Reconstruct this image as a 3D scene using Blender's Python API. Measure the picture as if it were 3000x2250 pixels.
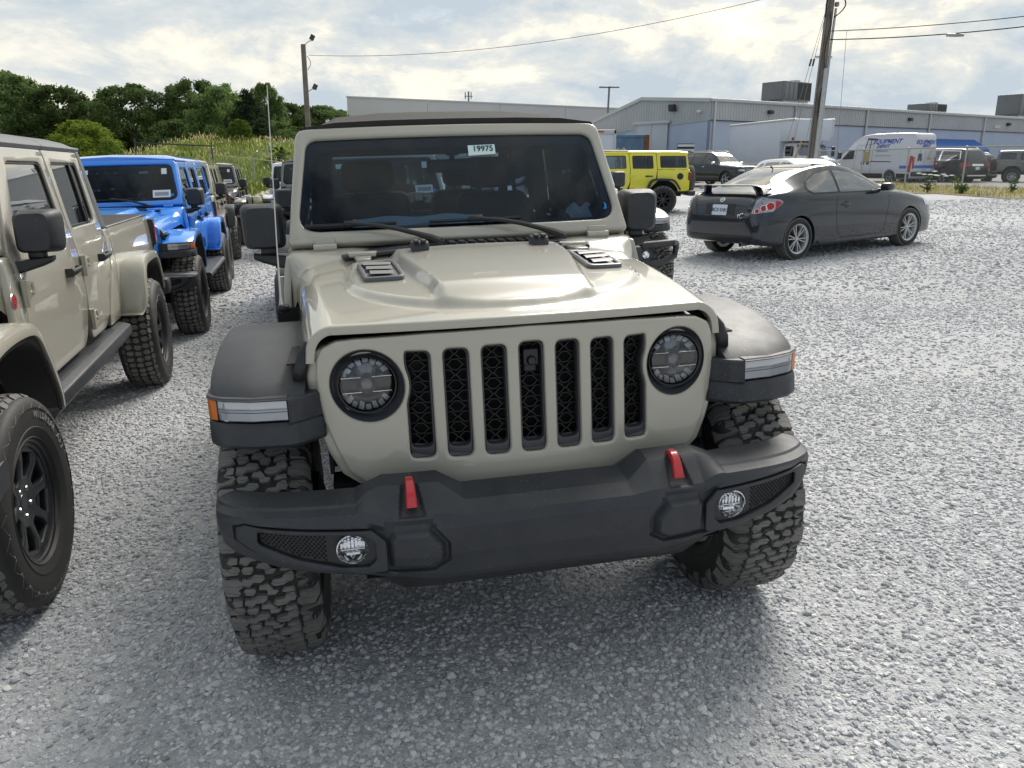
import bpy, bmesh, math, random
from math import sin, cos, pi, radians, sqrt, atan2, exp
from mathutils import Vector, Matrix, noise
from mathutils.bvhtree import BVHTree
from mathutils.geometry import tessellate_polygon
random.seed(7)
for o in list(bpy.data.objects): bpy.data.objects.remove(o)
SC = bpy.context.scene
COL = SC.collection
# ------------------------------------------------------------------ camera
CAM_H = 1.5788; PITCH = radians(15.642); TILT = radians(1.755)
cam_d = bpy.data.cameras.new('camera'); cam = bpy.data.objects.new('camera', cam_d); COL.objects.link(cam)
cam_d.sensor_fit = 'HORIZONTAL'; cam_d.sensor_width = 36.0; cam_d.lens = 36.0*2311.4/3000
cam_d.clip_start = 0.05; cam_d.clip_end = 3000
ROLL = radians(-1.8222)
_r = Vector((1, 0, 0)); _f = Vector((0, cos(PITCH), -sin(PITCH))); _u = Vector((0, sin(PITCH), cos(PITCH)))
_r2 = cos(ROLL)*_r + sin(ROLL)*_u; _u2 = -sin(ROLL)*_r + cos(ROLL)*_u
# the lot slopes gently up to the right; NEAR carries level-lot coordinates onto that slope
NEAR = Matrix.Translation((0, 0, CAM_H)) @ Matrix.Rotation(-TILT, 4, 'Y') @ Matrix.Translation((0, 0, -CAM_H))
Mc = Matrix((( _r2.x, _u2.x, -_f.x, 0), (_r2.y, _u2.y, -_f.y, 0), (_r2.z, _u2.z, -_f.z, CAM_H), (0, 0, 0, 1)))
cam.matrix_world = NEAR @ Mc
SC.camera = cam
# ------------------------------------------------------------------ sky, sun, exposure
SUN_AZ = radians(24); SUN_EL = radians(43)          # azimuth to the right of the view direction (+Y)
SUN = Vector((sin(SUN_AZ)*cos(SUN_EL), cos(SUN_AZ)*cos(SUN_EL), sin(SUN_EL)))
SC.view_settings.view_transform = 'Standard'; SC.view_settings.look = 'None'
SC.view_settings.exposure = 1.60; SC.view_settings.gamma = 1.0
SC.view_settings.use_curve_mapping = False
w = bpy.data.worlds.new('World'); SC.world = w; w.use_nodes = True
def nd(nt, t, **k):
    n = nt.nodes.new(t)
    for a, b in k.items():
        if a.startswith('i_'): n.inputs[int(a[2:]) if a[2:].isdigit() else a[2:].replace('_', ' ')].default_value = b
        else: setattr(n, a, b)
    return n
def ramp(nt, pts, interp='LINEAR'):
    n = nt.nodes.new('ShaderNodeValToRGB'); cr = n.color_ramp; cr.interpolation = interp
    while len(cr.elements) < len(pts): cr.elements.new(0.5)
    for e, (p, c) in zip(cr.elements, pts):
        e.position = p; e.color = (c, c, c, 1) if isinstance(c, (int, float)) else (*c, 1)
    return n
def build_world():
    nt = w.node_tree; nt.nodes.clear(); L = nt.links.new
    out = nd(nt, 'ShaderNodeOutputWorld'); bg = nd(nt, 'ShaderNodeBackground'); bg.inputs[1].default_value = 0.0505
    sky = nd(nt, 'ShaderNodeTexSky', sky_type='NISHITA', sun_disc=False, sun_elevation=SUN_EL, sun_rotation=SUN_AZ, air_density=1.0, dust_density=1.5, ozone_density=1.0)
    tc = nd(nt, 'ShaderNodeTexCoord')
    mp = nd(nt, 'ShaderNodeMapping'); mp.inputs['Scale'].default_value = (1, 1, 2.6); mp.inputs['Location'].default_value = (3.1, 0.35, 1.3)
    L(tc.outputs['Generated'], mp.inputs[0])
    n1 = nd(nt, 'ShaderNodeTexNoise', i_Scale=3.3, i_Detail=12.0, i_Roughness=0.60, i_Distortion=0.10); L(mp.outputs[0], n1.inputs[0])
    mp2 = nd(nt, 'ShaderNodeMapping'); mp2.inputs['Scale'].default_value = (1, 1, 2.3); mp2.inputs['Location'].default_value = (0.4, 5.2, 2.2)
    L(tc.outputs['Generated'], mp2.inputs[0])
    n2 = nd(nt, 'ShaderNodeTexNoise', i_Scale=5.6, i_Detail=11.0, i_Roughness=0.62, i_Distortion=0.20); L(mp2.outputs[0], n2.inputs[0])
    cov = ramp(nt, [(0.37, 0.0), (0.49, 1.0)])
    # brightness of the cloud: thin bright rims and thick grey cores, warmer towards the hidden sun
    dp = nd(nt, 'ShaderNodeVectorMath', operation='DOT_PRODUCT'); L(tc.outputs['Generated'], dp.inputs[0]); dp.inputs[1].default_value = SUN
    cg = nd(nt, 'ShaderNodeMapRange', i_1=0.0, i_2=0.70, i_3=-0.085, i_4=0.080); L(dp.outputs['Value'], cg.inputs[0])      # cloud cover thins out away from the sun
    ca = nd(nt, 'ShaderNodeMath', operation='ADD'); L(n1.outputs[0], ca.inputs[0]); L(cg.outputs[0], ca.inputs[1]); L(ca.outputs[0], cov.inputs[0])
    sr = ramp(nt, [(0.0, 0.22), (0.50, 0.40), (0.75, 0.70), (1.0, 1.0)]); L(dp.outputs['Value'], sr.inputs[0])
    lit = ramp(nt, [(0.40, 0.0), (0.52, 0.26), (0.66, 1.0)]); L(n2.outputs[0], lit.inputs[0])
    ml = nd(nt, 'ShaderNodeMath', operation='MULTIPLY'); L(sr.outputs[0], ml.inputs[0]); L(lit.outputs[0], ml.inputs[1])
    cc = nd(nt, 'ShaderNodeMix', data_type='RGBA'); L(ml.outputs[0], cc.inputs[0])
    cc.inputs[6].default_value = (3.75, 4.3, 4.75, 1); cc.inputs[7].default_value = (11.8, 10.1, 7.2, 1)
    mx = nd(nt, 'ShaderNodeMix', data_type='RGBA'); L(cov.outputs[0], mx.inputs[0])
    sk = nd(nt, 'ShaderNodeMix', data_type='RGBA', blend_type='MULTIPLY'); sk.inputs[0].default_value = 1.0
    hs = nd(nt, 'ShaderNodeHueSaturation', i_Saturation=0.62, i_Value=0.84); L(sky.outputs[0], hs.inputs['Color']); L(hs.outputs[0], sk.inputs[6]); sk.inputs[7].default_value = (0.90, 0.92, 0.94, 1)
    L(sk.outputs[2], mx.inputs[6]); L(cc.outputs[2], mx.inputs[7])
    L(mx.outputs[2], bg.inputs[0]); L(bg.outputs[0], out.inputs[0])
build_world()
sl = bpy.data.lights.new('sun', 'SUN'); so = bpy.data.objects.new('sun', sl); COL.objects.link(so)
sl.energy = 1.5; sl.angle = radians(30); sl.color = (1.0, 0.955, 0.89)
so.rotation_euler = SUN.to_track_quat('Z', 'Y').to_euler(); so.location = (0, 0, 30)

# ------------------------------------------------------------------ helpers
def ss(a, b, x):
    if a == b: return 1.0 if x >= a else 0.0
    t = min(1, max(0, (x-a)/(b-a))); return t*t*(3-2*t)
def lerp(a, b, t): return a+(b-a)*t
def interp(pts, x):
    if x <= pts[0][0]: return pts[0][1]
    for (a, fa), (b, fb) in zip(pts, pts[1:]):
        if x <= b: return fa+(fb-fa)*(x-a)/(b-a)
    return pts[-1][1]
def sinterp(pts, x):      # smooth (monotone-ish) interpolation
    n = len(pts)
    if x <= pts[0][0]: return pts[0][1]
    if x >= pts[-1][0]: return pts[-1][1]
    for i in range(n-1):
        if x <= pts[i+1][0]:
            x0, y0 = pts[i]; x1, y1 = pts[i+1]
            def sl_(j):
                if j <= 0 or j >= n-1:
                    j0 = max(0, min(n-2, j)) if j <= 0 else n-2
                    return (pts[j0+1][1]-pts[j0][1])/(pts[j0+1][0]-pts[j0][0])
                a = (pts[j][1]-pts[j-1][1])/(pts[j][0]-pts[j-1][0]); b = (pts[j+1][1]-pts[j][1])/(pts[j+1][0]-pts[j][0])
                return 0 if a*b <= 0 else 2*a*b/(a+b)
            h = x1-x0; t = (x-x0)/h; m0 = sl_(i)*h; m1 = sl_(i+1)*h
            return (2*t**3-3*t*t+1)*y0+(t**3-2*t*t+t)*m0+(-2*t**3+3*t*t)*y1+(t**3-t*t)*m1
class MB:
    def __init__(s): s.v = []; s.f = []
    def add(s, v, f):
        o = len(s.v); s.v += [tuple(p) for p in v]; s.f += [tuple(i+o for i in q) for q in f]; return s
    def merge(s, m, M=None):
        return s.add([M @ Vector(p) for p in m.v] if M else m.v, m.f)
    def box(s, x0, x1, y0, y1, z0, z1):
        return s.add([(x0,y0,z0),(x1,y0,z0),(x1,y1,z0),(x0,y1,z0),(x0,y0,z1),(x1,y0,z1),(x1,y1,z1),(x0,y1,z1)],
                     [(0,3,2,1),(4,5,6,7),(0,1,5,4),(1,2,6,5),(2,3,7,6),(3,0,4,7)])
    def rbox(s, x0, x1, y0, y1, z0, z1, r=0.01, seg=2, fn=None):
        bm = bmesh.new(); bmesh.ops.create_cube(bm, size=1)
        for v in bm.verts: v.co = Vector(((x0+x1)/2+v.co.x*(x1-x0), (y0+y1)/2+v.co.y*(y1-y0), (z0+z1)/2+v.co.z*(z1-z0)))
        r = min(r, .49*min(x1-x0, y1-y0, z1-z0))
        bmesh.ops.bevel(bm, geom=bm.edges[:], offset=r, segments=seg, profile=0.5, affect='EDGES')
        if fn:
            for v in bm.verts: v.co = Vector(fn(*v.co))
        bm.verts.index_update()
        s.add([v.co[:] for v in bm.verts], [[v.index for v in f.verts] for f in bm.faces]); bm.free(); return s
    def tube(s, pts, r, n=8, caps=True):
        pts = [Vector(p) for p in pts]; m = len(pts); rr = r if isinstance(r, (list, tuple)) else [r]*m
        V = []; F = []; up = None
        for i, p in enumerate(pts):
            d = (pts[min(i+1, m-1)]-pts[max(i-1, 0)])
            d = d.normalized() if d.length > 1e-9 else Vector((0, 0, 1))
            if up is None: up = Vector((0, 0, 1)) if abs(d.z) < .9 else Vector((1, 0, 0))
            a = d.cross(up).normalized(); b = a.cross(d).normalized(); up = b
            V += [p+rr[i]*(cos(2*pi*k/n)*a+sin(2*pi*k/n)*b) for k in range(n)]
        for i in range(m-1):
            for k in range(n):
                k2 = (k+1) % n; F.append((i*n+k, i*n+k2, (i+1)*n+k2, (i+1)*n+k))
        if caps: F.append(tuple(range(n))[::-1]); F.append(tuple((m-1)*n+k for k in range(n)))
        return s.add(V, F)
    def lathe(s, prof, n=32, c=(0, 0, 0), axis='y', a0=0, a1=2*pi, closed=False):
        # prof: (radius, along axis)
        V = []; F = []; full = abs(a1-a0-2*pi) < 1e-6; cols = n if full else n+1; m = len(prof)
        for j in range(cols):
            t = a0+(a1-a0)*j/n
            for r, h in prof:
                a, b = r*cos(t), r*sin(t)
                V.append({'y': (c[0]+a, c[1]+h, c[2]+b), 'x': (c[0]+h, c[1]+a, c[2]+b), 'z': (c[0]+a, c[1]+b, c[2]+h)}[axis])
        for j in range(n):
            j2 = (j+1) % cols
            for i in range(m-1 if not closed else m):
                i2 = (i+1) % m; F.append((j*m+i, j*m+i2, j2*m+i2, j2*m+i))
        return s.add(V, F)
    def loft(s, secs, closed=True, caps=True):
        n = len(secs[0]); V = [p for q in secs for p in q]; F = []
        for i in range(len(secs)-1):
            for k in range(n if closed else n-1):
                k2 = (k+1) % n; F.append((i*n+k, i*n+k2, (i+1)*n+k2, (i+1)*n+k))
        if caps and closed: F.append(tuple(range(n))[::-1]); F.append(tuple((len(secs)-1)*n+k for k in range(n)))
        return s.add(V, F)
    def grid(s, fn, nu, nv):
        V = [fn(i/nu, j/nv) for i in range(nu+1) for j in range(nv+1)]
        return s.add(V, [(i*(nv+1)+j, (i+1)*(nv+1)+j, (i+1)*(nv+1)+j+1, i*(nv+1)+j+1) for i in range(nu) for j in range(nv)])
    def mirror_y(s): return MB().add([(x, -y, z) for x, y, z in s.v], [f[::-1] for f in s.f])
    def both(s): m = s.mirror_y(); s.add(m.v, m.f); return s
    def map(s, fn): s.v = [tuple(fn(*p)) for p in s.v]; return s
    def mesh(s, name, smooth=35, fix=True, weld=None):
        me = bpy.data.meshes.new(name); me.from_pydata(s.v, [], s.f); me.update()
        if fix or weld:
            bm = bmesh.new(); bm.from_mesh(me)
            if weld: bmesh.ops.remove_doubles(bm, verts=bm.verts, dist=weld)
            bmesh.ops.recalc_face_normals(bm, faces=bm.faces[:]); bm.to_mesh(me); bm.free()
        if smooth is not None:
            me.shade_smooth()
            if smooth < 179: me.set_sharp_from_angle(angle=radians(smooth))
        return me
def rpoly(pts, r, seg=4):
    """round the corners of a 2-D polygon; r a number or one per corner"""
    n = len(pts); out = []
    for i in range(n):
        p = Vector(pts[i]); a = Vector(pts[i-1])-p; b = Vector(pts[(i+1) % n])-p
        rr = r[i] if isinstance(r, (list, tuple)) else r
        if rr <= 1e-6 or a.length < 1e-6 or b.length < 1e-6: out.append(tuple(p)); continue
        ang = a.angle(b); t = min(rr/max(1e-4, math.tan(ang/2)), .48*a.length, .48*b.length)
        p0 = p+a.normalized()*t; p1 = p+b.normalized()*t
        for k in range(seg+1):
            q = k/seg; out.append(tuple((1-q)**2*p0+2*q*(1-q)*p+q*q*p1))
    return out
def circ(cx, cy, r, n=32, ry=None): return [(cx+r*cos(2*pi*k/n), cy+(ry or r)*sin(2*pi*k/n)) for k in range(n)]
def plate(outer, holes=(), thick=.02, bev=0., step=None, seg=2):
    """flat plate with real holes in the (a,b) plane, c from -thick/2 to thick/2; returns MB"""
    cu = bpy.data.curves.new('c', 'CURVE'); cu.dimensions = '2D'; cu.fill_mode = 'BOTH'
    for poly in [outer]+list(holes):
        sp = cu.splines.new('POLY'); sp.points.add(len(poly)-1); sp.use_cyclic_u = True
        for q, p in zip(sp.points, poly): q.co = (p[0], p[1], 0, 1)
    cu.extrude = max(0, thick/2-bev); cu.bevel_depth = bev; cu.bevel_resolution = seg-1; cu.offset = -bev
    ob = bpy.data.objects.new('c', cu); me = bpy.data.meshes.new_from_object(ob)
    bm = bmesh.new(); bm.from_mesh(me); bmesh.ops.remove_doubles(bm, verts=bm.verts, dist=1e-5)
    if step:
        for ax in (0, 1):
            st = step if isinstance(step, (int, float)) else step[ax]
            if not st: continue
            lo = min(v.co[ax] for v in bm.verts); hi = max(v.co[ax] for v in bm.verts)
            k = lo+st
            while k < hi-st*.3:
                no = [0, 0, 0]; no[ax] = 1; co = [0, 0, 0]; co[ax] = k
                bmesh.ops.bisect_plane(bm, geom=bm.verts[:]+bm.edges[:]+bm.faces[:], plane_co=co, plane_no=no, dist=1e-6); k += st
    bm.verts.index_update()
    m = MB().add([v.co[:] for v in bm.verts], [[v.index for v in f.verts] for f in bm.faces]); bm.free()
    bpy.data.objects.remove(ob); bpy.data.curves.remove(cu); bpy.data.meshes.remove(me)
    return m
def text_mb(body, size=1., thick=.004, align='CENTER', bold=0., shear=0., space=1.):
    cu = bpy.data.curves.new('t', 'FONT'); cu.body = body; cu.size = size; cu.extrude = thick/2; cu.align_x = align; cu.align_y = 'CENTER'
    cu.offset = bold; cu.shear = shear; cu.resolution_u = 3; cu.space_character = space
    ob = bpy.data.objects.new('t', cu); me = bpy.data.meshes.new_from_object(ob)
    m = MB().add([v.co[:] for v in me.vertices], [list(p.vertices) for p in me.polygons])
    bpy.data.objects.remove(ob); bpy.data.curves.remove(cu); bpy.data.meshes.remove(me); return m
def tag(o, label=None, cat=None, group=None, kind=None):
    if label: o['label'] = label
    if cat: o['category'] = cat
    if group: o['group'] = group
    if kind: o['kind'] = kind
    return o
def put(name, me, m, parent=None, loc=None, rot=None, scale=None):
    if isinstance(me, MB): me = me.mesh(name)
    if len(me.materials) == 0: me.materials.append(None)
    o = bpy.data.objects.new(name, me); COL.objects.link(o)
    o.material_slots[0].link = 'OBJECT'; o.material_slots[0].material = m
    if parent is not None: o.parent = parent
    if loc is not None: o.location = loc
    if rot is not None: o.rotation_euler = rot
    if scale is not None: o.scale = scale if isinstance(scale, (tuple, list)) else (scale,)*3
    return o
def empty(name, M):
    o = bpy.data.objects.new(name, None); COL.objects.link(o); o.empty_display_size = .2
    if isinstance(M, Matrix): o.matrix_world = M
    else: o.location = M
    return o
def copy_tree(o, parent=None):
    c = o.copy(); COL.objects.link(c)
    if parent is not None: c.parent = parent
    for ch in list(o.children): copy_tree(ch, c)
    return c
_cache = {}
def cached(key, fn):
    if key not in _cache:
        r = fn(); _cache[key] = r.mesh(str(key)) if isinstance(r, MB) else r
    return _cache[key]
# pixel (of the 3000 x 2250 photograph) + distance along the view axis on the ground -> place in the world; used to survey far things
_M3 = cam.matrix_world.to_3x3(); _C = cam.matrix_world.translation
def at(px, py, Y):
    d = _M3 @ Vector(((px-1500)/2311.4, -(py-1125)/2311.4, -1)); return _C+d*(Y/d.y)

# ------------------------------------------------------------------ materials
MATS = {}
def material(name, base=(.5, .5, .5), rough=.5, metal=0., coat=0., spec=.5, var=0., vscale=8., bump=0., bscale=60., dust=0., dustcol=(.42, .40, .37), emit=None, rough_var=0., coat_rough=.03, objrand=0., sheen=0., dscale=2.2, speck=0.):
    if name in MATS: return MATS[name]
    m = bpy.data.materials.new(name); m.use_nodes = True; nt = m.node_tree; L = nt.links.new
    b = nt.nodes['Principled BSDF']
    b.inputs['Base Color'].default_value = (*base, 1); b.inputs['Roughness'].default_value = rough; b.inputs['Metallic'].default_value = metal
    b.inputs['Coat Weight'].default_value = coat; b.inputs['Coat Roughness'].default_value = coat_rough; b.inputs['Specular IOR Level'].default_value = spec
    tc = None; colout = None
    if var or bump or dust or rough_var: tc = nd(nt, 'ShaderNodeTexCoord')
    if var or objrand:
        mx = nd(nt, 'ShaderNodeMix', data_type='RGBA', blend_type='MULTIPLY'); mx.inputs[0].default_value = 1
        mx.inputs[6].default_value = (*base, 1)
        if var:
            n = nd(nt, 'ShaderNodeTexNoise', i_Scale=vscale, i_Detail=6., i_Roughness=.6); L(tc.outputs['Object'], n.inputs[0])
            r = ramp(nt, [(.3, 1-var), (.7, 1+var)]); L(n.outputs[0], r.inputs[0]); L(r.outputs[0], mx.inputs[7])
        else: mx.inputs[7].default_value = (1, 1, 1, 1)
        colout = mx.outputs[2]
        if objrand:
            oi = nd(nt, 'ShaderNodeObjectInfo'); hs = nd(nt, 'ShaderNodeHueSaturation')
            mr = nd(nt, 'ShaderNodeMapRange', i_3=1-objrand, i_4=1+objrand); L(oi.outputs['Random'], mr.inputs[0]); L(mr.outputs[0], hs.inputs['Value'])
            L(colout, hs.inputs['Color']); colout = hs.outputs[0]
        L(colout, b.inputs['Base Color'])
    if dust:
        n = nd(nt, 'ShaderNodeTexNoise', i_Scale=dscale, i_Detail=9., i_Roughness=.72); L(tc.outputs['Object'], n.inputs[0])
        r = ramp(nt, [(.38, 0.), (.75, dust)]); L(n.outputs[0], r.inputs[0])
        mx = nd(nt, 'ShaderNodeMix', data_type='RGBA'); L(r.outputs[0], mx.inputs[0])
        if colout: L(colout, mx.inputs[6])
        else: mx.inputs[6].default_value = (*base, 1)
        mx.inputs[7].default_value = (*dustcol, 1); last = mx.outputs[2]
        if speck:
            n2 = nd(nt, 'ShaderNodeTexNoise', i_Scale=95., i_Detail=3., i_Roughness=.7); L(tc.outputs['Object'], n2.inputs[0]); n3 = nd(nt, 'ShaderNodeTexNoise', i_Scale=4., i_Detail=4.); L(tc.outputs['Object'], n3.inputs[0])
            r2 = ramp(nt, [(.62, 0.), (.70, speck)]); L(n2.outputs[0], r2.inputs[0]); r3 = ramp(nt, [(.45, 0.), (.65, 1.)]); L(n3.outputs[0], r3.inputs[0])
            mm_ = nd(nt, 'ShaderNodeMath', operation='MULTIPLY'); L(r2.outputs[0], mm_.inputs[0]); L(r3.outputs[0], mm_.inputs[1])
            m2 = nd(nt, 'ShaderNodeMix', data_type='RGBA'); L(mm_.outputs[0], m2.inputs[0]); L(last, m2.inputs[6]); m2.inputs[7].default_value = (.34, .33, .31, 1); last = m2.outputs[2]
        L(last, b.inputs['Base Color'])
    if rough_var:
        n = nd(nt, 'ShaderNodeTexNoise', i_Scale=vscale*1.7, i_Detail=6., i_Roughness=.65); L(tc.outputs['Object'], n.inputs[0])
        r = ramp(nt, [(.3, max(0, rough-rough_var)), (.72, rough+rough_var)]); L(n.outputs[0], r.inputs[0]); L(r.outputs[0], b.inputs['Roughness'])
    if bump:
        n = nd(nt, 'ShaderNodeTexNoise', i_Scale=bscale, i_Detail=4., i_Roughness=.6); L(tc.outputs['Object'], n.inputs[0])
        bp = nd(nt, 'ShaderNodeBump', i_Strength=bump, i_Distance=.004); L(n.outputs[0], bp.inputs['Height']); L(bp.outputs[0], b.inputs['Normal'])
    if emit: b.inputs['Emission Color'].default_value = (*emit, 1); b.inputs['Emission Strength'].default_value = 1
    MATS[name] = m; return m
def glass(name, tint=(.6, .68, .7), refl=1.0, rough=0., ior=1.5, base=.0):
    if name in MATS: return MATS[name]
    m = bpy.data.materials.new(name); m.use_nodes = True; nt = m.node_tree; nt.nodes.clear(); L = nt.links.new
    out = nd(nt, 'ShaderNodeOutputMaterial'); t = nd(nt, 'ShaderNodeBsdfTransparent'); t.inputs[0].default_value = (*tint, 1)
    g = nd(nt, 'ShaderNodeBsdfGlossy', i_Roughness=rough); g.inputs[0].default_value = (1, 1, 1, 1)
    fr = nd(nt, 'ShaderNodeFresnel', i_IOR=ior); ma = nd(nt, 'ShaderNodeMath', operation='MULTIPLY_ADD', use_clamp=True); ma.inputs[1].default_value = refl; ma.inputs[2].default_value = base
    mx = nd(nt, 'ShaderNodeMixShader'); L(fr.outputs[0], ma.inputs[0]); L(ma.outputs[0], mx.inputs[0]); L(t.outputs[0], mx.inputs[1]); L(g.outputs[0], mx.inputs[2]); L(mx.outputs[0], out.inputs[0])
    MATS[name] = m; return m
def paint(name, c, flake=.0, rough=.32, dust=.10, coat=1., spec=.5):
    return material(name, c, rough, flake, coat=coat, spec=spec, dust=dust, dustcol=(.45, .43, .40), dscale=5.)
TAN = paint('paint tan', (.405, .383, .318)); BLUE = paint('paint blue', (.02, .26, .87)); SILV = paint('paint silver', (.42, .43, .44), .5)
GREYBR = paint('paint granite grey', (.16, .155, .145), .4); WHITE = paint('paint white', (.72, .75, .80)); LIME = paint('paint lime yellow', (.78, .72, .03), dust=.03)
SLATE = paint('paint dark slate blue', (.015, .021, .032), .0, .28, .0, 1., .2); BLACKP = paint('paint black', (.010, .010, .012), 0, .3, .0, 1., .3)
PLAST = material('textured black plastic', (.022, .025, .031), .52, bump=.25, bscale=420., dust=.16, dustcol=(.13, .132, .14), dscale=7., rough_var=.06, speck=.30)
VENTG = material('vent louvre grey', (.19, .19, .185), .45); VENTF = material('vent floor grey', (.12, .12, .12), .5); SLOTG = material('slot trim plastic', (.050, .052, .058), .42); PLASTG = material('satin grey plastic', (.10, .104, .112), .42, var=.08)
PLASTD = material('smooth black plastic', (.012, .013, .015), .38, var=.1)
RUB = material('dusty tread rubber', (.12, .117, .112), .85, dust=.7, dustcol=(.26, .25, .23), dscale=9., bump=.2, bscale=160.)
def add_sipes(m):
    nt = m.node_tree; L = nt.links.new; b = nt.nodes['Principled BSDF']; src = b.inputs['Base Color'].links[0].from_socket; tc = nd(nt, 'ShaderNodeTexCoord')
    sp = nd(nt, 'ShaderNodeSeparateXYZ'); L(tc.outputs['Object'], sp.inputs[0]); an = nd(nt, 'ShaderNodeMath', operation='ARCTAN2'); L(sp.outputs[0], an.inputs[0]); L(sp.outputs[2], an.inputs[1])
    wv = nd(nt, 'ShaderNodeMath', operation='SINE'); ym = nd(nt, 'ShaderNodeMath', operation='MULTIPLY', i_1=150.); L(sp.outputs[1], ym.inputs[0]); L(ym.outputs[0], wv.inputs[0])
    a2 = nd(nt, 'ShaderNodeMath', operation='MULTIPLY', i_1=114/6.28318); L(an.outputs[0], a2.inputs[0]); a3 = nd(nt, 'ShaderNodeMath', operation='MULTIPLY_ADD', i_1=.10); L(wv.outputs[0], a3.inputs[0]); L(a2.outputs[0], a3.inputs[2])
    fr = nd(nt, 'ShaderNodeMath', operation='FRACT'); L(a3.outputs[0], fr.inputs[0]); lt = nd(nt, 'ShaderNodeMath', operation='LESS_THAN', i_1=.055); L(fr.outputs[0], lt.inputs[0])
    mx = nd(nt, 'ShaderNodeMix', data_type='RGBA'); L(lt.outputs[0], mx.inputs[0]); L(src, mx.inputs[6]); mx.inputs[7].default_value = (.012, .012, .012, 1); L(mx.outputs[2], b.inputs['Base Color'])
add_sipes(RUB)
RUBS = material('tyre sidewall rubber', (.016, .016, .016), .66, dust=.3, dustcol=(.065, .060, .055), dscale=6.)
BLKMET = material('black wheel enamel', (.02, .021, .024), .33, .0, coat=.3, var=.1)
GUN = material('machined grey metal', (.42, .43, .45), .30, .9, var=.1)
CHROME = material('chrome', (.80, .81, .82), .08, 1.)
MIRR = material('lamp reflector', (.90, .91, .93), .06, 1.); MIRRD = material('bright lamp facet', (.90, .91, .93), .18, .35, coat=.6); LAMPF = material('frosted lamp guide', (.50, .52, .56), .25, .25, coat=.5)
ALLOY = material('silver alloy', (.50, .51, .52), .32, .75, var=.06)
DARK = material('dark underbody', (.010, .010, .010), .8, var=.2)
INTER = material('interior black trim', (.006, .006, .007), .6, var=.15)
INTERG = material('interior grey trim', (.11, .11, .11), .7)
FABRIC = material('black canvas', (.024, .022, .021), .9, bump=.5, bscale=500., var=.12, dust=.25, dustcol=(.07, .065, .06))
WSG = glass('windscreen glass', (.52, .61, .69), .50); SIDEG = glass('side glass', (.70, .76, .75), 2.0); TINTG = glass('tinted glass', (.30, .33, .36), 1.5)
LENS = glass('clear lens', (.93, .95, .97), 1.5); AMBER = glass('amber lens', (.9, .22, .02), .8); REDG = glass('red lens', (.62, .02, .02), .8)
AMBERB = material('amber reflector', (.62, .17, .03), .35, .3); REDB = material('red reflector', (.45, .02, .02), .3, .2); REDP = material('red enamel', (.50, .012, .018), .32, coat=.6, dust=.06)
PAPERT = material('pale teal card', (.60, .80, .80), .7); PAPERW = material('white paper', (.75, .78, .78), .7); INK = material('printed ink', (.03, .03, .035), .7)
BLUDOT = material('blue sticker', (.02, .22, .75), .5); FRIT = material('black ceramic border', (.006, .006, .007), .25)
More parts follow.
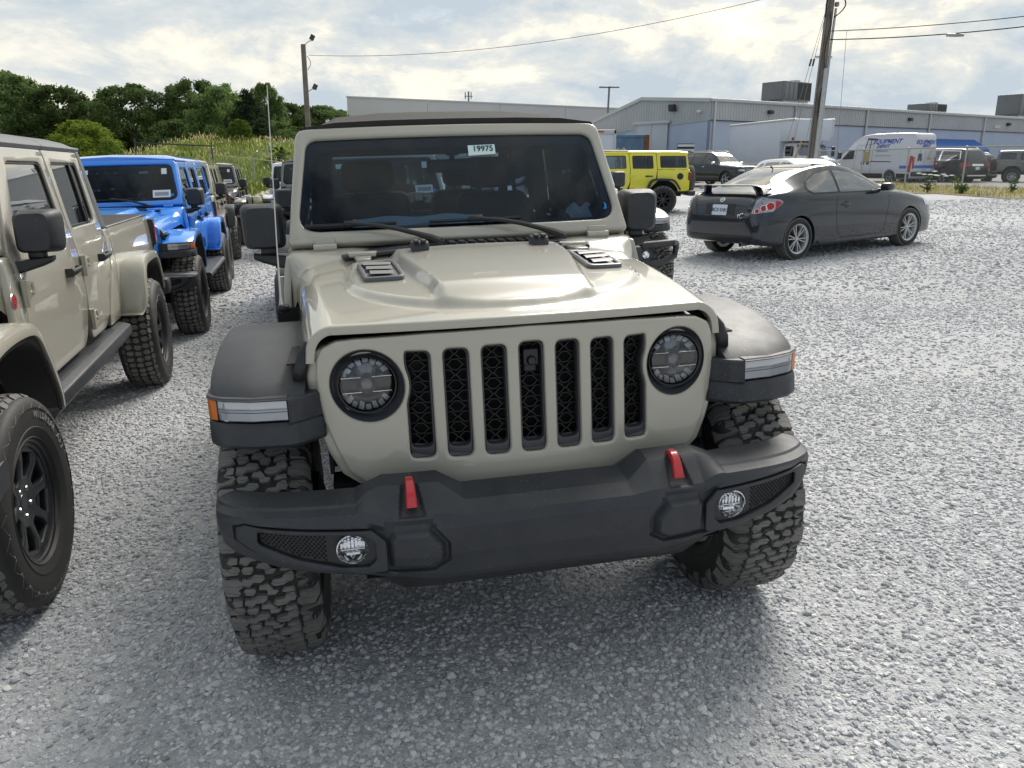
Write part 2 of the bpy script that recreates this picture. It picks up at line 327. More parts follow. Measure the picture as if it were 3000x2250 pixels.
# ------------------------------------------------------------------ wheels
def sdp(poly, p):
    """signed distance to a polygon, positive inside"""
    x, y = p; d = 1e9; ins = False; n = len(poly)
    for i in range(n):
        ax, ay = poly[i]; bx, by = poly[(i+1) % n]; ex, ey = bx-ax, by-ay; wx, wy = x-ax, y-ay
        t = max(0, min(1, (wx*ex+wy*ey)/(ex*ex+ey*ey+1e-12))); dx, dy = wx-ex*t, wy-ey*t; d = min(d, dx*dx+dy*dy)
        if (ay > y) != (by > y) and x < (bx-ax)*(y-ay)/(by-ay)+ax: ins = not ins
    return sqrt(d) if ins else -sqrt(d)
def tyre_mb(R=.412, hw=.138, rr=.222, pat='at', N=38, tw=.122, part=0):
    g = .014
    prof = [(rr, -hw*.72), (rr+.012, -hw*.80), (rr+.018, -hw*.90), (rr+.022, -hw*.88), (rr+.05, -hw*.97), (rr+.056, -hw*.985), (rr+.060, -hw*.965), (R*.5+rr*.5+.01, -hw*1.0), (R-.065, -hw*.985), (R-.060, -hw*1.01), (R-.055, -hw*1.0), (R-.03, -tw*1.06), (R-g-.004, -tw*.93), (R-g, -tw*.6), (R-g, 0)]
    prof = prof+[(r, -h) for r, h in prof[-2::-1]]
    if part == 0: return MB().lathe(prof, 72)
    m = MB()
    if pat == 'street':
        m2 = MB()
        for v0, v1 in ((-1, -.62), (-.56, -.2), (-.14, .14), (.2, .56), (.62, 1)):
            for k in range(N*2):
                u0, u1 = k/(N*2)+.0007, (k+.86)/(N*2)
                V = []
                for r_ in (R, R-g-.004):
                    for u, v in ((u0, v0), (u1, v0), (u1, v1), (u0, v1)):
                        a = 2*pi*(u+.012*abs(v)); rad = r_-.008*v**4; V.append((rad*cos(a), v*tw, rad*sin(a)))
                m2.add(V, [(0,1,2,3),(0,4,5,1),(1,5,6,2),(2,6,7,3),(3,7,4,0)])
        return m.merge(m2)
    S1 = [(.05,-1.30),(.05,-1.0),(.08,-.70),(.24,-.62),(.40,-.66),(.44,-.80),(.46,-.86),(.50,-.80),(.54,-.68),(.80,-.66),(.86,-.74),(.86,-1.0),(.82,-1.30)]
    S2 = [(.05,-1.25),(.05,-1.0),(.06,-.74),(.16,-.66),(.34,-.72),(.44,-.62),(.66,-.60),(.84,-.70),(.86,-1.0),(.86,-1.25)]
    L1 = [(.02,-.54),(.12,-.36),(.30,-.32),(.34,-.12),(.50,-.05),(.66,-.14),(.62,-.34),(.50,-.42),(.46,-.56),(.24,-.60)]
    C1 = [(.48,.03),(.54,.20),(.72,.25),(.78,.07),(1.02,.05),(1.04,-.12),(.86,-.20),(.76,-.08)]
    R1 = [(.08,.10),(.02,.30),(.16,.40),(.20,.60),(.46,.62),(.58,.46),(.38,.36),(.38,.18),(.24,.08)]
    X1 = [(.66,.34),(.64,.54),(.76,.60),(.94,.55),(.96,.40),(.82,.32)]
    X2 = [(.72,-.56),(.78,-.34),(.96,-.28),(1.0,-.40),(.94,-.58)]
    if pat == 'at':
        sets = [[S1, L1, C1, R1, X1, X2, [(1-u, -v) for u, v in S2]], [S2, L1, C1, R1, X1, X2, [(1-u, -v) for u, v in S1]]]
    else:
        rnd = random.Random(3); sets = []
        for q in range(4):
            st = []
            for v0, off in ((-.46, .1), (0., .55), (.46, .15)):
                for h_ in (0, .5):
                    cu, cv = off+h_, v0+rnd.uniform(-.03, .03)
                    st.append([(cu+.21*cos(a)*rnd.uniform(.85, 1.05), cv+.21*sin(a)*rnd.uniform(.85, 1.05)) for a in [2*pi*k/6+.3 for k in range(6)]])
            st += [[(.06,-1.3),(.06,-.74),(.2,-.70),(.43,-.74),(.43,-1.15)], [(.54,-1.2),(.54,-.72),(.7,-.76),(.92,-.70),(.92,-1.3)]]
            st += [[(1-u, -v) for u, v in p] for p in st[-2:]]
            sets.append(st)
        N = 26
    rnd = random.Random(1)
    for k in range(N):
        for poly in sets[k % len(sets)]:
            n = len(poly); V = []
            j = [rnd.uniform(-.02, .02) for _ in poly]
            for lay in (0, 1):
                ctr = (sum(p[0] for p in poly)/n, sum(p[1] for p in poly)/n)
                for (u, v), jj in zip(poly, j):
                    if lay: u, v = ctr[0]+(u-ctr[0])*1.10, ctr[1]+(v-ctr[1])*1.10
                    a = 2*pi*(k+u+jj)/N; av = abs(v)
                    if av <= 1: y = v*tw; rad = R-.009*av**4
                    else: y = math.copysign(tw+(av-1)*.062, v); rad = R-.009-(av-1)*.17
                    rad -= (g+.002)*lay
                    if lay and av > 1: y -= math.copysign(.010, v)
                    V.append((rad*cos(a), y, rad*sin(a)))
            m.add(V, [tuple(range(n))]+[(i, n+i, n+(i+1) % n, (i+1) % n) for i in range(n)])
    return m
def barrel_mb(rr=.222, hw=.105, face=.085):
    return MB().lathe([(rr+.004, hw*1.02), (rr+.012, hw*1.06), (rr+.010, hw*.98), (rr-.012, hw*.9), (rr-.022, hw*.55), (rr-.045, .0), (rr-.04, -hw), (rr+.01, -hw*1.02)], 48)
def spokes_mb(rr=.222, n=7, face=.085, w0=.05, w1=.075, hub=.062, double=0, dish=.022):
    m = MB()
    for k in range(n):
        for dd in ((-double, double) if double else (0,)):
            a = 2*pi*k/n+pi/2+dd; A = Matrix.Rotation(-a, 4, 'Y')
            secs = []
            for t in (0, .15, .5, .85, 1):
                r = lerp(hub*.5, rr-.004, t); ww = lerp(w0, w1, t)*.5; y = face-dish*(1-t)**.8+(.004 if 0 < t < 1 else 0)
                secs.append([(r, y-.012, -ww), (r, y-.003, -ww*.78), (r, y, -ww*.6), (r, y, ww*.6), (r, y-.003, ww*.78), (r, y-.012, ww), (r, y-.04, ww), (r, y-.04, -ww)])
            s = MB().loft(secs); m.merge(s, A)
    m.lathe([(0, face-.004), (hub*.55, face-.004), (hub*.6, face-.010), (hub*.85, face-.018), (hub, face-.03), (hub*1.05, face-.05)], 24)
    return m
def chunky_mb(rr=.222, face=.090):
    holes = []
    for k in range(8):
        a = 2*pi*(k+.5)/8
        def P(r, t): return (r*cos(a+t), r*sin(a+t))
        holes.append(rpoly([P(.098, -.16), P(.098, .16), P(.150, .27), P(.192, .25), P(.192, -.25), P(.150, -.27)], .008, 2))
    m = plate(circ(0, 0, rr-.004, 48), holes, .034, .008, .05).map(lambda a, b, c: (a, face-.012+c-.030*(1-min(1, sqrt(a*a+b*b)/.16))**1.0, b))
    return m.lathe([(0, face-.016), (.030, face-.016), (.034, face-.022), (.045, face-.026), (.046, face-.04)], 24)
def lugs_mb(n=5, r=.056, face=.085, which=None):
    m = MB()
    for k in range(n) if which is None else (which,):
        a = 2*pi*k/n+.3; c = (r*cos(a), 0, r*sin(a)); m.lathe([(0, face-.004), (.007, face-.005), (.0105, face-.009), (.011, face-.04)], 6, c)
    return m
def drum_mb(rr=.222): return MB().lathe([(0, .02), (.15, .02), (.155, .0), (.17, -.06), (rr-.03, -.06)], 24)
def letters_ring(txt, r, y, size=.03, a0=pi/2, th=.0025, bold=0.):
    """raised lettering round a sidewall whose outer face looks along +y"""
    m = MB()
    for i, ch in enumerate(txt):
        if ch == ' ': continue
        g_ = text_mb(ch, size, th, bold=bold)
        a = a0-(i-(len(txt)-1)/2)*size*.78/r
        for p in [g_]:
            V = []
            for (x, z, c) in p.v:
                rad = r+z; an = a-x/rad; V.append((-rad*cos(an), y+c, rad*sin(an)))
            m.add(V, p.f)
    return m
def wheel(root, side, x, y, z, steer=0., tyre='at', rim='jeep', R=.412, hw=.138, rr=.222, mat=None, lug=None, name='wheel', letters=None, N=38, label=None):
    """wheel part (rim) with tyre, hub and lug nuts as sub-parts; outer face along local +y, turned for the right side"""
    if rim == 'jeep': sp = cached(('rim', rim), lambda: barrel_mb(rr).merge(spokes_mb(rr, 7)))
    elif rim == 'beadlock': sp = cached(('rim', rim), lambda: barrel_mb(rr).merge(spokes_mb(rr, 8, w0=.03, w1=.045)))
    elif rim == 'chunky': sp = cached(('rim', rim), lambda: barrel_mb(rr).merge(chunky_mb(rr)))
    elif rim == 'coupe': sp = cached(('rim', rim), lambda: barrel_mb(rr, hw*.86, .075).merge(spokes_mb(rr, 6, .075, .022, .020, .05, .16, .012)))
    else: sp = cached(('rim', rim, rr), lambda: barrel_mb(rr, hw*.86, .075).merge(spokes_mb(rr, 5, .075, .05, .055, .05, .0, .012)))
    wo = put(name, sp, mat or BLKMET, root, (x, y, z), (0, -.75 if letters else random.uniform(0, 6), (0 if side > 0 else pi)+steer))
    put('tyre', cached(('tyre', tyre, R, hw, rr), lambda: tyre_mb(R, hw, rr, tyre, N, hw*.885)), RUBS, wo)
    put('tread', cached(('tread', tyre, R, hw, rr), lambda: tyre_mb(R, hw, rr, tyre, N, hw*.885, 1)), RUB, wo)
    put('brake_drum', cached(('drum', rr), lambda: drum_mb(rr)), DARK, wo)
    if not letters: tag(put('lug_nuts', cached(('lugs',), lugs_mb), lug or GUN, wo), kind='stuff')
    else:
        for k in range(5): put('lug_nut', cached(('lug', k), lambda: lugs_mb(5, which=k)), lug or GUN, wo)
    if letters:
        lo = put('sidewall_lettering', cached(('let', letters), lambda: letters_ring(letters, .325, hw*1.005, .036, bold=.0006)), material('raised rubber lettering', (.20, .20, .20), .6), wo)
    return wo

# ------------------------------------------------------------------ the off-road car (x forward from the front axle, y to its left, z up)
def Xg(y, z): return .520-.30*y*y-.055*(z-.92)
def hood_zc(x): return sinterp([(-.62, 1.232), (-.2, 1.218), (.15, 1.194), (.36, 1.172), (.47, 1.160), (.56, 1.150)], x)
PLATEAU = [(-.8, -.3)]+[(-.8, .50), (-.1, .515)]+[(.415-.50+.50*cos(t), .515*sin(t)) for t in [radians(80-7.5*k) for k in range(11)]]+[(.415, -.3)]
def hood_z(x, y):
    ay = abs(y); z = hood_zc(x)-.030*(ay/.6)**2
    # raised plateau carrying the vents, then the narrow centre dome
    d1 = sdp(PLATEAU, (x, ay)); z += .020*ss(-.014, .026, d1)*ss(-.62, -.40, x)
    d2 = sinterp([(-.55, .335), (-.3, .325), (.0, .285), (.2, .250), (.42, .235)], x)-ay
    z += .033*ss(-.016, .020, d2)*(1-ss(.262, .385, x))*ss(-.60, -.42, x)
    return z
HW = lambda x: interp([(-.60, .712), (.42, .640)], x)
def hood_sec(x, s):
    """s in [-1,1] across the hood: top, rolled shoulder, side -> y, z, inward normal"""
    sg = 1 if s >= 0 else -1; a = abs(s); W = HW(x); Rr = .085; yt = W-Rr; zt = hood_z(x, yt)
    if a < .80: y = yt*a/.80; return sg*y, hood_z(x, y), (0, -1)
    if a < .93:
        t = (a-.80)/.13*pi/2*.93; return sg*(yt+Rr*sin(t)), zt-Rr*(1-cos(t)), (-sg*sin(t), -cos(t))
    t = (a-.93)/.07; t0 = pi/2*.93; z0 = zt-Rr*(1-cos(t0)); zs = interp([(-.6, 1.075), (.42, 1.035)], x)
    return sg*(W+.004*t), lerp(z0, min(zs, z0-.01), t), (-sg, 0)
def hood_mb():
    ns, nx = 170, 120; V = []; F = []
    def front(y): return Xg(y, 1.13)-.006
    rows = []
    for i in range(nx+1):
        row = []
        for j in range(ns+1):
            s = -1+2*j/ns; y0, _, _ = hood_sec(0, s); xe = front(min(abs(y0), .60)); x = lerp(-.578, xe-.012, i/nx)
            y, z, n = hood_sec(x, s); row.append((x, y, z))
        rows.append(row)
    for dx, dn in ((.004, .0006), (.0085, .0025), (.0110, .0050), (.0135, .0235), (.012, .0265), (-.03, .0275)):
        row = []
        for j in range(ns+1):
            s = -1+2*j/ns; y0, _, _ = hood_sec(0, s); xe = front(min(abs(y0), .60))-.012; y, z, n = hood_sec(xe, s)
            row.append((xe+dx, y+n[0]*dn, z+n[1]*dn))
        rows.append(row)
    rr = []
    for j in range(ns+1):
        y, z, n = hood_sec(-.578, -1+2*j/ns); rr.append((-.578, y+n[0]*.03, z+n[1]*.03))
    rows.insert(0, rr)
    m = MB().loft(rows, closed=False)
    return m
VENT = [(-.315, .335), (-.305, .475), (.005, .455), (.045, .315)]     # x, |y|
def vent_frame_mb(sg):
    out = rpoly([(x, y*sg) for x, y in VENT], .03, 4); inn = rpoly([(x, y*sg) for x, y in [(-.29, .352), (-.285, .458), (-.012, .440), (.018, .332)]], .02, 4)
    m = plate(out, [inn], .022, .006, .05); return m.map(lambda a, b, c: (a, b, hood_z(a, b)+.004+c))
def vent_floor_mb(sg):
    p = rpoly([(x, y*sg) for x, y in [(-.30, .345), (-.29, .466), (-.008, .446), (.024, .326)]], .02, 3)
    return plate(p, (), .004, 0, .06).map(lambda a, b, c: (a, b, hood_z(a, b)+.0045+c))
def vent_slat_mb(sg, k):
    x0 = -.245+k*.088
    def f(u, v):
        y = lerp(.35, .455, v)-(.012 if k == 2 else 0)*0; x = x0+.086*(u-.5); return (x+.02*(v-.5)*-1, sg*lerp(.352, .452-.02*k*.5, v), hood_z(x, .4)+.007+.014*sin(u*pi*.75)*(1 if u > 0 else 0))
    return MB().grid(f, 6, 4)
SLOTY = [(k-3)*.1095 for k in range(7)]
HLC = (.476, .970)
def slot_poly(k, e=0., top=1.081, bot=.748):
    y = SLOTY[k]; w_ = .0375+e; tp = top-.004*abs(k-3)+e; b_ = bot-e
    if k not in (0, 6): return rpoly([(y-w_, b_), (y+w_, b_), (y+w_, tp), (y-w_, tp)], .022, 4)
    sg = 1 if k == 6 else -1; yi = abs(y)-w_; yo = abs(y)+w_; R_ = .121-e
    P = [(yi, b_, .022), (yo, b_, .022)]
    for q in range(11):
        z = lerp(.875, 1.050, q/10); d = R_*R_-(z-HLC[1])**2; lim = HLC[0]-sqrt(d) if d > 0 else 9
        P.append((min(yo, lim), z, 0))
    P += [(yo-.002, tp, .02), (yi, tp, .022)]
    pts = [(sg*a, b) for a, b in rpoly([p[:2] for p in P], [p[2] for p in P], 4)]
    return pts if sg > 0 else pts[::-1]
GOUT = [(.0, 1.125), (.30, 1.117), (.50, 1.105), (.555, 1.0985), (.596, 1.079), (.613, 1.048), (.620, 1.00), (.620, .95), (.606, .86), (.576, .77), (.545, .706), (.50, .674), (.30, .664), (0, .668)]
def sym(h): return [(a, b) for a, b in h]+[(-a, b) for a, b in h[::-1] if abs(a) > 1e-6]
def grille_mb():
    m = plate(rpoly(sym(GOUT), .02, 2), [slot_poly(k) for k in range(7)]+[circ(s*HLC[0], HLC[1], .1045, 40) for s in (-1, 1)], .05, .008, (.05, .06), 3)
    return m.map(lambda a, b, c: (Xg(a, b)-.025+c, a, b))
def grille_flange_mb():
    o = [(a*(1+.046*ss(.3, .6, a)), b-(.012 if b < .9 else 0)*ss(.2, .5, a)+(0 if b < 1.03 else -.012)) for a, b in GOUT]
    return plate(rpoly(sym(o), .02, 2), [[(s*.9, t) for s, t in sym(GOUT)] if False else rpoly([(s*.86, .9+(t-.9)*.80) for s, t in sym(GOUT)], .02, 2)], .09, .010, .07).map(lambda a, b, c: (Xg(a, b)-.062+c, a, b))
def slot_bezel_mb(k):
    o = slot_poly(k, -.001); i = slot_poly(k, -.0055, bot=.772)
    m = plate(o, [i], .03, .004).map(lambda a, b, c: (Xg(a, b)-.030+c, a, b)); y = SLOTY[k]
    # sloping ledge at the foot of the slot
    m.add([(Xg(y, .75)-.010, y-.034, .752), (Xg(y, .75)-.010, y+.034, .752), (Xg(y, .78)-.045, y+.031, .782), (Xg(y, .78)-.045, y-.031, .782),
           (Xg(y, .75)-.06, y-.034, .750), (Xg(y, .75)-.06, y+.034, .750)], [(0, 1, 2, 3), (0, 4, 5, 1), (3, 2, 5, 4), (0, 3, 4), (1, 5, 2)])
    return m
def slot_mesh_mb(k):
    """honeycomb insert: hexagon outlines as thin bars, clipped to the slot"""
    pol = slot_poly(k, -.004); m = MB(); y0 = SLOTY[k]; hw, hh = .0215, .0185; seen = set()
    for r_ in range(-2, 12):
        for c_ in range(-2, 3):
            cy = y0+c_*.050+(.025 if r_ % 2 else 0); cz = .765+r_*.0315
            P = [(cy-.0085-.0, cz+.0155), (cy+.0085, cz+.0155), (cy+.0225, cz), (cy+.0085, cz-.0155), (cy-.0085, cz-.0155), (cy-.0225, cz)]
            P.append((cy+.0275, cz)); segs = [(P[i], P[(i+1) % 6]) for i in range(6)]+[(P[2], P[6])]
            for a, b in segs:
                mid = ((a[0]+b[0])/2, (a[1]+b[1])/2); key = (round(mid[0], 3), round(mid[1], 3))
                if key in seen: continue
                seen.add(key)
                if sdp(pol, a) < -.004 or sdp(pol, b) < -.004: continue
                x1, x2 = Xg(*a)-.042, Xg(*b)-.042; d = Vector((b[0]-a[0], b[1]-a[1])).normalized(); n_ = (-d.y*.0019, d.x*.0019)
                V = []
                for xx, s_ in ((0, .8), (-.014, 1.3)):
                    V += [(x1+xx, a[0]+n_[0]*s_, a[1]+n_[1]*s_), (x2+xx, b[0]+n_[0]*s_, b[1]+n_[1]*s_), (x2+xx, b[0]-n_[0]*s_, b[1]-n_[1]*s_), (x1+xx, a[0]-n_[0]*s_, a[1]-n_[1]*s_)]
                m.add(V, [(0, 1, 2, 3), (0, 4, 5, 1), (2, 6, 7, 3)])
    return m
def hl_bowl_mb(sg):
    secs = []
    for r_, f_, xo in ((.1055, 1, .003), (.102, 1, -.006), (.094, .5, -.022), (.0875, 0, -.014)):
        secs.append([(lerp(.442, Xg(HLC[0]+r_*cos(t), HLC[1]+r_*sin(t)), f_)+xo, sg*(HLC[0]+r_*cos(t)), HLC[1]+r_*sin(t)) for t in [2*pi*k/40 for k in range(40)]])
    secs.append([(.37, p[1], p[2]) for p in secs[-1]])
    return MB().loft(secs, caps=False)
def hl_ring_mb(sg): return MB().lathe([(.0885, -.03), (.0885, .002), (.086, .006), (.082, .004), (.0805, -.02)], 40, (.430, sg*HLC[0], HLC[1]), 'x')
def hl_reflector_mb(sg):
    m = MB()
    for q, a0, n_ in ((1, 30, 7), (-1, 32, 7)):      # bright facets round the rim above and below the centre band
        for k in range(n_):
            a, b = radians(a0+(180-2*a0)*k/n_+2.2), radians(a0+(180-2*a0)*(k+1)/n_-2.2); V = []; tl = (.006, -.002, .008, .001, .007, -.003, .005)[k]
            for r_, x in ((.0785, .424), (.064 if k % 2 else .058, .414)):
                for t in (a, b): V.append((x+tl*(.5 if t == a else -.5), sg*HLC[0]+r_*cos(t), HLC[1]+q*max(r_*sin(t), .030)))
            m.add(V, [(0, 1, 3, 2)])
    return m
def hl_back_mb(sg): return MB().lathe([(.081, -.004), (.079, -.022), (.060, -.040), (0, -.050)], 32, (.430, sg*HLC[0], HLC[1]), 'x')
def hl_band_mb(sg):
    y, z = sg*HLC[0], HLC[1]
    return MB().rbox(.404, .424, y-.076, y+.076, z-.021, z+.019, .008, 2)
def hl_trim_mb(sg):
    y, z = sg*HLC[0], HLC[1]; m = MB()
    for zz in (z+.0215, z-.0235): m.rbox(.404, .4265, y-.076, y+.076, zz-.0016, zz+.0016, .001, 1)
    return m
def hl_proj_mb(sg):
    m = MB().lathe([(.030, -.004), (.028, .004), (.021, .011), (.010, .015), (0, .016)], 24, (.424, sg*HLC[0], HLC[1]-.001), 'x')
    return m.lathe([(.036, -.010), (.034, .000), (.026, .009), (.014, .014), (0, .0155)], 24, (.402, sg*HLC[0], HLC[1]+.040), 'x')
def hl_lens_mb(sg): return MB().lathe([(.0805, -.004), (.076, .006), (.058, .013), (.03, .018), (0, .0195)], 32, (.430, sg*HLC[0], HLC[1]), 'x')
# fenders -----------------------------------------------------------
def arch_loft(path, yi, yo, lip=.055, th=.02, rnd=.03, crown=.0):
    """path: (x, z, yi?, yo?) along the arch; section runs from the body out over a rounded shoulder to a lip"""
    secs = []; n = len(path)
    for i, p in enumerate(path):
        x, z = p[0], p[1]; a = path[max(i-1, 0)]; b = path[min(i+1, n-1)]
        d = Vector((b[0]-a[0], b[1]-a[1])).normalized(); nx, nz = -d.y, d.x     # outward when the path runs front to back over the wheel
        if nz < -.01 or (abs(nz) < .01 and False): nx, nz = -nx, -nz
        y0 = p[2] if len(p) > 2 else yi; y1 = p[3] if len(p) > 3 else yo; L_ = p[4] if len(p) > 4 else lip
        P = [(y0, 0), (lerp(y0, y1, .5), crown), (y1-rnd, 0), (y1-rnd*.3, -rnd*.25), (y1, -rnd), (y1, -L_), (y1-.012, -L_), (y1-.02, -rnd-th), (y0, -th-.005)]
        secs.append([(x+nx*o, yy, z+nz*o) for yy, o in P])
    return MB().loft(secs)
FPATH = [(.385, .952, .655, .928), (.33, .985, .65, .934), (.22, 1.020, .64, .937), (.06, 1.046, .63, .937), (-.12, 1.052, .63, .937), (-.30, 1.038, .64, .937), (-.40, .99, .66, .937), (-.47, .90, .68, .936), (-.53, .80, .70, .934), (-.585, .70, .72, .93), (-.62, .63, .735, .92)]
def fine(path, k=3):
    out = []; n = len(path); m = len(path[0])
    for i in range(n-1):
        p0, p1, p2, p3 = path[max(i-1, 0)], path[i], path[i+1], path[min(i+2, n-1)]
        for q in range(k):
            t = q/k; out.append(tuple(.5*((2*p1[c])+(-p0[c]+p2[c])*t+(2*p0[c]-5*p1[c]+4*p2[c]-p3[c])*t*t+(-p0[c]+3*p1[c]-3*p2[c]+p3[c])*t**3) for c in range(m)))
    out.append(path[-1]); return out
def Xn(y): return interp([(.58, .37), (.62, .41), (.66, .446), (.70, .466), (.80, .455), (.88, .425), (.925, .385), (.945, .33)], abs(y))
def lip_of(path, cx, cz, k=.955, yi=.72, yo=.925): return arch_loft(fine([(cx+(p[0]-cx)*k, cz+(p[1]-cz)*k, yi, min(yo, p[3]-.006)) for p in path]), yi, yo, .05, .02, .012)
def fender_mb(): return arch_loft(fine(FPATH), .65, .935, .055).map(lambda x, y, z: (x+(Xn(y)-.392)*ss(.12, .385, x), y, z))
def nose_sec(y, z0, z1, dx0, dx1, back=.08, r=.012):
    x = Xn(y); return [(x-back, y, z1), (x+dx1-r, y, z1), (x+dx1, y, z1-r), (x+dx0, y, z0+r), (x+dx0-r, y, z0), (x-back, y, z0)]
def strip_mb(y0, y1, z0, z1, dx0, dx1, n=18, back=.08, zf=None, r=.012):
    secs = []
    for k in range(n+1):
        y = lerp(y0, y1, k/n); a, b = (zf(y) if zf else (z0, z1)); secs.append(nose_sec(y, a, b, dx0, dx1, back, r))
    return MB().loft(secs)
def fender_nose_mb():
    m = strip_mb(.605, .934, .812, .8855, .012, .006, back=.16)              # lower lip that carries the lamp
    m.merge(strip_mb(.600, .700, .88, .956, .004, .002, back=.14, r=.006))   # inner pillar beside the lamp
    m.merge(strip_mb(.700, .934, .952, .960, .004, -.002, back=.12, r=.003))
    m.merge(strip_mb(.690, .932, .884, .953, -.040, -.040, back=.10))        # lamp pocket
    return m
def fender_lamp_mb(): return strip_mb(.703, .902, .8905, .9515, -.004, -.007, back=.016, r=.003)
def fender_lampbar_mb(): return strip_mb(.704, .898, .9185, .9245, -.012, -.012, back=.008, r=.001).merge(strip_mb(.704, .898, .894, .9165, -.022, -.024, back=.006, r=.001)).merge(strip_mb(.704, .898, .9268, .9495, -.028, -.030, back=.006, r=.001))
def fender_amber_mb(): return strip_mb(.9035, .934, .8905, .9515, -.003, -.006, n=8, back=.035, r=.003)
# bumper ------------------------------------------------------------
def Xb(y): return sinterp([(0, .738), (.22, .738), (.40, .732), (.52, .716), (.66, .682), (.78, .632), (.87, .570), (.915, .515), (.932, .470), (.938, .430)], abs(y))
def BZB(y): return sinterp([(0, .468), (.30, .468), (.42, .484), (.51, .494), (.72, .511), (.86, .533), (.915, .546), (.938, .562)], abs(y))
BREC = [(.288, .585), (.335, .650), (.840, .648), (.876, .634), (.876, .588), (.80, .548), (.66, .521), (.51, .506), (.335, .500), (.288, .530)]
BBLK = [(.302, .585), (.342, .636), (.440, .636), (.456, .610), (.456, .520), (.342, .511), (.302, .533)]
def bump_prof(y):
    a = abs(y); X = Xb(a); lin = lambda p, q: min(1, max(0, (a-p)/(q-p))); pad = lin(.236, .306)*(1-lin(.458, .535)); wing = lin(.458, .535)
    zt = .700*(1-pad-wing)+.743*pad+wing*sinterp([(.5, .708), (.63, .700), (.80, .684), (.90, .674), (.938, .664)], a)
    zc = .686*(1-pad-wing)+.732*pad+wing*(zt-.010)
    x1 = X-.050*(1-pad-wing)-.085*pad-wing*.055
    z2 = .656*(1-pad-wing)+.664*pad+wing*(zt-.026)
    x2 = X-.010*(1-pad-wing)-.012*pad-wing*.010
    z3 = .636; zb = BZB(a)
    z3 = lerp(z3, .660, wing); z3 = min(z3, z2-.006)
    return [(X-.185, zt-.012), (X-.155, zt), (x1-.005, zc+.002), (x1+.004, zc-.004), (x2-.003, z2+.006), (x2+.002, z2-.003), (X, z3-.004), (X-.006, lerp(z3, zb, .5)), (X-.020, zb+.018), (X-.028, zb+.002), (X-.045, zb-.004), (X-.16, zb+.01)]
def bumper_mb():
    ny = 600; V = []; K = None
    rows = []
    for i in range(ny+1):
        y = -.938+1.876*i/ny; P = bump_prof(y); row = []
        # resample: few points on top, dense on the face
        dens = [1, 3, 2, 5, 2, 2, 26, 24, 3, 2, 2]
        for (p, q), d in zip(zip(P, P[1:]), dens):
            for k in range(d):
                t = k/d; row.append((lerp(p[0], q[0], t), lerp(p[1], q[1], t)))
        row.append(P[-1]); out = []
        a = abs(y)
        for x, z in row:
            if a > .27 and .48 < z < .668:
                d = sdp(BREC, (a, z)); x -= .014*ss(-.002, .007, d)
                x -= .055*ss(-.002, .004, sdp(FHOL, (a, z)))
                if a < .47:
                    d = sdp(BBLK, (a, z)); x += .028*ss(-.002, .018, d)
            if .33 < a < .44 and z > .66:           # hook wells
                d = sdp([(.346, .664), (.362, .736), (.41, .736), (.426, .664)], (a, z)); x -= .012*ss(-.001, .01, d); z -= .006*ss(0, .01, d)
            out.append((x, y, z))
        rows.append(out)
    return MB().loft(rows, closed=False).merge(MB().add([rows[0][k] for k in range(len(rows[0]))], [tuple(range(len(rows[0])))])).merge(MB().add([rows[-1][k] for k in range(len(rows[-1]))], [tuple(range(len(rows[-1])))]))
FBEZ = [(.461, .520), (.461, .608), (.497, .643), (.838, .642), (.867, .631), (.867, .594), (.795, .556), (.66, .529), (.53, .516)]
FHOL = [(.490, .556), (.490, .606), (.516, .631), (.804, .631), (.806, .594), (.70, .558), (.58, .536), (.51, .536)]
def on_bumper(sg, off): return lambda a, b, c: (Xb(a)-.014+off+c, sg*a, b)
def fog_bezel_mb(sg): return plate(rpoly(FBEZ, .012, 3), [rpoly(FHOL, .012, 3)], .016, .004, .04).map(on_bumper(sg, .008))
def fog_tray_mb(sg): return plate(rpoly([(.486, .55), (.486, .608), (.512, .635), (.810, .635), (.811, .590), (.70, .553), (.58, .531), (.507, .531)], .01, 3), [circ(.551, .588, .041, 24)], .004, .001, .04).map(on_bumper(sg, .002))
def fog_mesh_mb(sg):
    m = MB(); pol = [(.620, .626), (.796, .626), (.796, .597), (.70, .566), (.620, .549)]
    for r_ in range(13):
        for c_ in range(17):
            y = .618+c_*.0118+(.0059 if r_ % 2 else 0); z = .548+r_*.0068
            if sdp(pol, (y, z)) < .003: continue
            x = Xb(y)-.012
            m.add([(x, sg*(y-.0052), z-.0006), (x+.006, sg*y, z-.0024), (x, sg*(y+.0052), z-.0006), (x+.006, sg*y, z+.0018), (x-.004, sg*(y-.0052), z+.002), (x-.004, sg*(y+.0052), z+.002)], [(0, 1, 3), (1, 2, 3), (0, 3, 4), (2, 5, 3)])
    return m
def fog_bowl_mb(sg): return MB().lathe([(.041, .0), (.0405, -.012), (.034, -.032), (0, -.045)], 28, (.704, sg*.551, .588), 'x')
def fog_ring_mb(sg): return MB().lathe([(.0445, -.004), (.0435, .004), (.041, .006), (.0395, .0), (.0395, -.01)], 32, (.702, sg*.551, .588), 'x')
def fog_lens_mb(sg): return MB().lathe([(.0398, .000), (.033, .006), (.016, .010), (0, .011)], 28, (.701, sg*.551, .588), 'x')
def fog_core_mb(sg):
    y, z = sg*.551, .588; m = MB()
    for k in range(-3, 4): m.rbox(.680, .692, y+k*.010-.0035, y+k*.010+.0035, z-.002, z+.024-abs(k)*.003, .001, 1)
    return m.rbox(.678, .696, y-.033, y+.033, z-.006, z-.002, .001, 1).rbox(.682, .688, y-.02, y+.02, z-.026, z-.016, .002, 1)
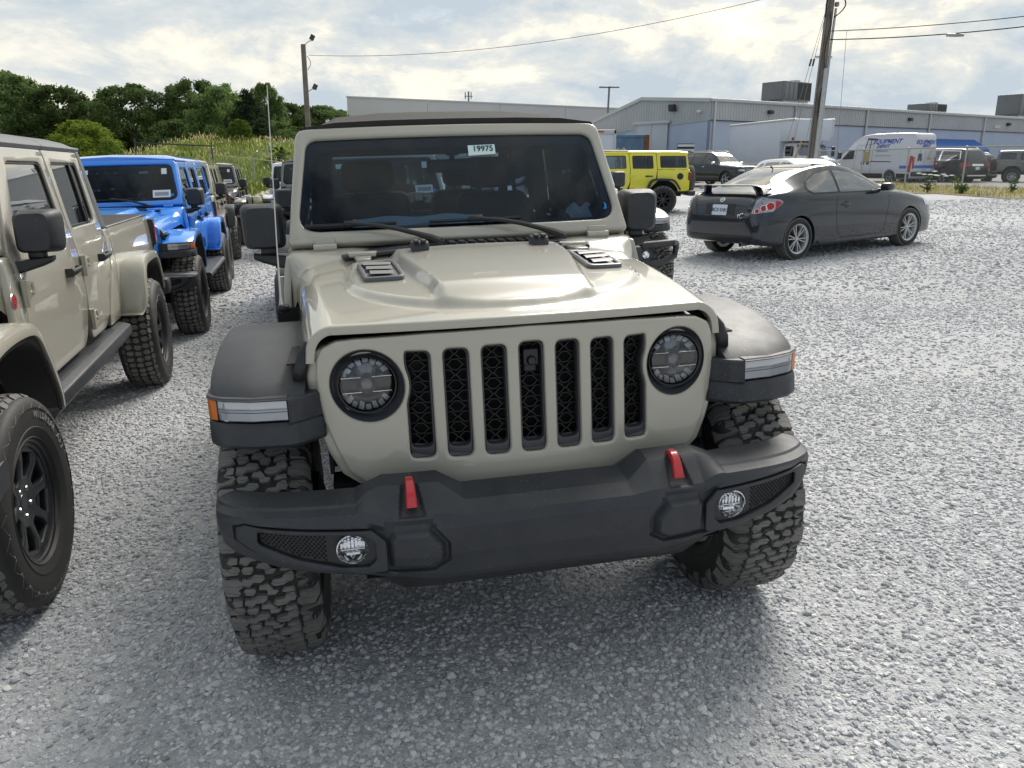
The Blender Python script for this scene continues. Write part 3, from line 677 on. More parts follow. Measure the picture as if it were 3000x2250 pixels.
def hook_mb(sg):
    y = sg*.385; P = [(.618, .734), (.634, .745), (.652, .746), (.670, .737), (.684, .720), (.695, .702), (.702, .688)]
    secs = []
    for i, (x, z) in enumerate(P):
        a = P[max(i-1, 0)]; b = P[min(i+1, len(P)-1)]; d = Vector((b[0]-a[0], b[1]-a[1])).normalized(); n = (-d.y, d.x); n = n if n[1] > 0 or n[0] > 0 else (-n[0], -n[1])
        w_ = lerp(.0105, .0155, i/(len(P)-1)); t = .008
        secs.append([(x+n[0]*o, y+yy, z+n[1]*o) for yy, o in ((-w_, t*.4), (-w_*.75, t), (w_*.75, t), (w_, t*.4), (w_, -t), (-w_, -t))])
    return MB().loft(secs)
def skid_mb():
    secs = []
    for y in [lerp(-.52, .52, k/20) for k in range(21)]:
        e = ss(.40, .52, abs(y)); z0 = lerp(.428, .485, e); secs.append([(.695, y, .49), (.688, y, z0+.02), (.668, y, z0), (.56, y, z0+.01), (.56, y, .49)])
    return MB().loft(secs)
# windscreen ---------------------------------------------------------
def WSm(a, b, c):
    cr = .034*(1-(a/.75)**2); k = 1+.022*(1-(a/.7)**2)*ss(.2, .55, b); b *= k
    return (-.757+cr*(1-.3*b/.55)-.525*b+.851*c, a, 1.272+.851*b+.525*c)
WSO = [(-.742, 0), (.742, 0), (.683, .553), (-.683, .553)]; WSI = [(-.700, .058), (.700, .058), (.640, .500), (-.640, .500)]
def ws_frame_mb(): return plate(rpoly(WSO, [.02, .02, .055, .055], 5), [rpoly(WSI, [.085, .085, .06, .06], 6)], .05, .012, (.08, .1), 3).map(lambda a, b, c: WSm(a, b, c-.012))
def ws_glass_mb(): return plate(rpoly([(-.708, .050), (.708, .050), (.648, .508), (-.648, .508)], .07, 5), (), .004, 0, (.08, .1)).map(lambda a, b, c: WSm(a, b, c-.006))
def ws_frit_mb(): return plate(rpoly([(-.706, .052), (.706, .052), (.646, .506), (-.646, .506)], .075, 5), [rpoly([(-.662, .080), (.662, .080), (.612, .452), (-.612, .452)], .06, 5)], .003, 0, (.08, .1)).map(lambda a, b, c: WSm(a, b, c-.012))
# body side ------------------------------------------------------------
def Yb(z): return sinterp([(.50, .735), (.62, .757), (.80, .772), (1.0, .776), (1.15, .768), (1.25, .750), (1.30, .742), (1.75, .676), (1.80, .66)], z)
def side_mb(poly, holes=(), th=.03, bev=.006, off=0., step=(.25, .07)): return plate(poly, holes, th, bev, step).map(lambda a, b, c: (a, Yb(b)+off+c-th/2, b))
FDOOR = rpoly([(-.818, .640), (-1.83, .640), (-1.935, .90), (-1.935, 1.27), (-1.885, 1.728), (-1.108, 1.728), (-.818, 1.268)], [.10, .14, .2, .1, .03, .05, .02], 5)
FWIN = rpoly([(-.99, 1.295), (-1.835, 1.295), (-1.80, 1.662), (-1.21, 1.662)], [.03, .05, .06, .09], 5)
RDOOR = rpoly([(-1.95, .640), (-2.36, .640), (-2.50, .70), (-2.70, .97), (-2.735, 1.27), (-2.69, 1.728), (-1.90, 1.728), (-1.95, 1.27)], [.10, .12, .12, .25, .1, .03, .03, .1], 5)
RWIN = rpoly([(-2.015, 1.295), (-2.63, 1.295), (-2.60, 1.662), (-1.985, 1.662)], [.04, .05, .05, .05], 5)
def arch_cut(ax, z0, R_=.50):   # notch in the bottom edge of a panel, right to left
    return [(ax+R_*cos(t), .46+R_*1.02*sin(t)) for t in [radians(12)+radians(156)*k/12 for k in range(13)]]
# ------------------------------------------------------------------ assembling one off-road car
def cowl_mb():
    def f(u, v):
        x = lerp(-.582, -.80, u); s = -1+2*v; sg = 1 if s >= 0 else -1; a = abs(s); y, z, n = hood_sec(-.582, s)
        if a < .80: q = (sg*.728*a/.80, 1.262-.008*a)
        elif a < .93: t = (a-.80)/.13*pi/2; q = (sg*(.728+.028*sin(t)), 1.254-.028*(1-cos(t)))
        else: q = (sg*(.756+.014*(a-.93)/.07), lerp(1.226, .95, (a-.93)/.07))
        k = ss(.0, .75, u)*(1 if a > .55 else ss(.3, .55, a)*.8+.2); return (x, lerp(y, q[0], k), lerp(z, q[1], k)-.0015)
    return MB().grid(f, 10, 110)
def cowl_grille_mb():
    m = plate(rpoly([(-.600, -.52), (-.600, .52), (-.665, .53), (-.742, .53), (-.742, -.53), (-.665, -.53)], .015, 3), [rpoly([(-.635, -.10+d), (-.635, .10+d), (-.69, .10+d), (-.69, -.10+d)], .01, 2) for d in (-.15, .31)], .014, .004, .1)
    return m.map(lambda a, b, c: (a, b, hood_z(-.582, b)+.017+.04*(-.58-a)+c))
def cowl_slats_mb():
    m = MB()
    for k in range(9):
        y = -.05+k*.042-.02
        m.rbox(-.690, -.630, y-.014, y+.014, 0, .010, .003, 1, fn=lambda a, b, c: (a+(b-y)*.6, b, hood_z(-.582, b)+.0245+.04*(-.58-a)+c))
    return m
def hood_hinge_mb(sg):
    y = sg*.444; z = hood_z(-.56, y); m = MB()
    m.rbox(-.66, -.585, y-.055, y+.055, z+.012, z+.030, .007, 2)
    m.rbox(-.60, -.47, y-.036, y+.036, z+.002, z+.018, .006, 2, fn=lambda a, b, c: (a, y+(b-y)*(1-.25*ss(-.55, -.47, a)), c))
    m.tube([(-.612, y-.058, z+.022), (-.612, y+.058, z+.022)], .012, 10)
    for q in (-.018, .018): m.lathe([(0, .021), (.007, .021), (.009, .017)], 8, (-.51, y+q, z), 'z')
    return m
def hood_stop_mb(sg):
    y = sg*.232; x = -.335; z = hood_z(x, y); m = MB().rbox(x-.05, x+.03, y-.034, y+.034, z-.004, z+.034, .010, 2, fn=lambda a, b, c: (a-.02*(c-z)/.034*(1 if a > x-.01 else 0), b, c))
    for q in (-.014, .014): m.rbox(x-.02, x+.028, y+q-.010, y+q+.010, z+.030, z+.040, .003, 1)
    return m
def ws_hinge_mb(sg):
    m = MB().tube([(-.728, sg*.545, 1.262), (-.728, sg*.640, 1.262)], .0165, 12); m.tube([(-.728, sg*.590, 1.262), (-.728, sg*.5925, 1.262)], .0175, 12)
    return m.rbox(-.76, -.73, min(sg*.55, sg*.635), max(sg*.55, sg*.635), 1.250, 1.300, .006)
def latch_mb(sg):
    y = sg*.655; m = MB()
    P = [(.352, y+sg*.012, .952), (.368, y+sg*.014, .985), (.378, y+sg*.006, 1.02), (.372, y-sg*.004, 1.06), (.345, y-sg*.018, 1.092)]
    secs = []
    for i, p in enumerate(P):
        w_ = [.020, .024, .026, .022, .014][i]; t = [.014, .016, .015, .013, .010][i]
        secs.append([(p[0]+t*cos(a), p[1]+w_*sin(a)*.8, p[2]+.3*t*cos(a)) for a in [2*pi*k/10 for k in range(10)]])
    m.loft(secs)
    m.tube([(.345, y-sg*.035, .975), (.345, y+sg*.04, .975)], .017, 12); m.rbox(.315, .36, y-.022, y+.022, .90, .985, .008)
    m.rbox(.325, .372, y-sg*.03-.016, y-sg*.03+.016, 1.072, 1.094, .008); return m
def mirror_mb(sg):
    secs = []
    for t, yy in ((0, .772), (.06, .764), (.30, .762), (.85, .766), (1, .780)):
        x = lerp(-.985, -.862, t); y1 = lerp(.950, .930, t) if t < 1 else .912; z1 = 1.442 if 0 < t < 1 else 1.428; z0 = 1.250 if 0 < t < 1 else 1.266
        if t == .85: z1 -= .006; z0 += .006; y1 -= .004
        secs.append([(x+(.012 if 0 < t else 0)*(1-abs(b-1.345)/.1), sg*a, b) for a, b in rpoly([(yy, z0), (y1-.006, z0), (y1, z1), (yy+.004, z1)], .034, 4)])
    return MB().loft(secs)
def mirror_glass_mb(sg): return plate(rpoly([(.785, 1.27), (.932, 1.27), (.936, 1.428), (.788, 1.428)], .03, 4), (), .004).map(lambda a, b, c: (-.987+c, sg*a, b))
def mirror_arm_mb(sg):
    secs = []
    for y, x0, x1, z0, z1 in ((.735, -.975, -.845, 1.160, 1.222), (.79, -.965, -.855, 1.172, 1.226), (.86, -.955, -.875, 1.192, 1.232), (.90, -.945, -.885, 1.208, 1.236)):
        secs.append([(a, sg*y, b) for a, b in rpoly([(x0, z0+.01), (x1, z0), (x1, z1), (x0, z1)], .012, 3)])
    m = MB().loft(secs); return m.rbox(-.95, -.89, min(sg*.80, sg*.87), max(sg*.80, sg*.87), 1.225, 1.262, .01)
def wiper_mb(py, y0, y1):
    """arm from its pivot at y=py to the blade that spans y0..y1 low on the glass"""
    bm_ = .080; m = MB(); c = (y0+y1)/2
    m.tube([WSm(lerp(y0, y1, k/8), bm_, .016) for k in range(9)], .0085, 6)
    m.rbox(c-.03, c+.03, bm_-.012, bm_+.012, .014, .036, .006, 2, fn=lambda a, b, cc: WSm(a, b, cc))
    p0 = Vector((-.655, py, 1.272)); p1 = Vector(WSm(c, bm_, .032)); e = Vector((-.668, lerp(py, c, .10), 1.288))
    P = [p0, e]+[e.lerp(p1, k/5)+Vector((0, 0, .012*sin(pi*k/5))) for k in range(1, 6)]
    m.tube(P, [.016, .015, .011, .010, .009, .008, .007], 7); m.lathe([(0, .02), (.018, .018), (.020, .0)], 12, (-.655, py, 1.258), 'z'); return m
def roof_mb(x0, x1, soft=False, crown=.05, tail=.0):
    secs = []; n = 14
    for k in range(n+1):
        x = lerp(x0, x1, k/n); z0 = 1.742; lift = crown*(ss(-1.0, -1.35, -abs(x)) if False else ss(1.0, 1.5, -x)); t = tail*ss(-x1-.25, -x1, -x); ex = ss(1.02, 1.12, -x)
        zt = 1.766+.004*ex+lift-t*1.2; W = .660 if soft else .676
        h = [(W, z0-.012), (W+.006, z0+.006), (W, z0+.016), (W-.035, lerp(1.757, 1.775, ex)+lift*.25-t), (W-.12, lerp(1.760, 1.786, ex)+lift*.7-t), (.35, zt+.022-.006), (0, zt+.028)]
        if soft: h = [(W, z0-.012), (W+.004, z0+.004), (W-.004, z0+.012), (W-.04, 1.758+lift*.15-t), (W-.15, 1.772+lift*.85-t), (.30, zt+.012), (0, zt+.014)]
        secs.append([(x, a, b) for a, b in h]+[(x, -a, b) for a, b in h[::-1][1:]]+[(x, -.6, z0-.02), (x, .6, z0-.02)])
    return MB().loft(secs)
def handle_mb(x, z=1.085, sg=1, L_=.2):
    y = Yb(z); m = MB()
    P = [(x+.105, y-.004, z-.004), (x+.100, y+.030, z-.002), (x+.05, y+.040, z), (x-.04, y+.040, z+.002), (x-.085, y+.036, z+.002), (x-.098, y+.012, z+.002)]
    secs = [[(p[0]+(.012 if i == 0 else 0)*0, p[1]+.011*cos(a), p[2]+[.026, .024, .017, .015, .016, .016][i]*sin(a)) for a in [2*pi*k/10 for k in range(10)]] for i, p in enumerate(P)]
    return m.loft(secs)
def hinge_mb(x, z):
    y = Yb(z); m = MB().tube([(x+.012, y+.014, z-.062), (x+.012, y+.014, z+.058)], .0155, 10)
    m.rbox(x-.115, x-.002, y-.002, y+.020, z-.034, z+.058, .007, 2, fn=lambda a, b, c: (a, b-.006*ss(x-.04, x-.115, -a) if False else b, z+(c-z)*(1-.30*ss(.0, .11, x-a))))
    for i in range(3): m.rbox(x-.10+i*.012, x-.094+i*.012, y+.018, y+.0235, z-.018, z+.040, .002, 1)
    for q in (-.008, .03): m.lathe([(0, .030), (.008, .030), (.010, .024)], 8, (x-.075, y-.004, z+q), 'y')
    return m
RARCH = [(.47, .625, .735, .90), (.465, .72, .735, .93), (.43, .86, .735, .936), (.36, .965, .735, .937), (.25, 1.012, .735, .937), (.0, 1.022, .735, .937), (-.24, 1.010, .735, .937), (-.36, .955, .735, .936), (-.45, .84, .735, .934), (-.53, .71, .735, .925)]
def rflare_mb(ax):
    return arch_loft(fine([(ax+p[0], p[1], p[2], p[3]) for p in RARCH]), .735, .937, .06)
def seat_mb(x, y, w_=.26):
    m = MB().rbox(x, x+.50, y-w_, y+w_, .78, .95, .06, 3)
    m.rbox(x-.10, x+.06, y-w_, y+w_, .85, 1.42, .06, 3, fn=lambda a, b, c: (a-.16*(c-.85)/.57, y+(b-y)*(1-.18*ss(1.1, 1.42, c)), c))
    m.rbox(x-.29, x-.18, y-.14, y+.14, 1.44, 1.62, .05, 3); m.tube([(x-.24, y-.06, 1.38), (x-.24, y-.06, 1.46)], .008, 6); m.tube([(x-.24, y+.06, 1.38), (x-.24, y+.06, 1.46)], .008, 6); return m
def steering_mb():
    m = MB(); M = Matrix.Translation((-1.20, .385, 1.235)) @ Matrix.Rotation(radians(-66), 4, 'Y')
    t = MB().tube([(.185*cos(2*pi*k/32), .185*sin(2*pi*k/32), 0) for k in range(33)], .016, 8, False); m.merge(t, M)
    m.merge(MB().rbox(-.07, .07, -.08, .08, -.03, .02, .02), M)
    for a in (0, pi, -pi/2): m.merge(MB().tube([(.05*cos(a), .05*sin(a), -.005), (.18*cos(a), .18*sin(a), 0)], .014, 6), M)
    m.tube([(-1.18, .385, 1.22), (-.95, .385, 1.12)], .03, 8); return m
def rollbar_mb(x1):
    m = MB()
    for s in (-1, 1):
        m.tube([(-1.02, s*.62, 1.30), (-1.12, s*.60, 1.62), (-1.25, s*.585, 1.69), (-2.0, s*.58, 1.70), (x1, s*.58, 1.68), (x1-.12, s*.60, 1.60), (x1-.25, s*.62, 1.0)], .032, 8)
        m.tube([(-2.0, s*.58, 1.70), (-2.02, s*.64, 1.5), (-2.05, s*.67, .9)], .035, 8)
    m.tube([(-2.0, -.58, 1.70), (-2.0, .58, 1.70)], .03, 8); m.tube([(x1, -.58, 1.68), (x1, .58, 1.68)], .03, 8); m.tube([(-1.14, -.6, 1.66), (-1.14, .6, 1.66)], .024, 8); return m
def chassis_mb(xr, rear):
    m = MB()
    for s in (-1, 1): m.rbox(rear+.15, .50, s*.42-.045, s*.42+.045, .50, .62, .01)
    for ax in (.10, xr):
        m.tube([(ax, -.72, .41), (ax, .72, .41)], .045, 10); m.lathe([(0, -.11), (.10, -.09), (.15, 0), (.10, .09), (0, .11)], 16, (ax, .15 if ax > 0 else 0, .41), 'x')
        for s in (-1, 1):
            P = [(ax+.055*cos(t), s*.50+.055*sin(t), .46+.42*t/(2*pi*6)) for t in [2*pi*6*k/96 for k in range(97)]]
            m.tube(P, .009, 5); m.tube([(ax-.09, s*.56, .42), (ax-.14, s*.53, .90)], .03, 8); m.lathe([(0, -.03), (.17, -.03), (.17, .0), (.06, .03)], 20, (ax, s*.66, .41), 'y')
    m.tube([(.17, -.62, .38), (.17, .62, .36)], .018, 8); m.tube([(.12, .5, .50), (.12, -.6, .42)], .016, 8)
    m.rbox(rear+.3, .1, -.36, .36, .50, .60, .02); m.rbox(-1.4, .35, -.25, .25, .60, .95, .05); m.rbox(-.9, -1.0+.5, -.2, .2, .42, .52, .02)
    return m
def liner_mb():
    m = MB()
    for s in (-1, 1):
        m.box(-.60, .37, s*.60-.006, s*.60+.006, .68, 1.05); m.box(-.62, -.60, min(s*.55, s*.80), max(s*.55, s*.72), .60, 1.04); m.box(-.60, .37, min(s*.60, s*.70), max(s*.60, s*.70), 1.030, 1.036)
    m.box(.30, .36, -.60, .60, .70, 1.06); m.box(-.6, .33, -.55, .55, 1.06, 1.075); return m
def rear_light_mb(x, s): return MB().rbox(x-.045, x+.04, min(s*.70, s*.80), max(s*.70, s*.80), .97, 1.20, .015)
def jeep(name, label, pose, pnt, body='4dr', top='hard', fender='plast', topmat=None, steer=0., tyre='at', rim='jeep', zoff=0., hook=None, bumper='wide', sticker=None, letters=None, group=None, hero=False, cat='suv', world=None, wheelmat=None, dims=1.0, step_bar=False, nofog=False):
    X, Y, yaw = pose
    M = NEAR @ Matrix.Translation((X, Y, zoff)) @ Matrix.Rotation(radians(yaw-90), 4, 'Z') if world is None else world @ Matrix.Rotation(radians(yaw-90), 4, 'Z')
    if dims != 1: M = M @ Matrix.Scale(dims, 4)
    r = empty(name, M); tag(r, label, cat, group)
    C = cached; fm = PLAST if fender == 'plast' else pnt; tm = topmat or FABRIC
    AF = 0. if body == 'truck' else .10; AX = {'2dr': -2.36, '4dr': -2.908, 'truck': -3.387}[body]; REAR = {'2dr': -3.16, '4dr': -3.70, 'truck': -4.62}[body]
    # front clip
    put('hood', C('hood', hood_mb), pnt, r)
    g = put('grille', C('grille', grille_mb), pnt, r)
    put('grille_flange', C('gflange', grille_flange_mb), pnt, g)
    for k in range(7):
        put('slot_bezel', C(('sbez', k), lambda: slot_bezel_mb(k)), SLOTG if hero else PLASTD, g)
        if hero or bumper == 'wide' or True: put('honeycomb_insert', C(('smesh', k), lambda: slot_mesh_mb(k)), material('matt black mesh', (.004, .004, .005), .5), g)
    put('splash_panel', C('splash', lambda: MB().box(.36, .60, -.52, .52, .655, .668).box(.30, .40, -.60, .60, .60, .66)), PLASTD, r)
    put('radiator', C('rad', lambda: MB().box(.40, .415, -.40, .40, .70, 1.10)), DARK, r)
    if hero:
        cm = put('grille_camera', C('gcam', lambda: MB().rbox(.455, .497, -.022, .024, 1.005, 1.055, .006).lathe([(0, .018), (.010, .018), (.013, .012), (.016, 0)], 20, (.492, .001, 1.022), 'x').rbox(.47, .486, -.018, .018, .985, 1.006, .003)), PLASTD, g)
    for s in (1, -1):
        h = put('headlight', C(('hring', s), lambda: hl_ring_mb(s)), PLASTD, r)
        put('headlight_bowl', C(('hbowl', s), lambda: hl_bowl_mb(s)), PLAST, h)
        put('reflector', C(('hrefl', s), lambda: hl_reflector_mb(s)), MIRRD, h); put('lamp_back', C(('hback', s), lambda: hl_back_mb(s)), material('smoked reflector', (.11, .115, .12), .12, .6, coat=.6), h); put('dark_band', C(('hband', s), lambda: hl_band_mb(s)), FRIT, h)
        put('bright_trim', C(('htrim', s), lambda: hl_trim_mb(s)), CHROME, h); put('projector_lens', C(('hproj', s), lambda: hl_proj_mb(s)), material('projector glass', (.05, .06, .075), .05, 0, spec=1., coat=1.), h)
        put('lens', C(('hlens', s), lambda: hl_lens_mb(s)), LENS, h)
        f = put('front_fender', C(('fen', s), lambda: fender_mb() if s > 0 else fender_mb().mirror_y()), fm, r)
        put('fender_nose', C(('nose', s), lambda: fender_nose_mb() if s > 0 else fender_nose_mb().mirror_y()), PLAST, f)
        put('lamp_bar', C(('lbar', s), lambda: fender_lampbar_mb() if s > 0 else fender_lampbar_mb().mirror_y()), LAMPF, f)
        put('running_lamp', C(('lamp', s), lambda: fender_lamp_mb() if s > 0 else fender_lamp_mb().mirror_y()), LENS, f)
        put('amber_marker', C(('amb', s), lambda: fender_amber_mb() if s > 0 else fender_amber_mb().mirror_y()), AMBERB, f)
        if fender != 'plast': put('inner_lip', C(('flip', s), lambda: lip_of(FPATH[1:], -.1, .48) if s > 0 else lip_of(FPATH[1:], -.1, .48).mirror_y()), PLASTD, f)
        put('hood_latch', C(('latch', s), lambda: latch_mb(s)), PLASTD, r)
        put('hood_hinge', C(('hinge', s), lambda: hood_hinge_mb(s)), material('cast hinge metal', (.40, .39, .35), .35, .4, coat=.3) if hero else pnt, r)
        put('windshield_hinge', C(('wh', s), lambda: ws_hinge_mb(s)), pnt, r)
        if hero:
            put('hood_bump_stop', C(('stop', s), lambda: hood_stop_mb(s)), PLAST, r)
            v = put('hood_vent', C(('vent', s), lambda: vent_frame_mb(s)), PLASTG, r); put('vent_floor', C(('ventf', s), lambda: vent_floor_mb(s)), VENTF, v)
            for k in range(3): put('vent_louvre', C(('slat', s, k), lambda: vent_slat_mb(s, k)), VENTG, v)
        mr = put('side_mirror', C(('mir', s), lambda: mirror_mb(s)), PLAST, r)
        put('mirror_arm', C(('marm', s), lambda: mirror_arm_mb(s)), PLASTD, mr); put('mirror_glass', C(('mgl', s), lambda: mirror_glass_mb(s)), CHROME, mr)
    # bumper
    if bumper == 'wide':
        b = put('front_bumper', C('bumper', lambda: bumper_mb().mesh('bumper', 17)), PLAST, r)
        put('lower_skid', C('skid', skid_mb), PLASTD, b)
        for s in (1, -1):
            put('fog_bezel', C(('fbez', s), lambda: fog_bezel_mb(s)), PLAST, b); put('fog_tray', C(('ftray', s), lambda: fog_tray_mb(s)), PLASTD, b); put('fog_mesh', C(('fmesh', s), lambda: fog_mesh_mb(s)), PLASTD, b)
            fo = put('fog_lamp', C(('fring', s), lambda: fog_ring_mb(s)), CHROME, r)
            put('reflector', C(('fbowl', s), lambda: fog_bowl_mb(s)), MIRR, fo); put('reflector_fins', C(('fcore', s), lambda: fog_core_mb(s)), MIRR, fo); put('lens', C(('flens', s), lambda: fog_lens_mb(s)), LENS, fo)
    else:
        b = put('front_bumper', C('tubebumper', tube_bumper_mb), PLAST, r)
        for s in (1, -1):
            fo = put('fog_lamp', C(('fring2', s), lambda: MB().lathe([(.05, -.02), (.05, .01), (.042, .012), (.04, .0)], 24, (.70, s*.50, .60), 'x')), PLASTD, r)
            put('reflector', C(('fb2', s), lambda: MB().lathe([(.041, .0), (.03, -.02), (0, -.03)], 20, (.70, s*.50, .60), 'x')), MIRR, fo)
    if hook:
        for s in (1, -1): put('tow_hook', C(('hook', s), lambda: hook_mb(s)), hook, r)
    # cowl, windscreen
    put('cowl', C('cowl', cowl_mb), pnt, r)
    cg = put('cowl_grille', C('cowlg', cowl_grille_mb), PLAST, r); put('cowl_slats', C('cowls', cowl_slats_mb), PLASTD, cg)
    wf = put('windshield_frame', C('wsf', ws_frame_mb), pnt, r)
    put('windshield_glass', C('wsg', ws_glass_mb), WSG, wf); put('glass_border', C('wsfr', ws_frit_mb), FRIT, wf)
    put('wiper', C('wip1', lambda: wiper_mb(-.117, -.670, -.290)), PLASTD, r); put('wiper', C('wip2', lambda: wiper_mb(.4125, -.150, .250)), PLASTD, r)
    # sides
    sides = {}
    sides['cowl_side'] = (('cs',), lambda: side_mb(rpoly([(-.60, .66), (-.810, .64), (-.810, 1.240), (-.70, 1.238), (-.655, 1.10)], .02, 3), (), .03, .005))
    if body == '2dr':
        dr = rpoly([(-.818, .640), (-1.96, .640), (-2.06, .90), (-2.06, 1.27), (-2.02, 1.728), (-1.108, 1.728), (-.818, 1.268)], [.10, .14, .2, .1, .03, .05, .02], 5); wn = rpoly([(-.99, 1.295), (-1.96, 1.295), (-1.93, 1.662), (-1.21, 1.662)], [.03, .05, .06, .09], 5); doors = [('d2', dr, wn)]
        x0 = -2.07
    else:
        doors = [('fd', FDOOR, FWIN), ('rd', RDOOR, RWIN)]; x0 = -2.745
    if body == 'truck':
        sides['cab_corner'] = (('cc',), lambda: side_mb(rpoly([(-2.52, .62), (-2.86, .62), (-2.885, 1.0), (-2.885, 1.235), (-2.75, 1.235), (-2.715, .97), (-2.52, .70)], .015, 3), (), .03, .005))
        bed = [(-2.915, .66), (-2.99, .66)]+[(AX+.49*cos(t), .52+.47*sin(t)) for t in [radians(17)+radians(146)*k/14 for k in range(15)]]+[(-4.0, .66), (-4.60, .66), (-4.60, 1.245), (-2.915, 1.245)]
        sides['bed_side'] = (('bed',), lambda: side_mb(bed, (), .03, .006, -.004))
        up = rpoly([(-2.745, 1.245), (-2.885, 1.240), (-2.775, 1.735), (-2.70, 1.735)], .015, 3); upk = ('cpil',)
    else:
        q = [(x0, .66), (max(AX+.52, x0-.2) if body == '2dr' else x0-.02, .66)] if False else [(x0, .95 if body != '2dr' else .66)]
        q += [(AX+.49*cos(t), .52+.47*sin(t)) for t in [radians(17)+radians(146)*k/14 for k in range(15)]]+[(REAR, .66), (REAR, 1.265), (x0, 1.265)]
        sides['rear_quarter'] = (('rq', body), lambda: side_mb(q, (), .03, .006))
        up = rpoly([(x0-.0, 1.275), (REAR+.02, 1.275), (REAR+.09, 1.738), (x0+.04, 1.738)], [.02, .03, .05, .02], 4); upk = ('rqu', body)
        wq = rpoly([(x0-.085, 1.32), (REAR+.085, 1.32), (REAR+.125, 1.66), (x0-.06, 1.66)], .045, 5)
    for s in (1, -1):
        def mm(k, fn):
            return C((k, s), lambda: fn() if s > 0 else fn().mirror_y())
        for nm, (k, fn) in sides.items(): put(nm, mm(k, fn), pnt, r)
        for k, dp, wp in doors:
            d = put('door', mm(k, lambda: side_mb(dp, [wp], .032, .007)), pnt, r)
            put('window_glass', mm(k+'g', lambda: side_mb([(a, b) for a, b in wp], (), .004, 0, -.018)), SIDEG if k != 'rd' or hero else TINTG, d)
            ring = [(lerp(sum(p[0] for p in wp)/len(wp), a, .962), lerp(sum(p[1] for p in wp)/len(wp), b, .93)) for a, b in wp]
            put('window_seal', mm(k+'s', lambda: side_mb(wp, [ring], .012, .002, -.010)), PLASTD, d)
            if k == 'rd': put('division_bar', mm('rdb', lambda: side_mb([(-2.45, 1.297), (-2.475, 1.297), (-2.455, 1.66), (-2.43, 1.66)], (), .012, .002, -.006)), PLASTD, d)
            xh = -1.68 if k == 'fd' else (-2.50 if k == 'rd' else -1.82); xg = -.815 if k != 'rd' else -1.95
            put('door_handle', mm(k+'h', lambda: handle_mb(xh)), PLASTD, d)
            for zz in (1.085, .770): put('door_hinge', mm(k+'hg%d' % int(zz*100), lambda: hinge_mb(xg, zz)), pnt, d)
        if body == 'truck': put('rear_pillar', mm(upk, lambda: side_mb(up, (), .03, .005)), tm, r)
        else:
            tp = put('top_side', mm(upk, lambda: side_mb(up, [wq], .03, .006)), tm, r)
            put('window_glass', mm(upk+('g',), lambda: side_mb(wq, (), .004, 0, -.014)), TINTG, tp)
        rf = put('rear_flare', mm(('rfl', body), lambda: rflare_mb(AX)), fm, r)
        if fender != 'plast': put('inner_lip', mm(('rlip', body), lambda: lip_of([(AX+p[0], p[1], p[2], p[3]) for p in RARCH], AX, .48)), PLASTD, rf)
        put('rock_rail', mm(('rail', body, step_bar), lambda: rail_mb(doors[-1][0], step_bar)), PLAST, r)
        put('tail_lamp_housing', C(('tl', body, s), lambda: rear_light_mb(REAR, s)), PLASTD, r); 
        put('tail_lamp', C(('tll', body, s), lambda: MB().rbox(REAR-.05, REAR-.02, min(s*.72, s*.79), max(s*.72, s*.79), 1.0, 1.17, .01).rbox(REAR-.03, REAR+.02, s*.80-.004, s*.80+.006 if s > 0 else s*.80+.004, 1.0, 1.17, .004)), REDB, r)
    # roof
    if top == 'soft': put('soft_top', C(('soft', body), lambda: roof_mb(-1.035, REAR+.08, True, .055, .03)), tm, r)
    else:
        xe = -2.80 if body == 'truck' else REAR+.06
        put('roof_panel', C('roof1', lambda: roof_mb(-1.04, -1.925, crown=.03)), tm, r)
        put('hard_top', C(('roof2', body), lambda: roof_mb(-1.932, xe, crown=.03, tail=.02)), tm, r)
    # back end
    if body == 'truck':
        put('cab_back', C('cabb', lambda: MB().box(-2.885, -2.86, -.74, .74, .62, 1.25).box(-2.83, -2.81, -.66, .66, 1.25, 1.74)), pnt, r)
        put('bed_cover', C('bcov', bed_cover_mb), FABRIC, r)
        put('tailgate', C('tgt', lambda: MB().rbox(-4.62, -4.58, -.68, .68, .70, 1.245, .012)), pnt, r)
        put('bed_floor', C('bfl', lambda: MB().box(-4.58, -2.90, -.70, .70, .70, .74).box(-4.5, -2.95, -.73, -.60, .70, 1.0).box(-4.5, -2.95, .60, .73, .70, 1.0)), DARK, r)
    else:
        put('tailgate', C(('tg', body), lambda: MB().rbox(REAR-.012, REAR+.03, -.70, .70, .64, 1.27, .015)), pnt, r)
        bw = put('rear_window', C(('rw', body), lambda: MB().add([(REAR+.02, -.64, 1.29), (REAR+.02, .64, 1.29), (REAR+.085, .60, 1.72), (REAR+.085, -.60, 1.72)], [(0, 1, 2, 3)])), SIDEG if hero else TINTG, r)
        sw = wheel(r, 1, REAR-.14, .02, .98, -pi/2, tyre, rim, mat=wheelmat, name='spare_wheel'); sw.rotation_euler = (0, 0, pi/2)
        put('spare_carrier', C(('spc', body), lambda: MB().rbox(REAR-.10, REAR, -.15, .15, .85, 1.1, .02)), PLASTD, r)
    put('rear_bumper', C(('rb', body), lambda: MB().rbox(REAR-.19, REAR-.01, -.80, .80, .52, .68, .03, 3).rbox(REAR-.12, REAR+.06, .74, .86, .53, .67, .03).rbox(REAR-.12, REAR+.06, -.86, -.74, .53, .67, .03)), PLAST, r)
    # inside and under
    put('dashboard', C('dash', lambda: MB().rbox(-1.00, -.80, -.70, .70, .95, 1.285, .03, 3, fn=lambda a, b, c: (a+(.12 if c < 1.1 else 0), b, c-.02*(b/.7)**2)).rbox(-1.03, -.95, .20, .56, 1.15, 1.30, .03)), INTER, r)
    put('steering_wheel', C('stw', steering_mb), INTER, r)
    for s in (1, -1): put('seat', C(('seat', s), lambda: seat_mb(-1.95, s*.37)), INTER, r)
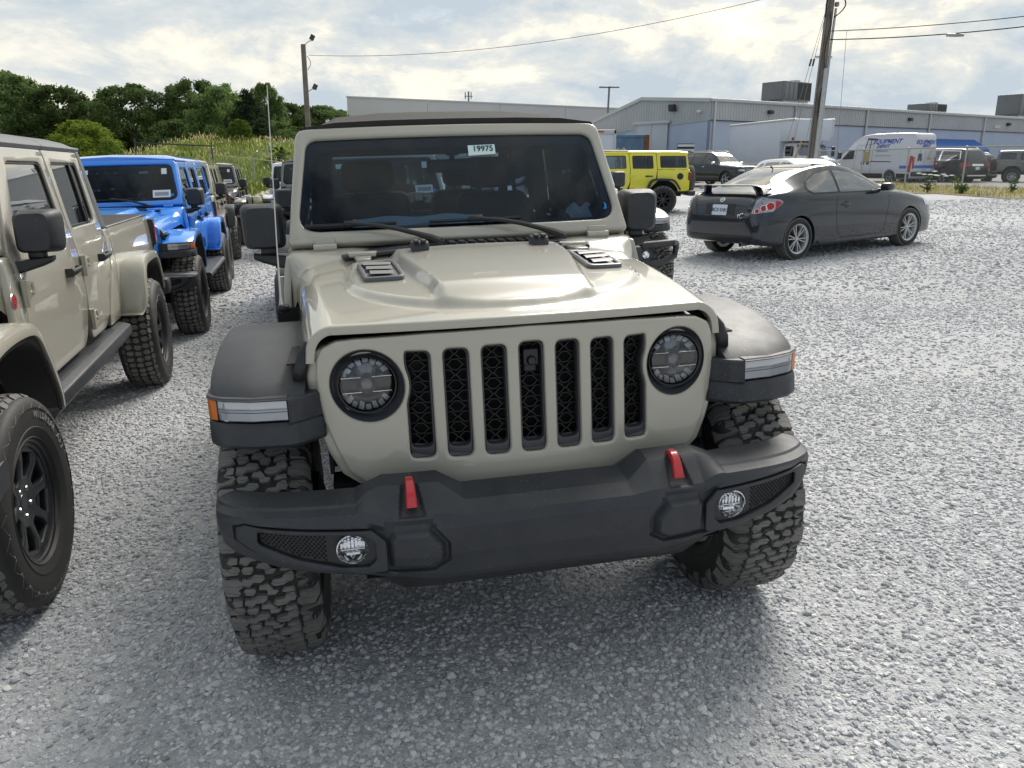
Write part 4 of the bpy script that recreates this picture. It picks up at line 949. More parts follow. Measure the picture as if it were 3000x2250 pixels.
    if body != '2dr' or hero: put('rear_seat', C(('rseat', body), lambda: seat_mb(-2.75 if body != '2dr' else -2.6, -.30, .27).merge(seat_mb(-2.75 if body != '2dr' else -2.6, .30, .27))), INTER, r)
    put('roll_bar', C(('roll', body), lambda: rollbar_mb(-2.68 if body == 'truck' else REAR+.35)), INTER, r)
    put('rear_view_mirror', C('rvm', lambda: MB().rbox(-1.10, -1.07, -.115, .125, 1.545, 1.605, .02, 3).tube([(-1.065, .0, 1.60), (-1.02, .0, 1.665)], .012, 6).rbox(-1.06, -1.01, -.035, .035, 1.62, 1.70, .015)), PLASTD, r)
    put('cabin_floor', C(('floor', body), lambda: MB().box(-2.86 if body == 'truck' else REAR+.03, -.60, -.72, .72, .60, .66).box(-.80, -.72, -.72, .72, .60, 1.22)), INTER, r)
    put('underbody', C(('chas', body), lambda: chassis_mb(AX, REAR)), DARK, r); put('wheel_liner', C('liner', liner_mb), DARK, r)
    put('rear_liner', C(('rliner', body), lambda: MB().box(AX-.5, AX+.5, -.74, .74, 1.0, 1.02).box(AX-.5, AX+.5, .58, .60, .6, 1.0).box(AX-.5, AX+.5, -.60, -.58, .6, 1.0).box(AX+.5, AX+.52, -.745, .745, .62, 1.0)), DARK, r)
    for x, s in ((AF, 1), (AF, -1), (AX, 1), (AX, -1)):
        wheel(r, s, x, s*.805, .405, steer if x == AF else 0, tyre, rim, mat=wheelmat, letters=letters)
    return r
def rail_mb(last, step_bar):
    xb = -2.05 if last == 'd2' else -2.72; m = MB()
    if step_bar:
        secs = [[(x, a, b) for a, b in rpoly([(.66, .47), (.93, .46), (.95, .50), (.93, .525), (.66, .53)], .015, 3)] for x in (-.70, -.76, xb+.3, xb+.24)]; return m.loft(secs)
    secs = []
    for x, e in ((-.68, .04), (-.74, 0), (xb+.05, 0), (xb, .03)):
        secs.append([(x, a, b) for a, b in rpoly([(.66, .495+e), (.815-e, .500+e), (.850-e, .545), (.846-e, .600), (.80-e, .612), (.66, .60)], .016, 3)])
    return m.loft(secs)
def bed_cover_mb():
    def f(u, v):
        x = lerp(-2.90, -4.60, u); y = lerp(-.755, .755, v); fold = .018*abs(sin(u*3*pi))**.5; e = 1-abs(2*v-1)**8
        return (x, y, 1.240+.022*e*(.3+.7*min(1, fold/.018)))
    return MB().grid(f, 30, 16).add([(-2.90, -.755, 1.235), (-2.90, .755, 1.235), (-4.60, .755, 1.235), (-4.60, -.755, 1.235)], [(0, 1, 2, 3)])
def tube_bumper_mb():
    m = MB(); m.rbox(.60, .74, -.45, .45, .52, .70, .035, 3)
    for s in (1, -1):
        m.rbox(.61, .73, min(s*.44, s*.90), max(s*.44, s*.90), .66, .735, .03, 3, fn=lambda a, b, c: (a-.35*max(0, abs(b)-.55), b, c))
        m.tube([(.62, s*.88, .70), (.58, s*.905, .64), (.60, s*.88, .56), (.66, s*.70, .50), (.68, s*.45, .52)], .035, 10)
        m.lathe([(.075, -.05), (.078, .0), (.07, .012), (.05, .01)], 24, (.695, s*.50, .60), 'x')
        for k in range(4): m.lathe([(0, .012), (.012, .010), (.014, 0)], 6, (.62-.02*k, s*(.50+.1*k), .735), 'z')
    return m
# ------------------------------------------------------------------ road cars: lofted shells with fitted glass, lamps and trim
def crom(P, t):
    """Catmull-Rom through rows of numbers at parameter t in [0, n-1]"""
    n = len(P); i = min(int(t), n-2); u = t-i; p0, p1, p2, p3 = P[max(i-1, 0)], P[i], P[i+1], P[min(i+2, n-1)]
    return [.5*(2*b+(-a+c)*u+(2*a-5*b+4*c-d)*u*u+(-a+3*b-3*c+d)*u**3) for a, b, c, d in zip(p0, p1, p2, p3)]
def shell(st, nx=72, box=0.):
    """st rows: x, z bottom, half width at sill, z belt, half width at belt, z top, half width at top"""
    def sec(r):
        x, zb, ws, zl, wl, zt, wt = r; h = zl-zb; wm = max(ws, wl)*1.012; k = zt-zl
        H = [(0, zb), (ws*.8, zb), (ws*.97, zb+.03), (ws, zb+.10*h+.02), (wm, zb+.50*h), (wl*1.004, zb+.86*h), (wl*.985, zl), (lerp(wl, wt, .52)+.01*k, lerp(zl, zt, .50)), (wt*1.0+.004, lerp(zl, zt, .86)), (wt*(.90+.06*box), zt-.012-.02*k*(1-box)), (wt*.5, zt-.002), (0, zt)]
        pts = [crom(H, t*(len(H)-1)/30) for t in range(31)]
        pts = [(max(a, 0), b) for a, b in pts]
        return [(x, a, b) for a, b in pts]+[(x, -a, b) for a, b in pts[-2:0:-1]]
    rows = [sec(crom(st, i*(len(st)-1)/nx)) for i in range(nx+1)]
    return MB().loft(rows)
def cut_arches(me, axles, R_, zc, W):
    ob = bpy.data.objects.new('t', me); COL.objects.link(ob); cu = []
    for ax in axles:
        for s in (1, -1):
            m = MB().lathe([(0, 0), (R_, 0), (R_, .40), (0, .40)], 40, (ax, 0, zc), 'y').map(lambda x, y, z: (x, s*(W-.30)+s*y, z)).mesh('cut')
            c = bpy.data.objects.new('cut', m); COL.objects.link(c); cu.append(c)
            md = ob.modifiers.new('b', 'BOOLEAN'); md.object = c; md.operation = 'DIFFERENCE'; md.solver = 'EXACT'
    dg = bpy.context.evaluated_depsgraph_get(); out = bpy.data.meshes.new_from_object(ob.evaluated_get(dg))
    bpy.data.objects.remove(ob)
    for c in cu: bpy.data.objects.remove(c)
    out.shade_smooth(); out.set_sharp_from_angle(angle=radians(38)); return out
def bvh_of(me): return BVHTree.FromPolygons([v.co for v in me.vertices], [list(p.vertices) for p in me.polygons])
FRAMES = {'L': (Vector((0, 3, 0)), Vector((1, 0, 0)), Vector((0, 0, 1)), Vector((0, -1, 0))), 'R': (Vector((0, -3, 0)), Vector((1, 0, 0)), Vector((0, 0, 1)), Vector((0, 1, 0))),
          'F': (Vector((5, 0, 0)), Vector((0, 1, 0)), Vector((0, 0, 1)), Vector((-1, 0, 0))), 'B': (Vector((-9, 0, 0)), Vector((0, 1, 0)), Vector((0, 0, 1)), Vector((1, 0, 0))), 'T': (Vector((0, 0, 5)), Vector((1, 0, 0)), Vector((0, 1, 0)), Vector((0, 0, -1)))}
def fit_on(bvh, poly, view, off=.003, th=.003, holes=(), step=.06, src=None):
    """lay a thin panel onto the shell, seen from side 'L','R','F','B' or 'T' (or an own frame)"""
    O, A, B, D = FRAMES[view] if isinstance(view, str) else view
    m = src or plate(poly, holes, th, 0, step); V = []
    for a, b, c in m.v:
        o = O+A*a+B*b; h = bvh.ray_cast(o, D)
        if h[0] is None: h = bvh.find_nearest(o+D*3); 
        n = h[1]; n = n if n.dot(D) < 0 else -n
        V.append(tuple(h[0]+(n*.6-D*.4).normalized()*(off+c)))
    m.v = V; return m
def line_on(bvh, pts, view, w_=.007, off=.0015):
    """panel gap: a thin dark ribbon along a polyline"""
    P = []
    for (a, b), (c, d) in zip(pts, pts[1:]):
        n = max(2, int(sqrt((c-a)**2+(d-b)**2)/.04)); P += [(lerp(a, c, k/n), lerp(b, d, k/n)) for k in range(n)]
    P.append(pts[-1]); L_ = []; R_ = []
    for i, p in enumerate(P):
        q = P[min(i+1, len(P)-1)]; o = P[max(i-1, 0)]; d = Vector((q[0]-o[0], q[1]-o[1])).normalized(); L_.append((p[0]-d.y*w_/2, p[1]+d.x*w_/2)); R_.append((p[0]+d.y*w_/2, p[1]-d.x*w_/2))
    m = MB(); n = len(P); m.add([(a, b, 0) for a, b in L_+R_], [(i, i+1, n+i+1, n+i) for i in range(n-1)])
    return fit_on(bvh, None, view, off, src=m)
GAPM = material('panel gap', (.006, .006, .006), .7)
def both_sides(fn): return [(s, fn(s)) for s in ('L', 'R')]
def finish_wheels(r, axles, y, R_, hw, rr, rim, mat, tyre='street', steer=0., liner=True, W=.8):
    for i, ax in enumerate(axles):
        for s in (1, -1): wheel(r, s, ax, s*y, R_, steer if i == 0 else 0, tyre, rim, R_, hw, rr, mat, N=34)
    put('wheel_wells', MB().merge(MB().box(min(axles)-.36, max(axles)+.36, -(y-hw-.02), y-hw-.02, R_*.75, R_*2.1)), DARK, r)
def root_at(name, loc, heading, tilt=None):
    """heading: world direction (x, y) the vehicle points to"""
    a = atan2(heading[1], heading[0]); return empty(name, (NEAR if tilt else Matrix()) @ Matrix.Translation(loc) @ Matrix.Rotation(a, 4, 'Z'))
# --- dark coupe ----------------------------------------------------
def coupe():
    r = root_at('coupe_car', (6.42, 14.38, 0), (.861, .508), True)
    tag(r, 'dark slate blue two-door coupe with rear spoiler parked on the gravel', 'car')
    AX = (0., -2.78); st = [(.90, .34, .42, .58, .44, .60, .30), (.86, .24, .62, .64, .62, .70, .48), (.70, .19, .77, .70, .74, .775, .60), (.35, .18, .845, .79, .80, .86, .68), (-.1, .17, .862, .87, .832, .935, .72), (-.5, .17, .868, .92, .848, .985, .73), (-.85, .17, .872, .945, .856, 1.15, .66), (-1.25, .17, .876, .955, .862, 1.335, .60), (-1.65, .17, .878, .965, .866, 1.408, .585), (-2.05, .17, .88, .975, .870, 1.408, .58), (-2.45, .18, .88, .99, .868, 1.345, .57), (-2.80, .19, .878, 1.005, .860, 1.225, .56), (-3.08, .21, .868, 1.01, .842, 1.105, .59), (-3.30, .24, .85, .995, .815, 1.035, .66), (-3.46, .27, .82, .94, .775, .985, .66), (-3.56, .31, .76, .84, .71, .88, .58), (-3.60, .38, .66, .68, .60, .70, .42)]
    me = cut_arches(shell(st).mesh('coupe_body', 60), AX, .345, .33, .90); bv = bvh_of(me)
    put('body', me, SLATE, r)
    dw = rpoly([(-.80, .972), (-1.10, 1.150), (-1.42, 1.272), (-1.84, 1.318), (-1.875, .985)], [.02, .05, .08, .02, .03], 4); qw = rpoly([(-1.925, .99), (-1.90, 1.318), (-2.25, 1.268), (-2.52, 1.155), (-2.60, 1.06), (-2.50, 1.0)], [.03, .02, .06, .05, .04, .04], 4)
    for s in ('L', 'R'):
        tr = rpoly([(-.74, .955), (-1.09, 1.168), (-1.41, 1.294), (-1.86, 1.343), (-2.27, 1.29), (-2.55, 1.172), (-2.64, 1.055), (-2.52, .975), (-1.88, .965)], .03, 3)
        put('window_trim', fit_on(bv, tr, s, .003), PLASTD, r)
        put('door_window', fit_on(bv, dw, s, .0065), GLS, r); put('quarter_window', fit_on(bv, qw, s, .0065), GLS, r)
        door = [(-.62, .93), (-.60, .80), (-.66, .60), (-.72, .33), (-.80, .285), (-1.80, .285), (-1.90, .36), (-1.955, .60), (-1.95, .85), (-1.90, .975)]
        put('door_gap', line_on(bv, door, s), GAPM, r)
        put('sill_trim', fit_on(bv, rpoly([(-.50, .215), (-2.35, .215), (-2.35, .262), (-.50, .275)], .01, 2), s, .008, .012), SLATE, r)
        sy = 1 if s == 'L' else -1; y = .86
        h = MB().rbox(-1.83, -1.63, y-.02, y+.035, .775, .805, .014, 3).map(lambda a, b, c: (a, sy*b, c)); put('door_handle', h, SLATE, r)
        put('handle_recess', fit_on(bv, circ(-1.72, .79, .055, 16), s, .002), PLASTD, r)
        mm = MB().rbox(-.93, -.76, .88, 1.06, .965, 1.085, .04, 3).rbox(-.87, -.80, .80, .92, .96, .995, .012).map(lambda a, b, c: (a, sy*b, c)); put('side_mirror', mm, SLATE, r)
        put('bumper_gap', line_on(bv, [(-3.02, .62), (-3.15, .60), (-3.42, .635)], s, .006), GAPM, r)
        # tail lamps on the rear corner
        D = Vector((.80, -sy*.60, 0)); A = Vector((.60*sy, .80, 0)) if sy > 0 else Vector((-.60, .80, 0)); A = Vector((0, 0, 1)).cross(D)*-1
        O = Vector((-3.42, sy*.72, 0))-D*3; fr = (O, A, Vector((0, 0, 1)), D); k = -sy
        lamp = rpoly([(-.17*k, .735), (-.10*k, .93), (-.02*k, .965), (.22*k, .935), (.27*k, .89), (.14*k, .76)], .02, 3)
        lp = put('tail_lamp', fit_on(bv, lamp, fr, .004, .006), material('tail lamp lens', (.30, .30, .33), .12, .5, coat=1.), r)
        for cx, cz, rr_ in ((-.085, .775, .036), (.005, .815, .048), (.095, .84, .062)):
            put('lamp_ring', fit_on(bv, circ(cx*k, cz, rr_, 24), fr, .008, .006, [circ(cx*k, cz, rr_*.86, 24)]), CHROME, lp); put('red_reflector', fit_on(bv, circ(cx*k, cz, rr_*.85, 24), fr, .007, .006), REDB, lp)
        put('red_side', fit_on(bv, rpoly([(.17*k, .79), (.17*k, .92), (.255*k, .89), (.15*k, .77)], .01, 2), fr, .008, .004), REDB, lp)
        put('head_lamp', fit_on(bv, rpoly([(.52, .665), (.80, .655), (.80, .70), (.60, .755), (.44, .77)], .02, 3), s, .004), LAMPW, r)
    put('rear_window', fit_on(bv, rpoly([(-2.42, -.46), (-2.42, .46), (-3.06, .55), (-3.06, -.55)], .06, 4), 'T', .004, step=.05), GLR, r)
    put('windshield', fit_on(bv, rpoly([(-.58, -.64), (-.58, .64), (-1.34, .52), (-1.34, -.52)], .06, 4), 'T', .004, step=.05), GLR, r)
    put('sun_roof', fit_on(bv, rpoly([(-1.45, -.45), (-1.45, .45), (-2.30, .45), (-2.30, -.45)], .05, 3), 'T', .004, step=.08), TINTR, r)
    put('trunk_gap', line_on(bv, [(-.60, .985), (-.52, .80), (-.47, .62), (.47, .62), (.52, .80), (.60, .985)], 'B'), GAPM, r)
    put('plate_recess', fit_on(bv, rpoly([(-.30, .70), (.30, .70), (.30, .875), (-.30, .875)], .02, 3), 'B', .002), PLASTD, r)
    pl = put('license_plate', fit_on(bv, rpoly([(-.155, .70), (.155, .70), (.155, .855), (-.155, .855)], .012, 2), 'B', .012, .004), material('plate white', (.62, .68, .78), .5), r)
    def back_text(t, size, cy, cz, off=.006, bold=.0, sh=0.):
        g = text_mb(t, size, .002, bold=bold, shear=sh); g.v = [(cy-a, cz+b, c) for a, b, c in g.v]; return fit_on(bv, None, 'B', off, src=g)
    put('plate_number', back_text('BCX 0181', .074, 0, .775, .017, .001), material('plate navy', (.02, .035, .12), .6), pl)
    put('model_badge', back_text('tC', .11, -.42, .70, .005, .002, .3), CHROME, r)
    em = plate(circ(0, .925, .045, 24, .030), [circ(0, .925, .034, 24, .021)], .004); put('emblem', fit_on(bv, None, 'B', .006, src=em), CHROME, r)
    put('emblem_bar', fit_on(bv, [(-.06, .918), (-.02, .918), (-.005, .935), (.005, .915), (.02, .932), (.06, .932), (.06, .940), (.02, .940), (.0, .922), (-.02, .927), (-.06, .927)], 'B', .006, .004, step=None), CHROME, r)
    # spoiler on two legs
    secs = []
    for k in range(13):
        y = lerp(-.72, .72, k/12); e = ss(.52, .72, abs(y)); z = 1.135-.055*e; x = -3.36+.06*e; c_ = .15*(1-.25*e)
        secs.append([(x+c_, y, z-.004), (x+c_*.6, y, z+.016), (x, y, z+.020), (x-c_*.55, y, z+.012), (x-c_*.6, y, z+.004), (x, y, z-.010)])
    sp = put('spoiler', MB().loft(secs), SLATE, r)
    for sy in (1, -1): put('spoiler_leg', MB().loft([[(-3.40+a+dx, sy*(.50+dy)+b, z) for a, b in ((0, -.02), (.13, -.02), (.13, .02), (0, .02))] for z, dx, dy in ((.985, .02, .06), (1.06, 0, .03), (1.13, -.03, 0))]), SLATE, sp)
    put('lower_valance', fit_on(bv, rpoly([(-.62, .30), (.62, .30), (.66, .40), (-.66, .40)], .02, 2), 'B', .004), PLASTD, r)
    put('exhaust_pipe', MB().lathe([(.030, -.2), (.036, 0), (.030, .004), (.026, -.1)], 16, (-3.56, -.42, .27), 'x').map(lambda a, b, c: (-7.12-a, b, c)), GUN, r)
    put('roof_antenna', MB().tube([(-2.45, 0, 1.36), (-2.50, 0, 1.40)], .012, 6), PLASTD, r)
    finish_wheels(r, AX, .765, .322, .108, .218, 'coupe', ALLOY)
GLS = material('side window grey', (.085, .095, .095), .03, 0, coat=1., spec=1.); GLR = material('bright screen glass', (.12, .13, .14), .02, .0, coat=1., spec=1.); TINTR = material('dark roof glass', (.01, .01, .012), .03, 0, coat=1.)
DGL = material('dark window glass', (.012, .014, .016), .03, 0, coat=1.); LAMPW = material('lamp glass', (.55, .56, .58), .1, .6, coat=1.)
# --- generic estate / suv ------------------------------------------
def suv(name, label, loc, heading, pnt, L_=4.8, W=.96, H=1.76, wb=2.91, fo=.92, clear=.24, R_=.385, cat='suv', rim='five', rimmat=None, front='bars', rails=True, plate_txt=None, chrome=False, glassm=None, tilt=None, dz=0., wide_lamp=False):
    r = root_at(name, loc, heading, tilt); tag(r, label, cat)
    xr = fo-L_; h = H; b = .60*H; AX = (0., -wb)
    st = [(fo, clear+.14, W*.62, .42*h, W*.66, .46*h, W*.5), (fo-.05, clear+.03, W*.86, .50*h, W*.84, .56*h, W*.66), (fo-.25, clear, W*.96, .54*h, W*.92, .60*h, W*.74), (-.1, clear, W, .575*h, W*.965, .635*h, W*.78), (-.55, clear, W, .60*h, W*.972, .66*h, W*.77), (-.85, clear, W, .615*h, W*.975, .78*h, W*.72), (-1.25, clear, W, .62*h, W*.975, .945*h, W*.66), (-1.7, clear, W, .625*h, W*.975, 1.0*h, W*.645), (xr+1.0, clear, W, .635*h, W*.97, .995*h, W*.635), (xr+.45, clear+.02, W*.985, .64*h, W*.95, .965*h, W*.62), (xr+.22, clear+.04, W*.96, .64*h, W*.92, .86*h, W*.64), (xr+.07, clear+.08, W*.90, .60*h, W*.86, .66*h, W*.70), (xr, clear+.16, W*.78, .48*h, W*.74, .52*h, W*.56)]
    me = cut_arches(shell(st, 60).mesh(name+'_body', 60), AX, R_*1.12, R_*1.02, W+.03); bv = bvh_of(me); g = glassm or DGL
    put('body', me, pnt, r)
    fw = rpoly([(-.80, .645*h), (-1.28, .915*h), (-1.72, .935*h), (-1.78, .65*h)], .04, 3); rw = rpoly([(-1.86, .65*h), (-1.80, .935*h), (-2.55, .925*h), (-2.62, .66*h)], .04, 3); qw = rpoly([(-2.72, .665*h), (-2.66, .92*h), (xr+.62, .90*h), (xr+.42, .69*h)], .05, 3)
    for s in ('L', 'R'):
        if chrome: put('window_chrome', fit_on(bv, rpoly([(-.72, .633*h), (-1.25, .935*h), (-2.65, .945*h), (xr+.58, .92*h), (xr+.36, .675*h)], .05, 3), s, .003), CHROME, r)
        for nm, p in (('front_window', fw), ('rear_door_window', rw), ('quarter_window', qw)): put(nm, fit_on(bv, p, s, .006), g, r)
        for pts in ([(-.66, .60*h), (-.62, .42*h), (-.72, clear+.08), (-1.80, clear+.08), (-1.82, .645*h)], [(-1.82, clear+.08), (-2.30, clear+.08), (-2.50, .42*h), (-2.68, .655*h)]): put('door_gap', line_on(bv, pts, s, .010), GAPM, r)
        sy = 1 if s == 'L' else -1
        for xh in (-1.66, -2.52): put('door_handle', MB().rbox(xh-.10, xh+.08, W-.02, W+.02, .555*h, .575*h, .008).map(lambda a, b_, c: (a, sy*b_, c)), CHROME if chrome or front == 'bars' else pnt, r)
        put('side_mirror', MB().rbox(-.95, -.80, W-.02, W+.17, .63*h, .71*h, .04, 3).map(lambda a, b_, c: (a, sy*b_, c)), CHROME if front == 'bars' else pnt, r)
        if rails: put('roof_rail', MB().tube([(-1.35, sy*W*.60, .985*h), (-1.5, sy*W*.60, 1.022*h), (xr+.8, sy*W*.59, 1.018*h), (xr+.62, sy*W*.58, .985*h)], .018, 8), ALLOY, r)
        put('head_lamp', fit_on(bv, rpoly([(sy*W*.52, .43*h), (sy*W*.90, .45*h), (sy*W*.90, .505*h), (sy*W*.52, .50*h)], .02, 3), 'F', .006), LAMPW, r)
        tl = rpoly([(sy*W*.62, .46*h), (sy*W*.92, .47*h), (sy*W*.92, .60*h), (sy*W*.74, .60*h)], .03, 3) if not wide_lamp else rpoly([(sy*W*.46, .50*h), (sy*W*.95, .47*h), (sy*W*.95, .575*h), (sy*W*.62, .585*h)], .04, 3)
        put('tail_lamp', fit_on(bv, tl, 'B', .008, .006), REDB, r)
        put('tail_lamp_side', fit_on(bv, rpoly([(xr+.10, .49*h), (xr+.34, .50*h), (xr+.26, .585*h), (xr+.10, .585*h)], .02, 2), s, .006), REDB, r)
        put('lower_cladding', fit_on(bv, rpoly([(-.46, clear+.02), (-wb+.46, clear+.02), (-wb+.46, clear+.10), (-.46, clear+.10)], .01, 2), s, .004), PLASTD, r)
    put('windshield', fit_on(bv, rpoly([(-.62, -W*.72), (-.62, W*.72), (-1.32, W*.60), (-1.32, -W*.60)], .06, 4), 'T', .004, step=.06), GLR, r)
    put('rear_window', fit_on(bv, rpoly([(-W*.70, .68*h), (W*.70, .68*h), (W*.58, .93*h), (-W*.58, .93*h)], .06, 3), 'B', .005, step=.06), g, r)
    put('rear_bumper_trim', fit_on(bv, rpoly([(-W*.80, clear+.06), (W*.80, clear+.06), (W*.82, clear+.17), (-W*.82, clear+.17)], .03, 3), 'B', .010, .01), PLASTD, r)
    if chrome: put('bumper_chrome', fit_on(bv, rpoly([(-W*.70, clear+.19), (W*.70, clear+.19), (W*.66, clear+.26), (-W*.66, clear+.26)], .02, 3), 'B', .012, .01), CHROME, r); put('tailgate_chrome', fit_on(bv, rpoly([(-.42, .50*h), (.42, .50*h), (.42, .56*h), (-.42, .56*h)], .02, 2), 'B', .008, .008), CHROME, r)
    p = put('license_plate', fit_on(bv, rpoly([(-.155, .40*h), (.155, .40*h), (.155, .40*h+.155), (-.155, .40*h+.155)], .01, 2), 'B', .014, .004), PAPERW, r)
    put('grille_panel', fit_on(bv, rpoly([(-W*.50, .435*h), (W*.50, .435*h), (W*.50, .505*h), (-W*.50, .505*h)], .02, 2), 'F', .004), PLASTD, r)
    if front == 'bars':
        for k in range(7):
            y = (k-3)*W*.135; put('grille_slot', fit_on(bv, rpoly([(y-.050, .435*h), (y+.050, .435*h), (y+.050, .508*h), (y-.050, .508*h)], .015, 2), 'F', .009, .006, [rpoly([(y-.034, .445*h), (y+.034, .445*h), (y+.034, .498*h), (y-.034, .498*h)], .01, 2)]), CHROME, r)
    put('lower_intake', fit_on(bv, rpoly([(-W*.55, .22*h), (W*.55, .22*h), (W*.62, .33*h), (-W*.62, .33*h)], .03, 3), 'F', .004), PLASTD, r)
    for sy in (1, -1): put('fog_trim', fit_on(bv, rpoly([(sy*W*.66, .27*h), (sy*W*.86, .29*h), (sy*W*.86, .32*h), (sy*W*.66, .31*h)], .01, 2), 'F', .006), CHROME, r)
    finish_wheels(r, AX, W-.14, R_, .125, R_*.66, rim, rimmat or ALLOY)
    return r
# --- white high-roof van ------------------------------------------------
def van(loc, heading):
    r = root_at('delivery_van', loc, heading); tag(r, 'white high-roof delivery van with blue lettering and side stripe behind the fence', 'van')
    h = 2.74; st = [(.92, .40, .66, .70, .70, .74, .5), (.88, .30, .92, .86, .88, .92, .72), (.62, .28, .98, 1.04, .95, 1.12, .80), (.15, .27, 1.0, 1.18, .97, 1.30, .80), (-.15, .27, 1.01, 1.24, .98, 1.55, .80), (-.75, .27, 1.02, 1.28, .99, 2.15, .80), (-1.30, .27, 1.03, 1.30, 1.0, 2.55, .80), (-2.0, .27, 1.03, 1.30, 1.0, 2.70, .82), (-3.0, .27, 1.03, 1.30, 1.0, 2.74, .83), (-4.6, .27, 1.03, 1.30, 1.0, 2.72, .82), (-4.95, .28, 1.02, 1.30, .99, 2.66, .80), (-5.05, .30, 1.0, 1.28, .97, 2.5, .78), (-5.08, .36, .96, 1.2, .93, 2.3, .74)]
    AX = (0., -3.75); me = cut_arches(shell(st, 64, 1.).mesh('van_body', 60), AX, .40, .37, 1.06); bv = bvh_of(me); put('body', me, material('van white', (.66, .68, .74), .35, coat=.8, dust=.1), r)
    LB = material('lettering blue', (.03, .09, .42), .5); ST = material('stripe blue', (.03, .16, .60), .5); GR = material('graphic grey', (.06, .06, .07), .6); YL = material('graphic ochre', (.45, .36, .16), .6)
    for s in ('L', 'R'):
        sy = 1 if s == 'L' else -1; mir = -1 if s == 'L' else 1   # reading direction
        put('cab_window', fit_on(bv, rpoly([(-.25, 1.32), (-.62, 1.80), (-1.12, 1.86), (-1.15, 1.34)], .06, 3), s, .005), DGL, r)
        put('lower_cladding', fit_on(bv, rpoly([(-.45, .30), (-3.3, .30), (-3.3, .55), (-.45, .55)], .02, 2), s, .004), PLASTD, r); put('rear_cladding', fit_on(bv, rpoly([(-4.2, .32), (-5.0, .32), (-5.0, .55), (-4.2, .55)], .02, 2), s, .004), PLASTD, r)
        put('slide_rail', fit_on(bv, rpoly([(-2.35, 1.18), (-3.75, 1.16), (-3.75, 1.21), (-2.35, 1.23)], .01, 2), s, .006, .006), PLASTD, r)
        put('door_gap', line_on(bv, [(-1.3, .5), (-1.25, 2.0), (-1.3, 2.1), (-2.4, 2.15), (-2.45, .5)], s, .014), GAPM, r)
        put('side_stripe', fit_on(bv, rpoly([(-4.35, .82), (-5.0, .82), (-5.0, .98), (-4.35, .98)], .01, 2), s, .004), ST, r)
        def side_text(t, size, cx, cz, bold=.01, sh=.3, mt=LB, nm='lettering'):
            g = text_mb(t, size, .002, bold=bold, shear=sh); g.v = [(cx+mir*a, cz+b, c) for a, b, c in g.v]; put(nm, fit_on(bv, None, s, .005, src=g), mt, r)
        side_text('EQUIPMENT', .34, -3.25, 2.28); side_text('DEPOT', .26, -3.05, 2.02); side_text('EQDepot.com', .13, -3.05, 1.78, .002, 0.); side_text('forklifts  aerial lifts  parts & service', .075, -3.15, 1.52, .001, 0., GR)
        # printed forklift picture
        for pl_, mt in ((rpoly([(-1.75, 1.15), (-2.25, 1.15), (-2.25, 1.75), (-1.75, 1.75)], .03, 2), YL), ([(-1.82, 1.75), (-1.88, 1.75), (-1.98, 2.45), (-1.92, 2.45)], GR), ([(-2.14, 1.75), (-2.20, 1.75), (-2.22, 2.45), (-2.16, 2.45)], GR), ([(-1.9, 2.40), (-2.6, 2.35), (-2.6, 2.45), (-1.9, 2.50)], GR), (circ(-1.85, 1.12, .13, 16), GR), (circ(-2.2, 1.12, .11, 16), GR)): put('printed_picture', fit_on(bv, pl_, s, .005), mt, r)
        put('tail_lamp', fit_on(bv, rpoly([(sy*.82, .80), (sy*.96, .80), (sy*.96, 1.45), (sy*.82, 1.45)], .04, 3), 'B', .008), REDB, r); put('side_lamp', fit_on(bv, rpoly([(-4.90, .62), (-5.05, .62), (-5.05, 1.5), (-4.90, 1.5)], .04, 3), s, .008), REDB, r)
        put('side_mirror', MB().rbox(-.35, -.20, 1.05, 1.30, 1.35, 1.75, .05, 3).map(lambda a, b, c: (a, sy*b, c)), PLASTD, r)
        put('head_lamp', fit_on(bv, rpoly([(.30, 1.0), (.80, .80), (.80, .95), (.35, 1.13)], .03, 3), s, .005), LAMPW, r)
    put('windshield', fit_on(bv, rpoly([(.05, -.78), (.05, .78), (-.95, .72), (-.95, -.72)], .08, 4), 'T', .005), GLR, r)
    put('back_stripe', fit_on(bv, rpoly([(-.80, .84), (.80, .84), (.80, 1.0), (-.80, 1.0)], .01, 2), 'B', .005), ST, r)
    for c in (0,): put('back_door_gap', line_on(bv, [(0, .5), (0, 2.45)], 'B', .014), GAPM, r)
    put('back_bumper', MB().rbox(-5.22, -5.02, -.98, .98, .42, .66, .04, 3), PLASTD, r)
    put('license_plate', fit_on(bv, rpoly([(-.56, .69), (-.24, .69), (-.24, .83), (-.56, .83)], .01, 2), 'B', .012), PAPERW, r)
    for t, size, cy, cz in (('EQUIPMENT', .30, 0, 2.22), ('DEPOT', .2, .0, 2.02)):
        g = text_mb(t, size, .002, bold=.009, shear=.3); g.v = [(cy-a, cz+b, c) for a, b, c in g.v]; put('lettering', fit_on(bv, None, 'B', .006, src=g), LB, r)
    for pl_ in (rpoly([(.55, 1.35), (.25, 1.35), (.25, 1.62), (.55, 1.62)], .04, 2), circ(.5, 1.3, .09, 12), circ(.3, 1.3, .09, 12), [(.40, 1.6), (.44, 1.6), (.44, 1.85), (.40, 1.85)], [(-.2, 1.30), (-.5, 1.30), (-.5, 1.42), (-.2, 1.42)], [(-.22, 1.42), (-.30, 1.42), (-.55, 1.8), (-.50, 1.82)]): put('printed_picture', fit_on(bv, pl_, 'B', .006), YL if len(pl_) < 8 else GR, r)
    finish_wheels(r, AX, .87, .35, .11, .21, 'five', GUN)
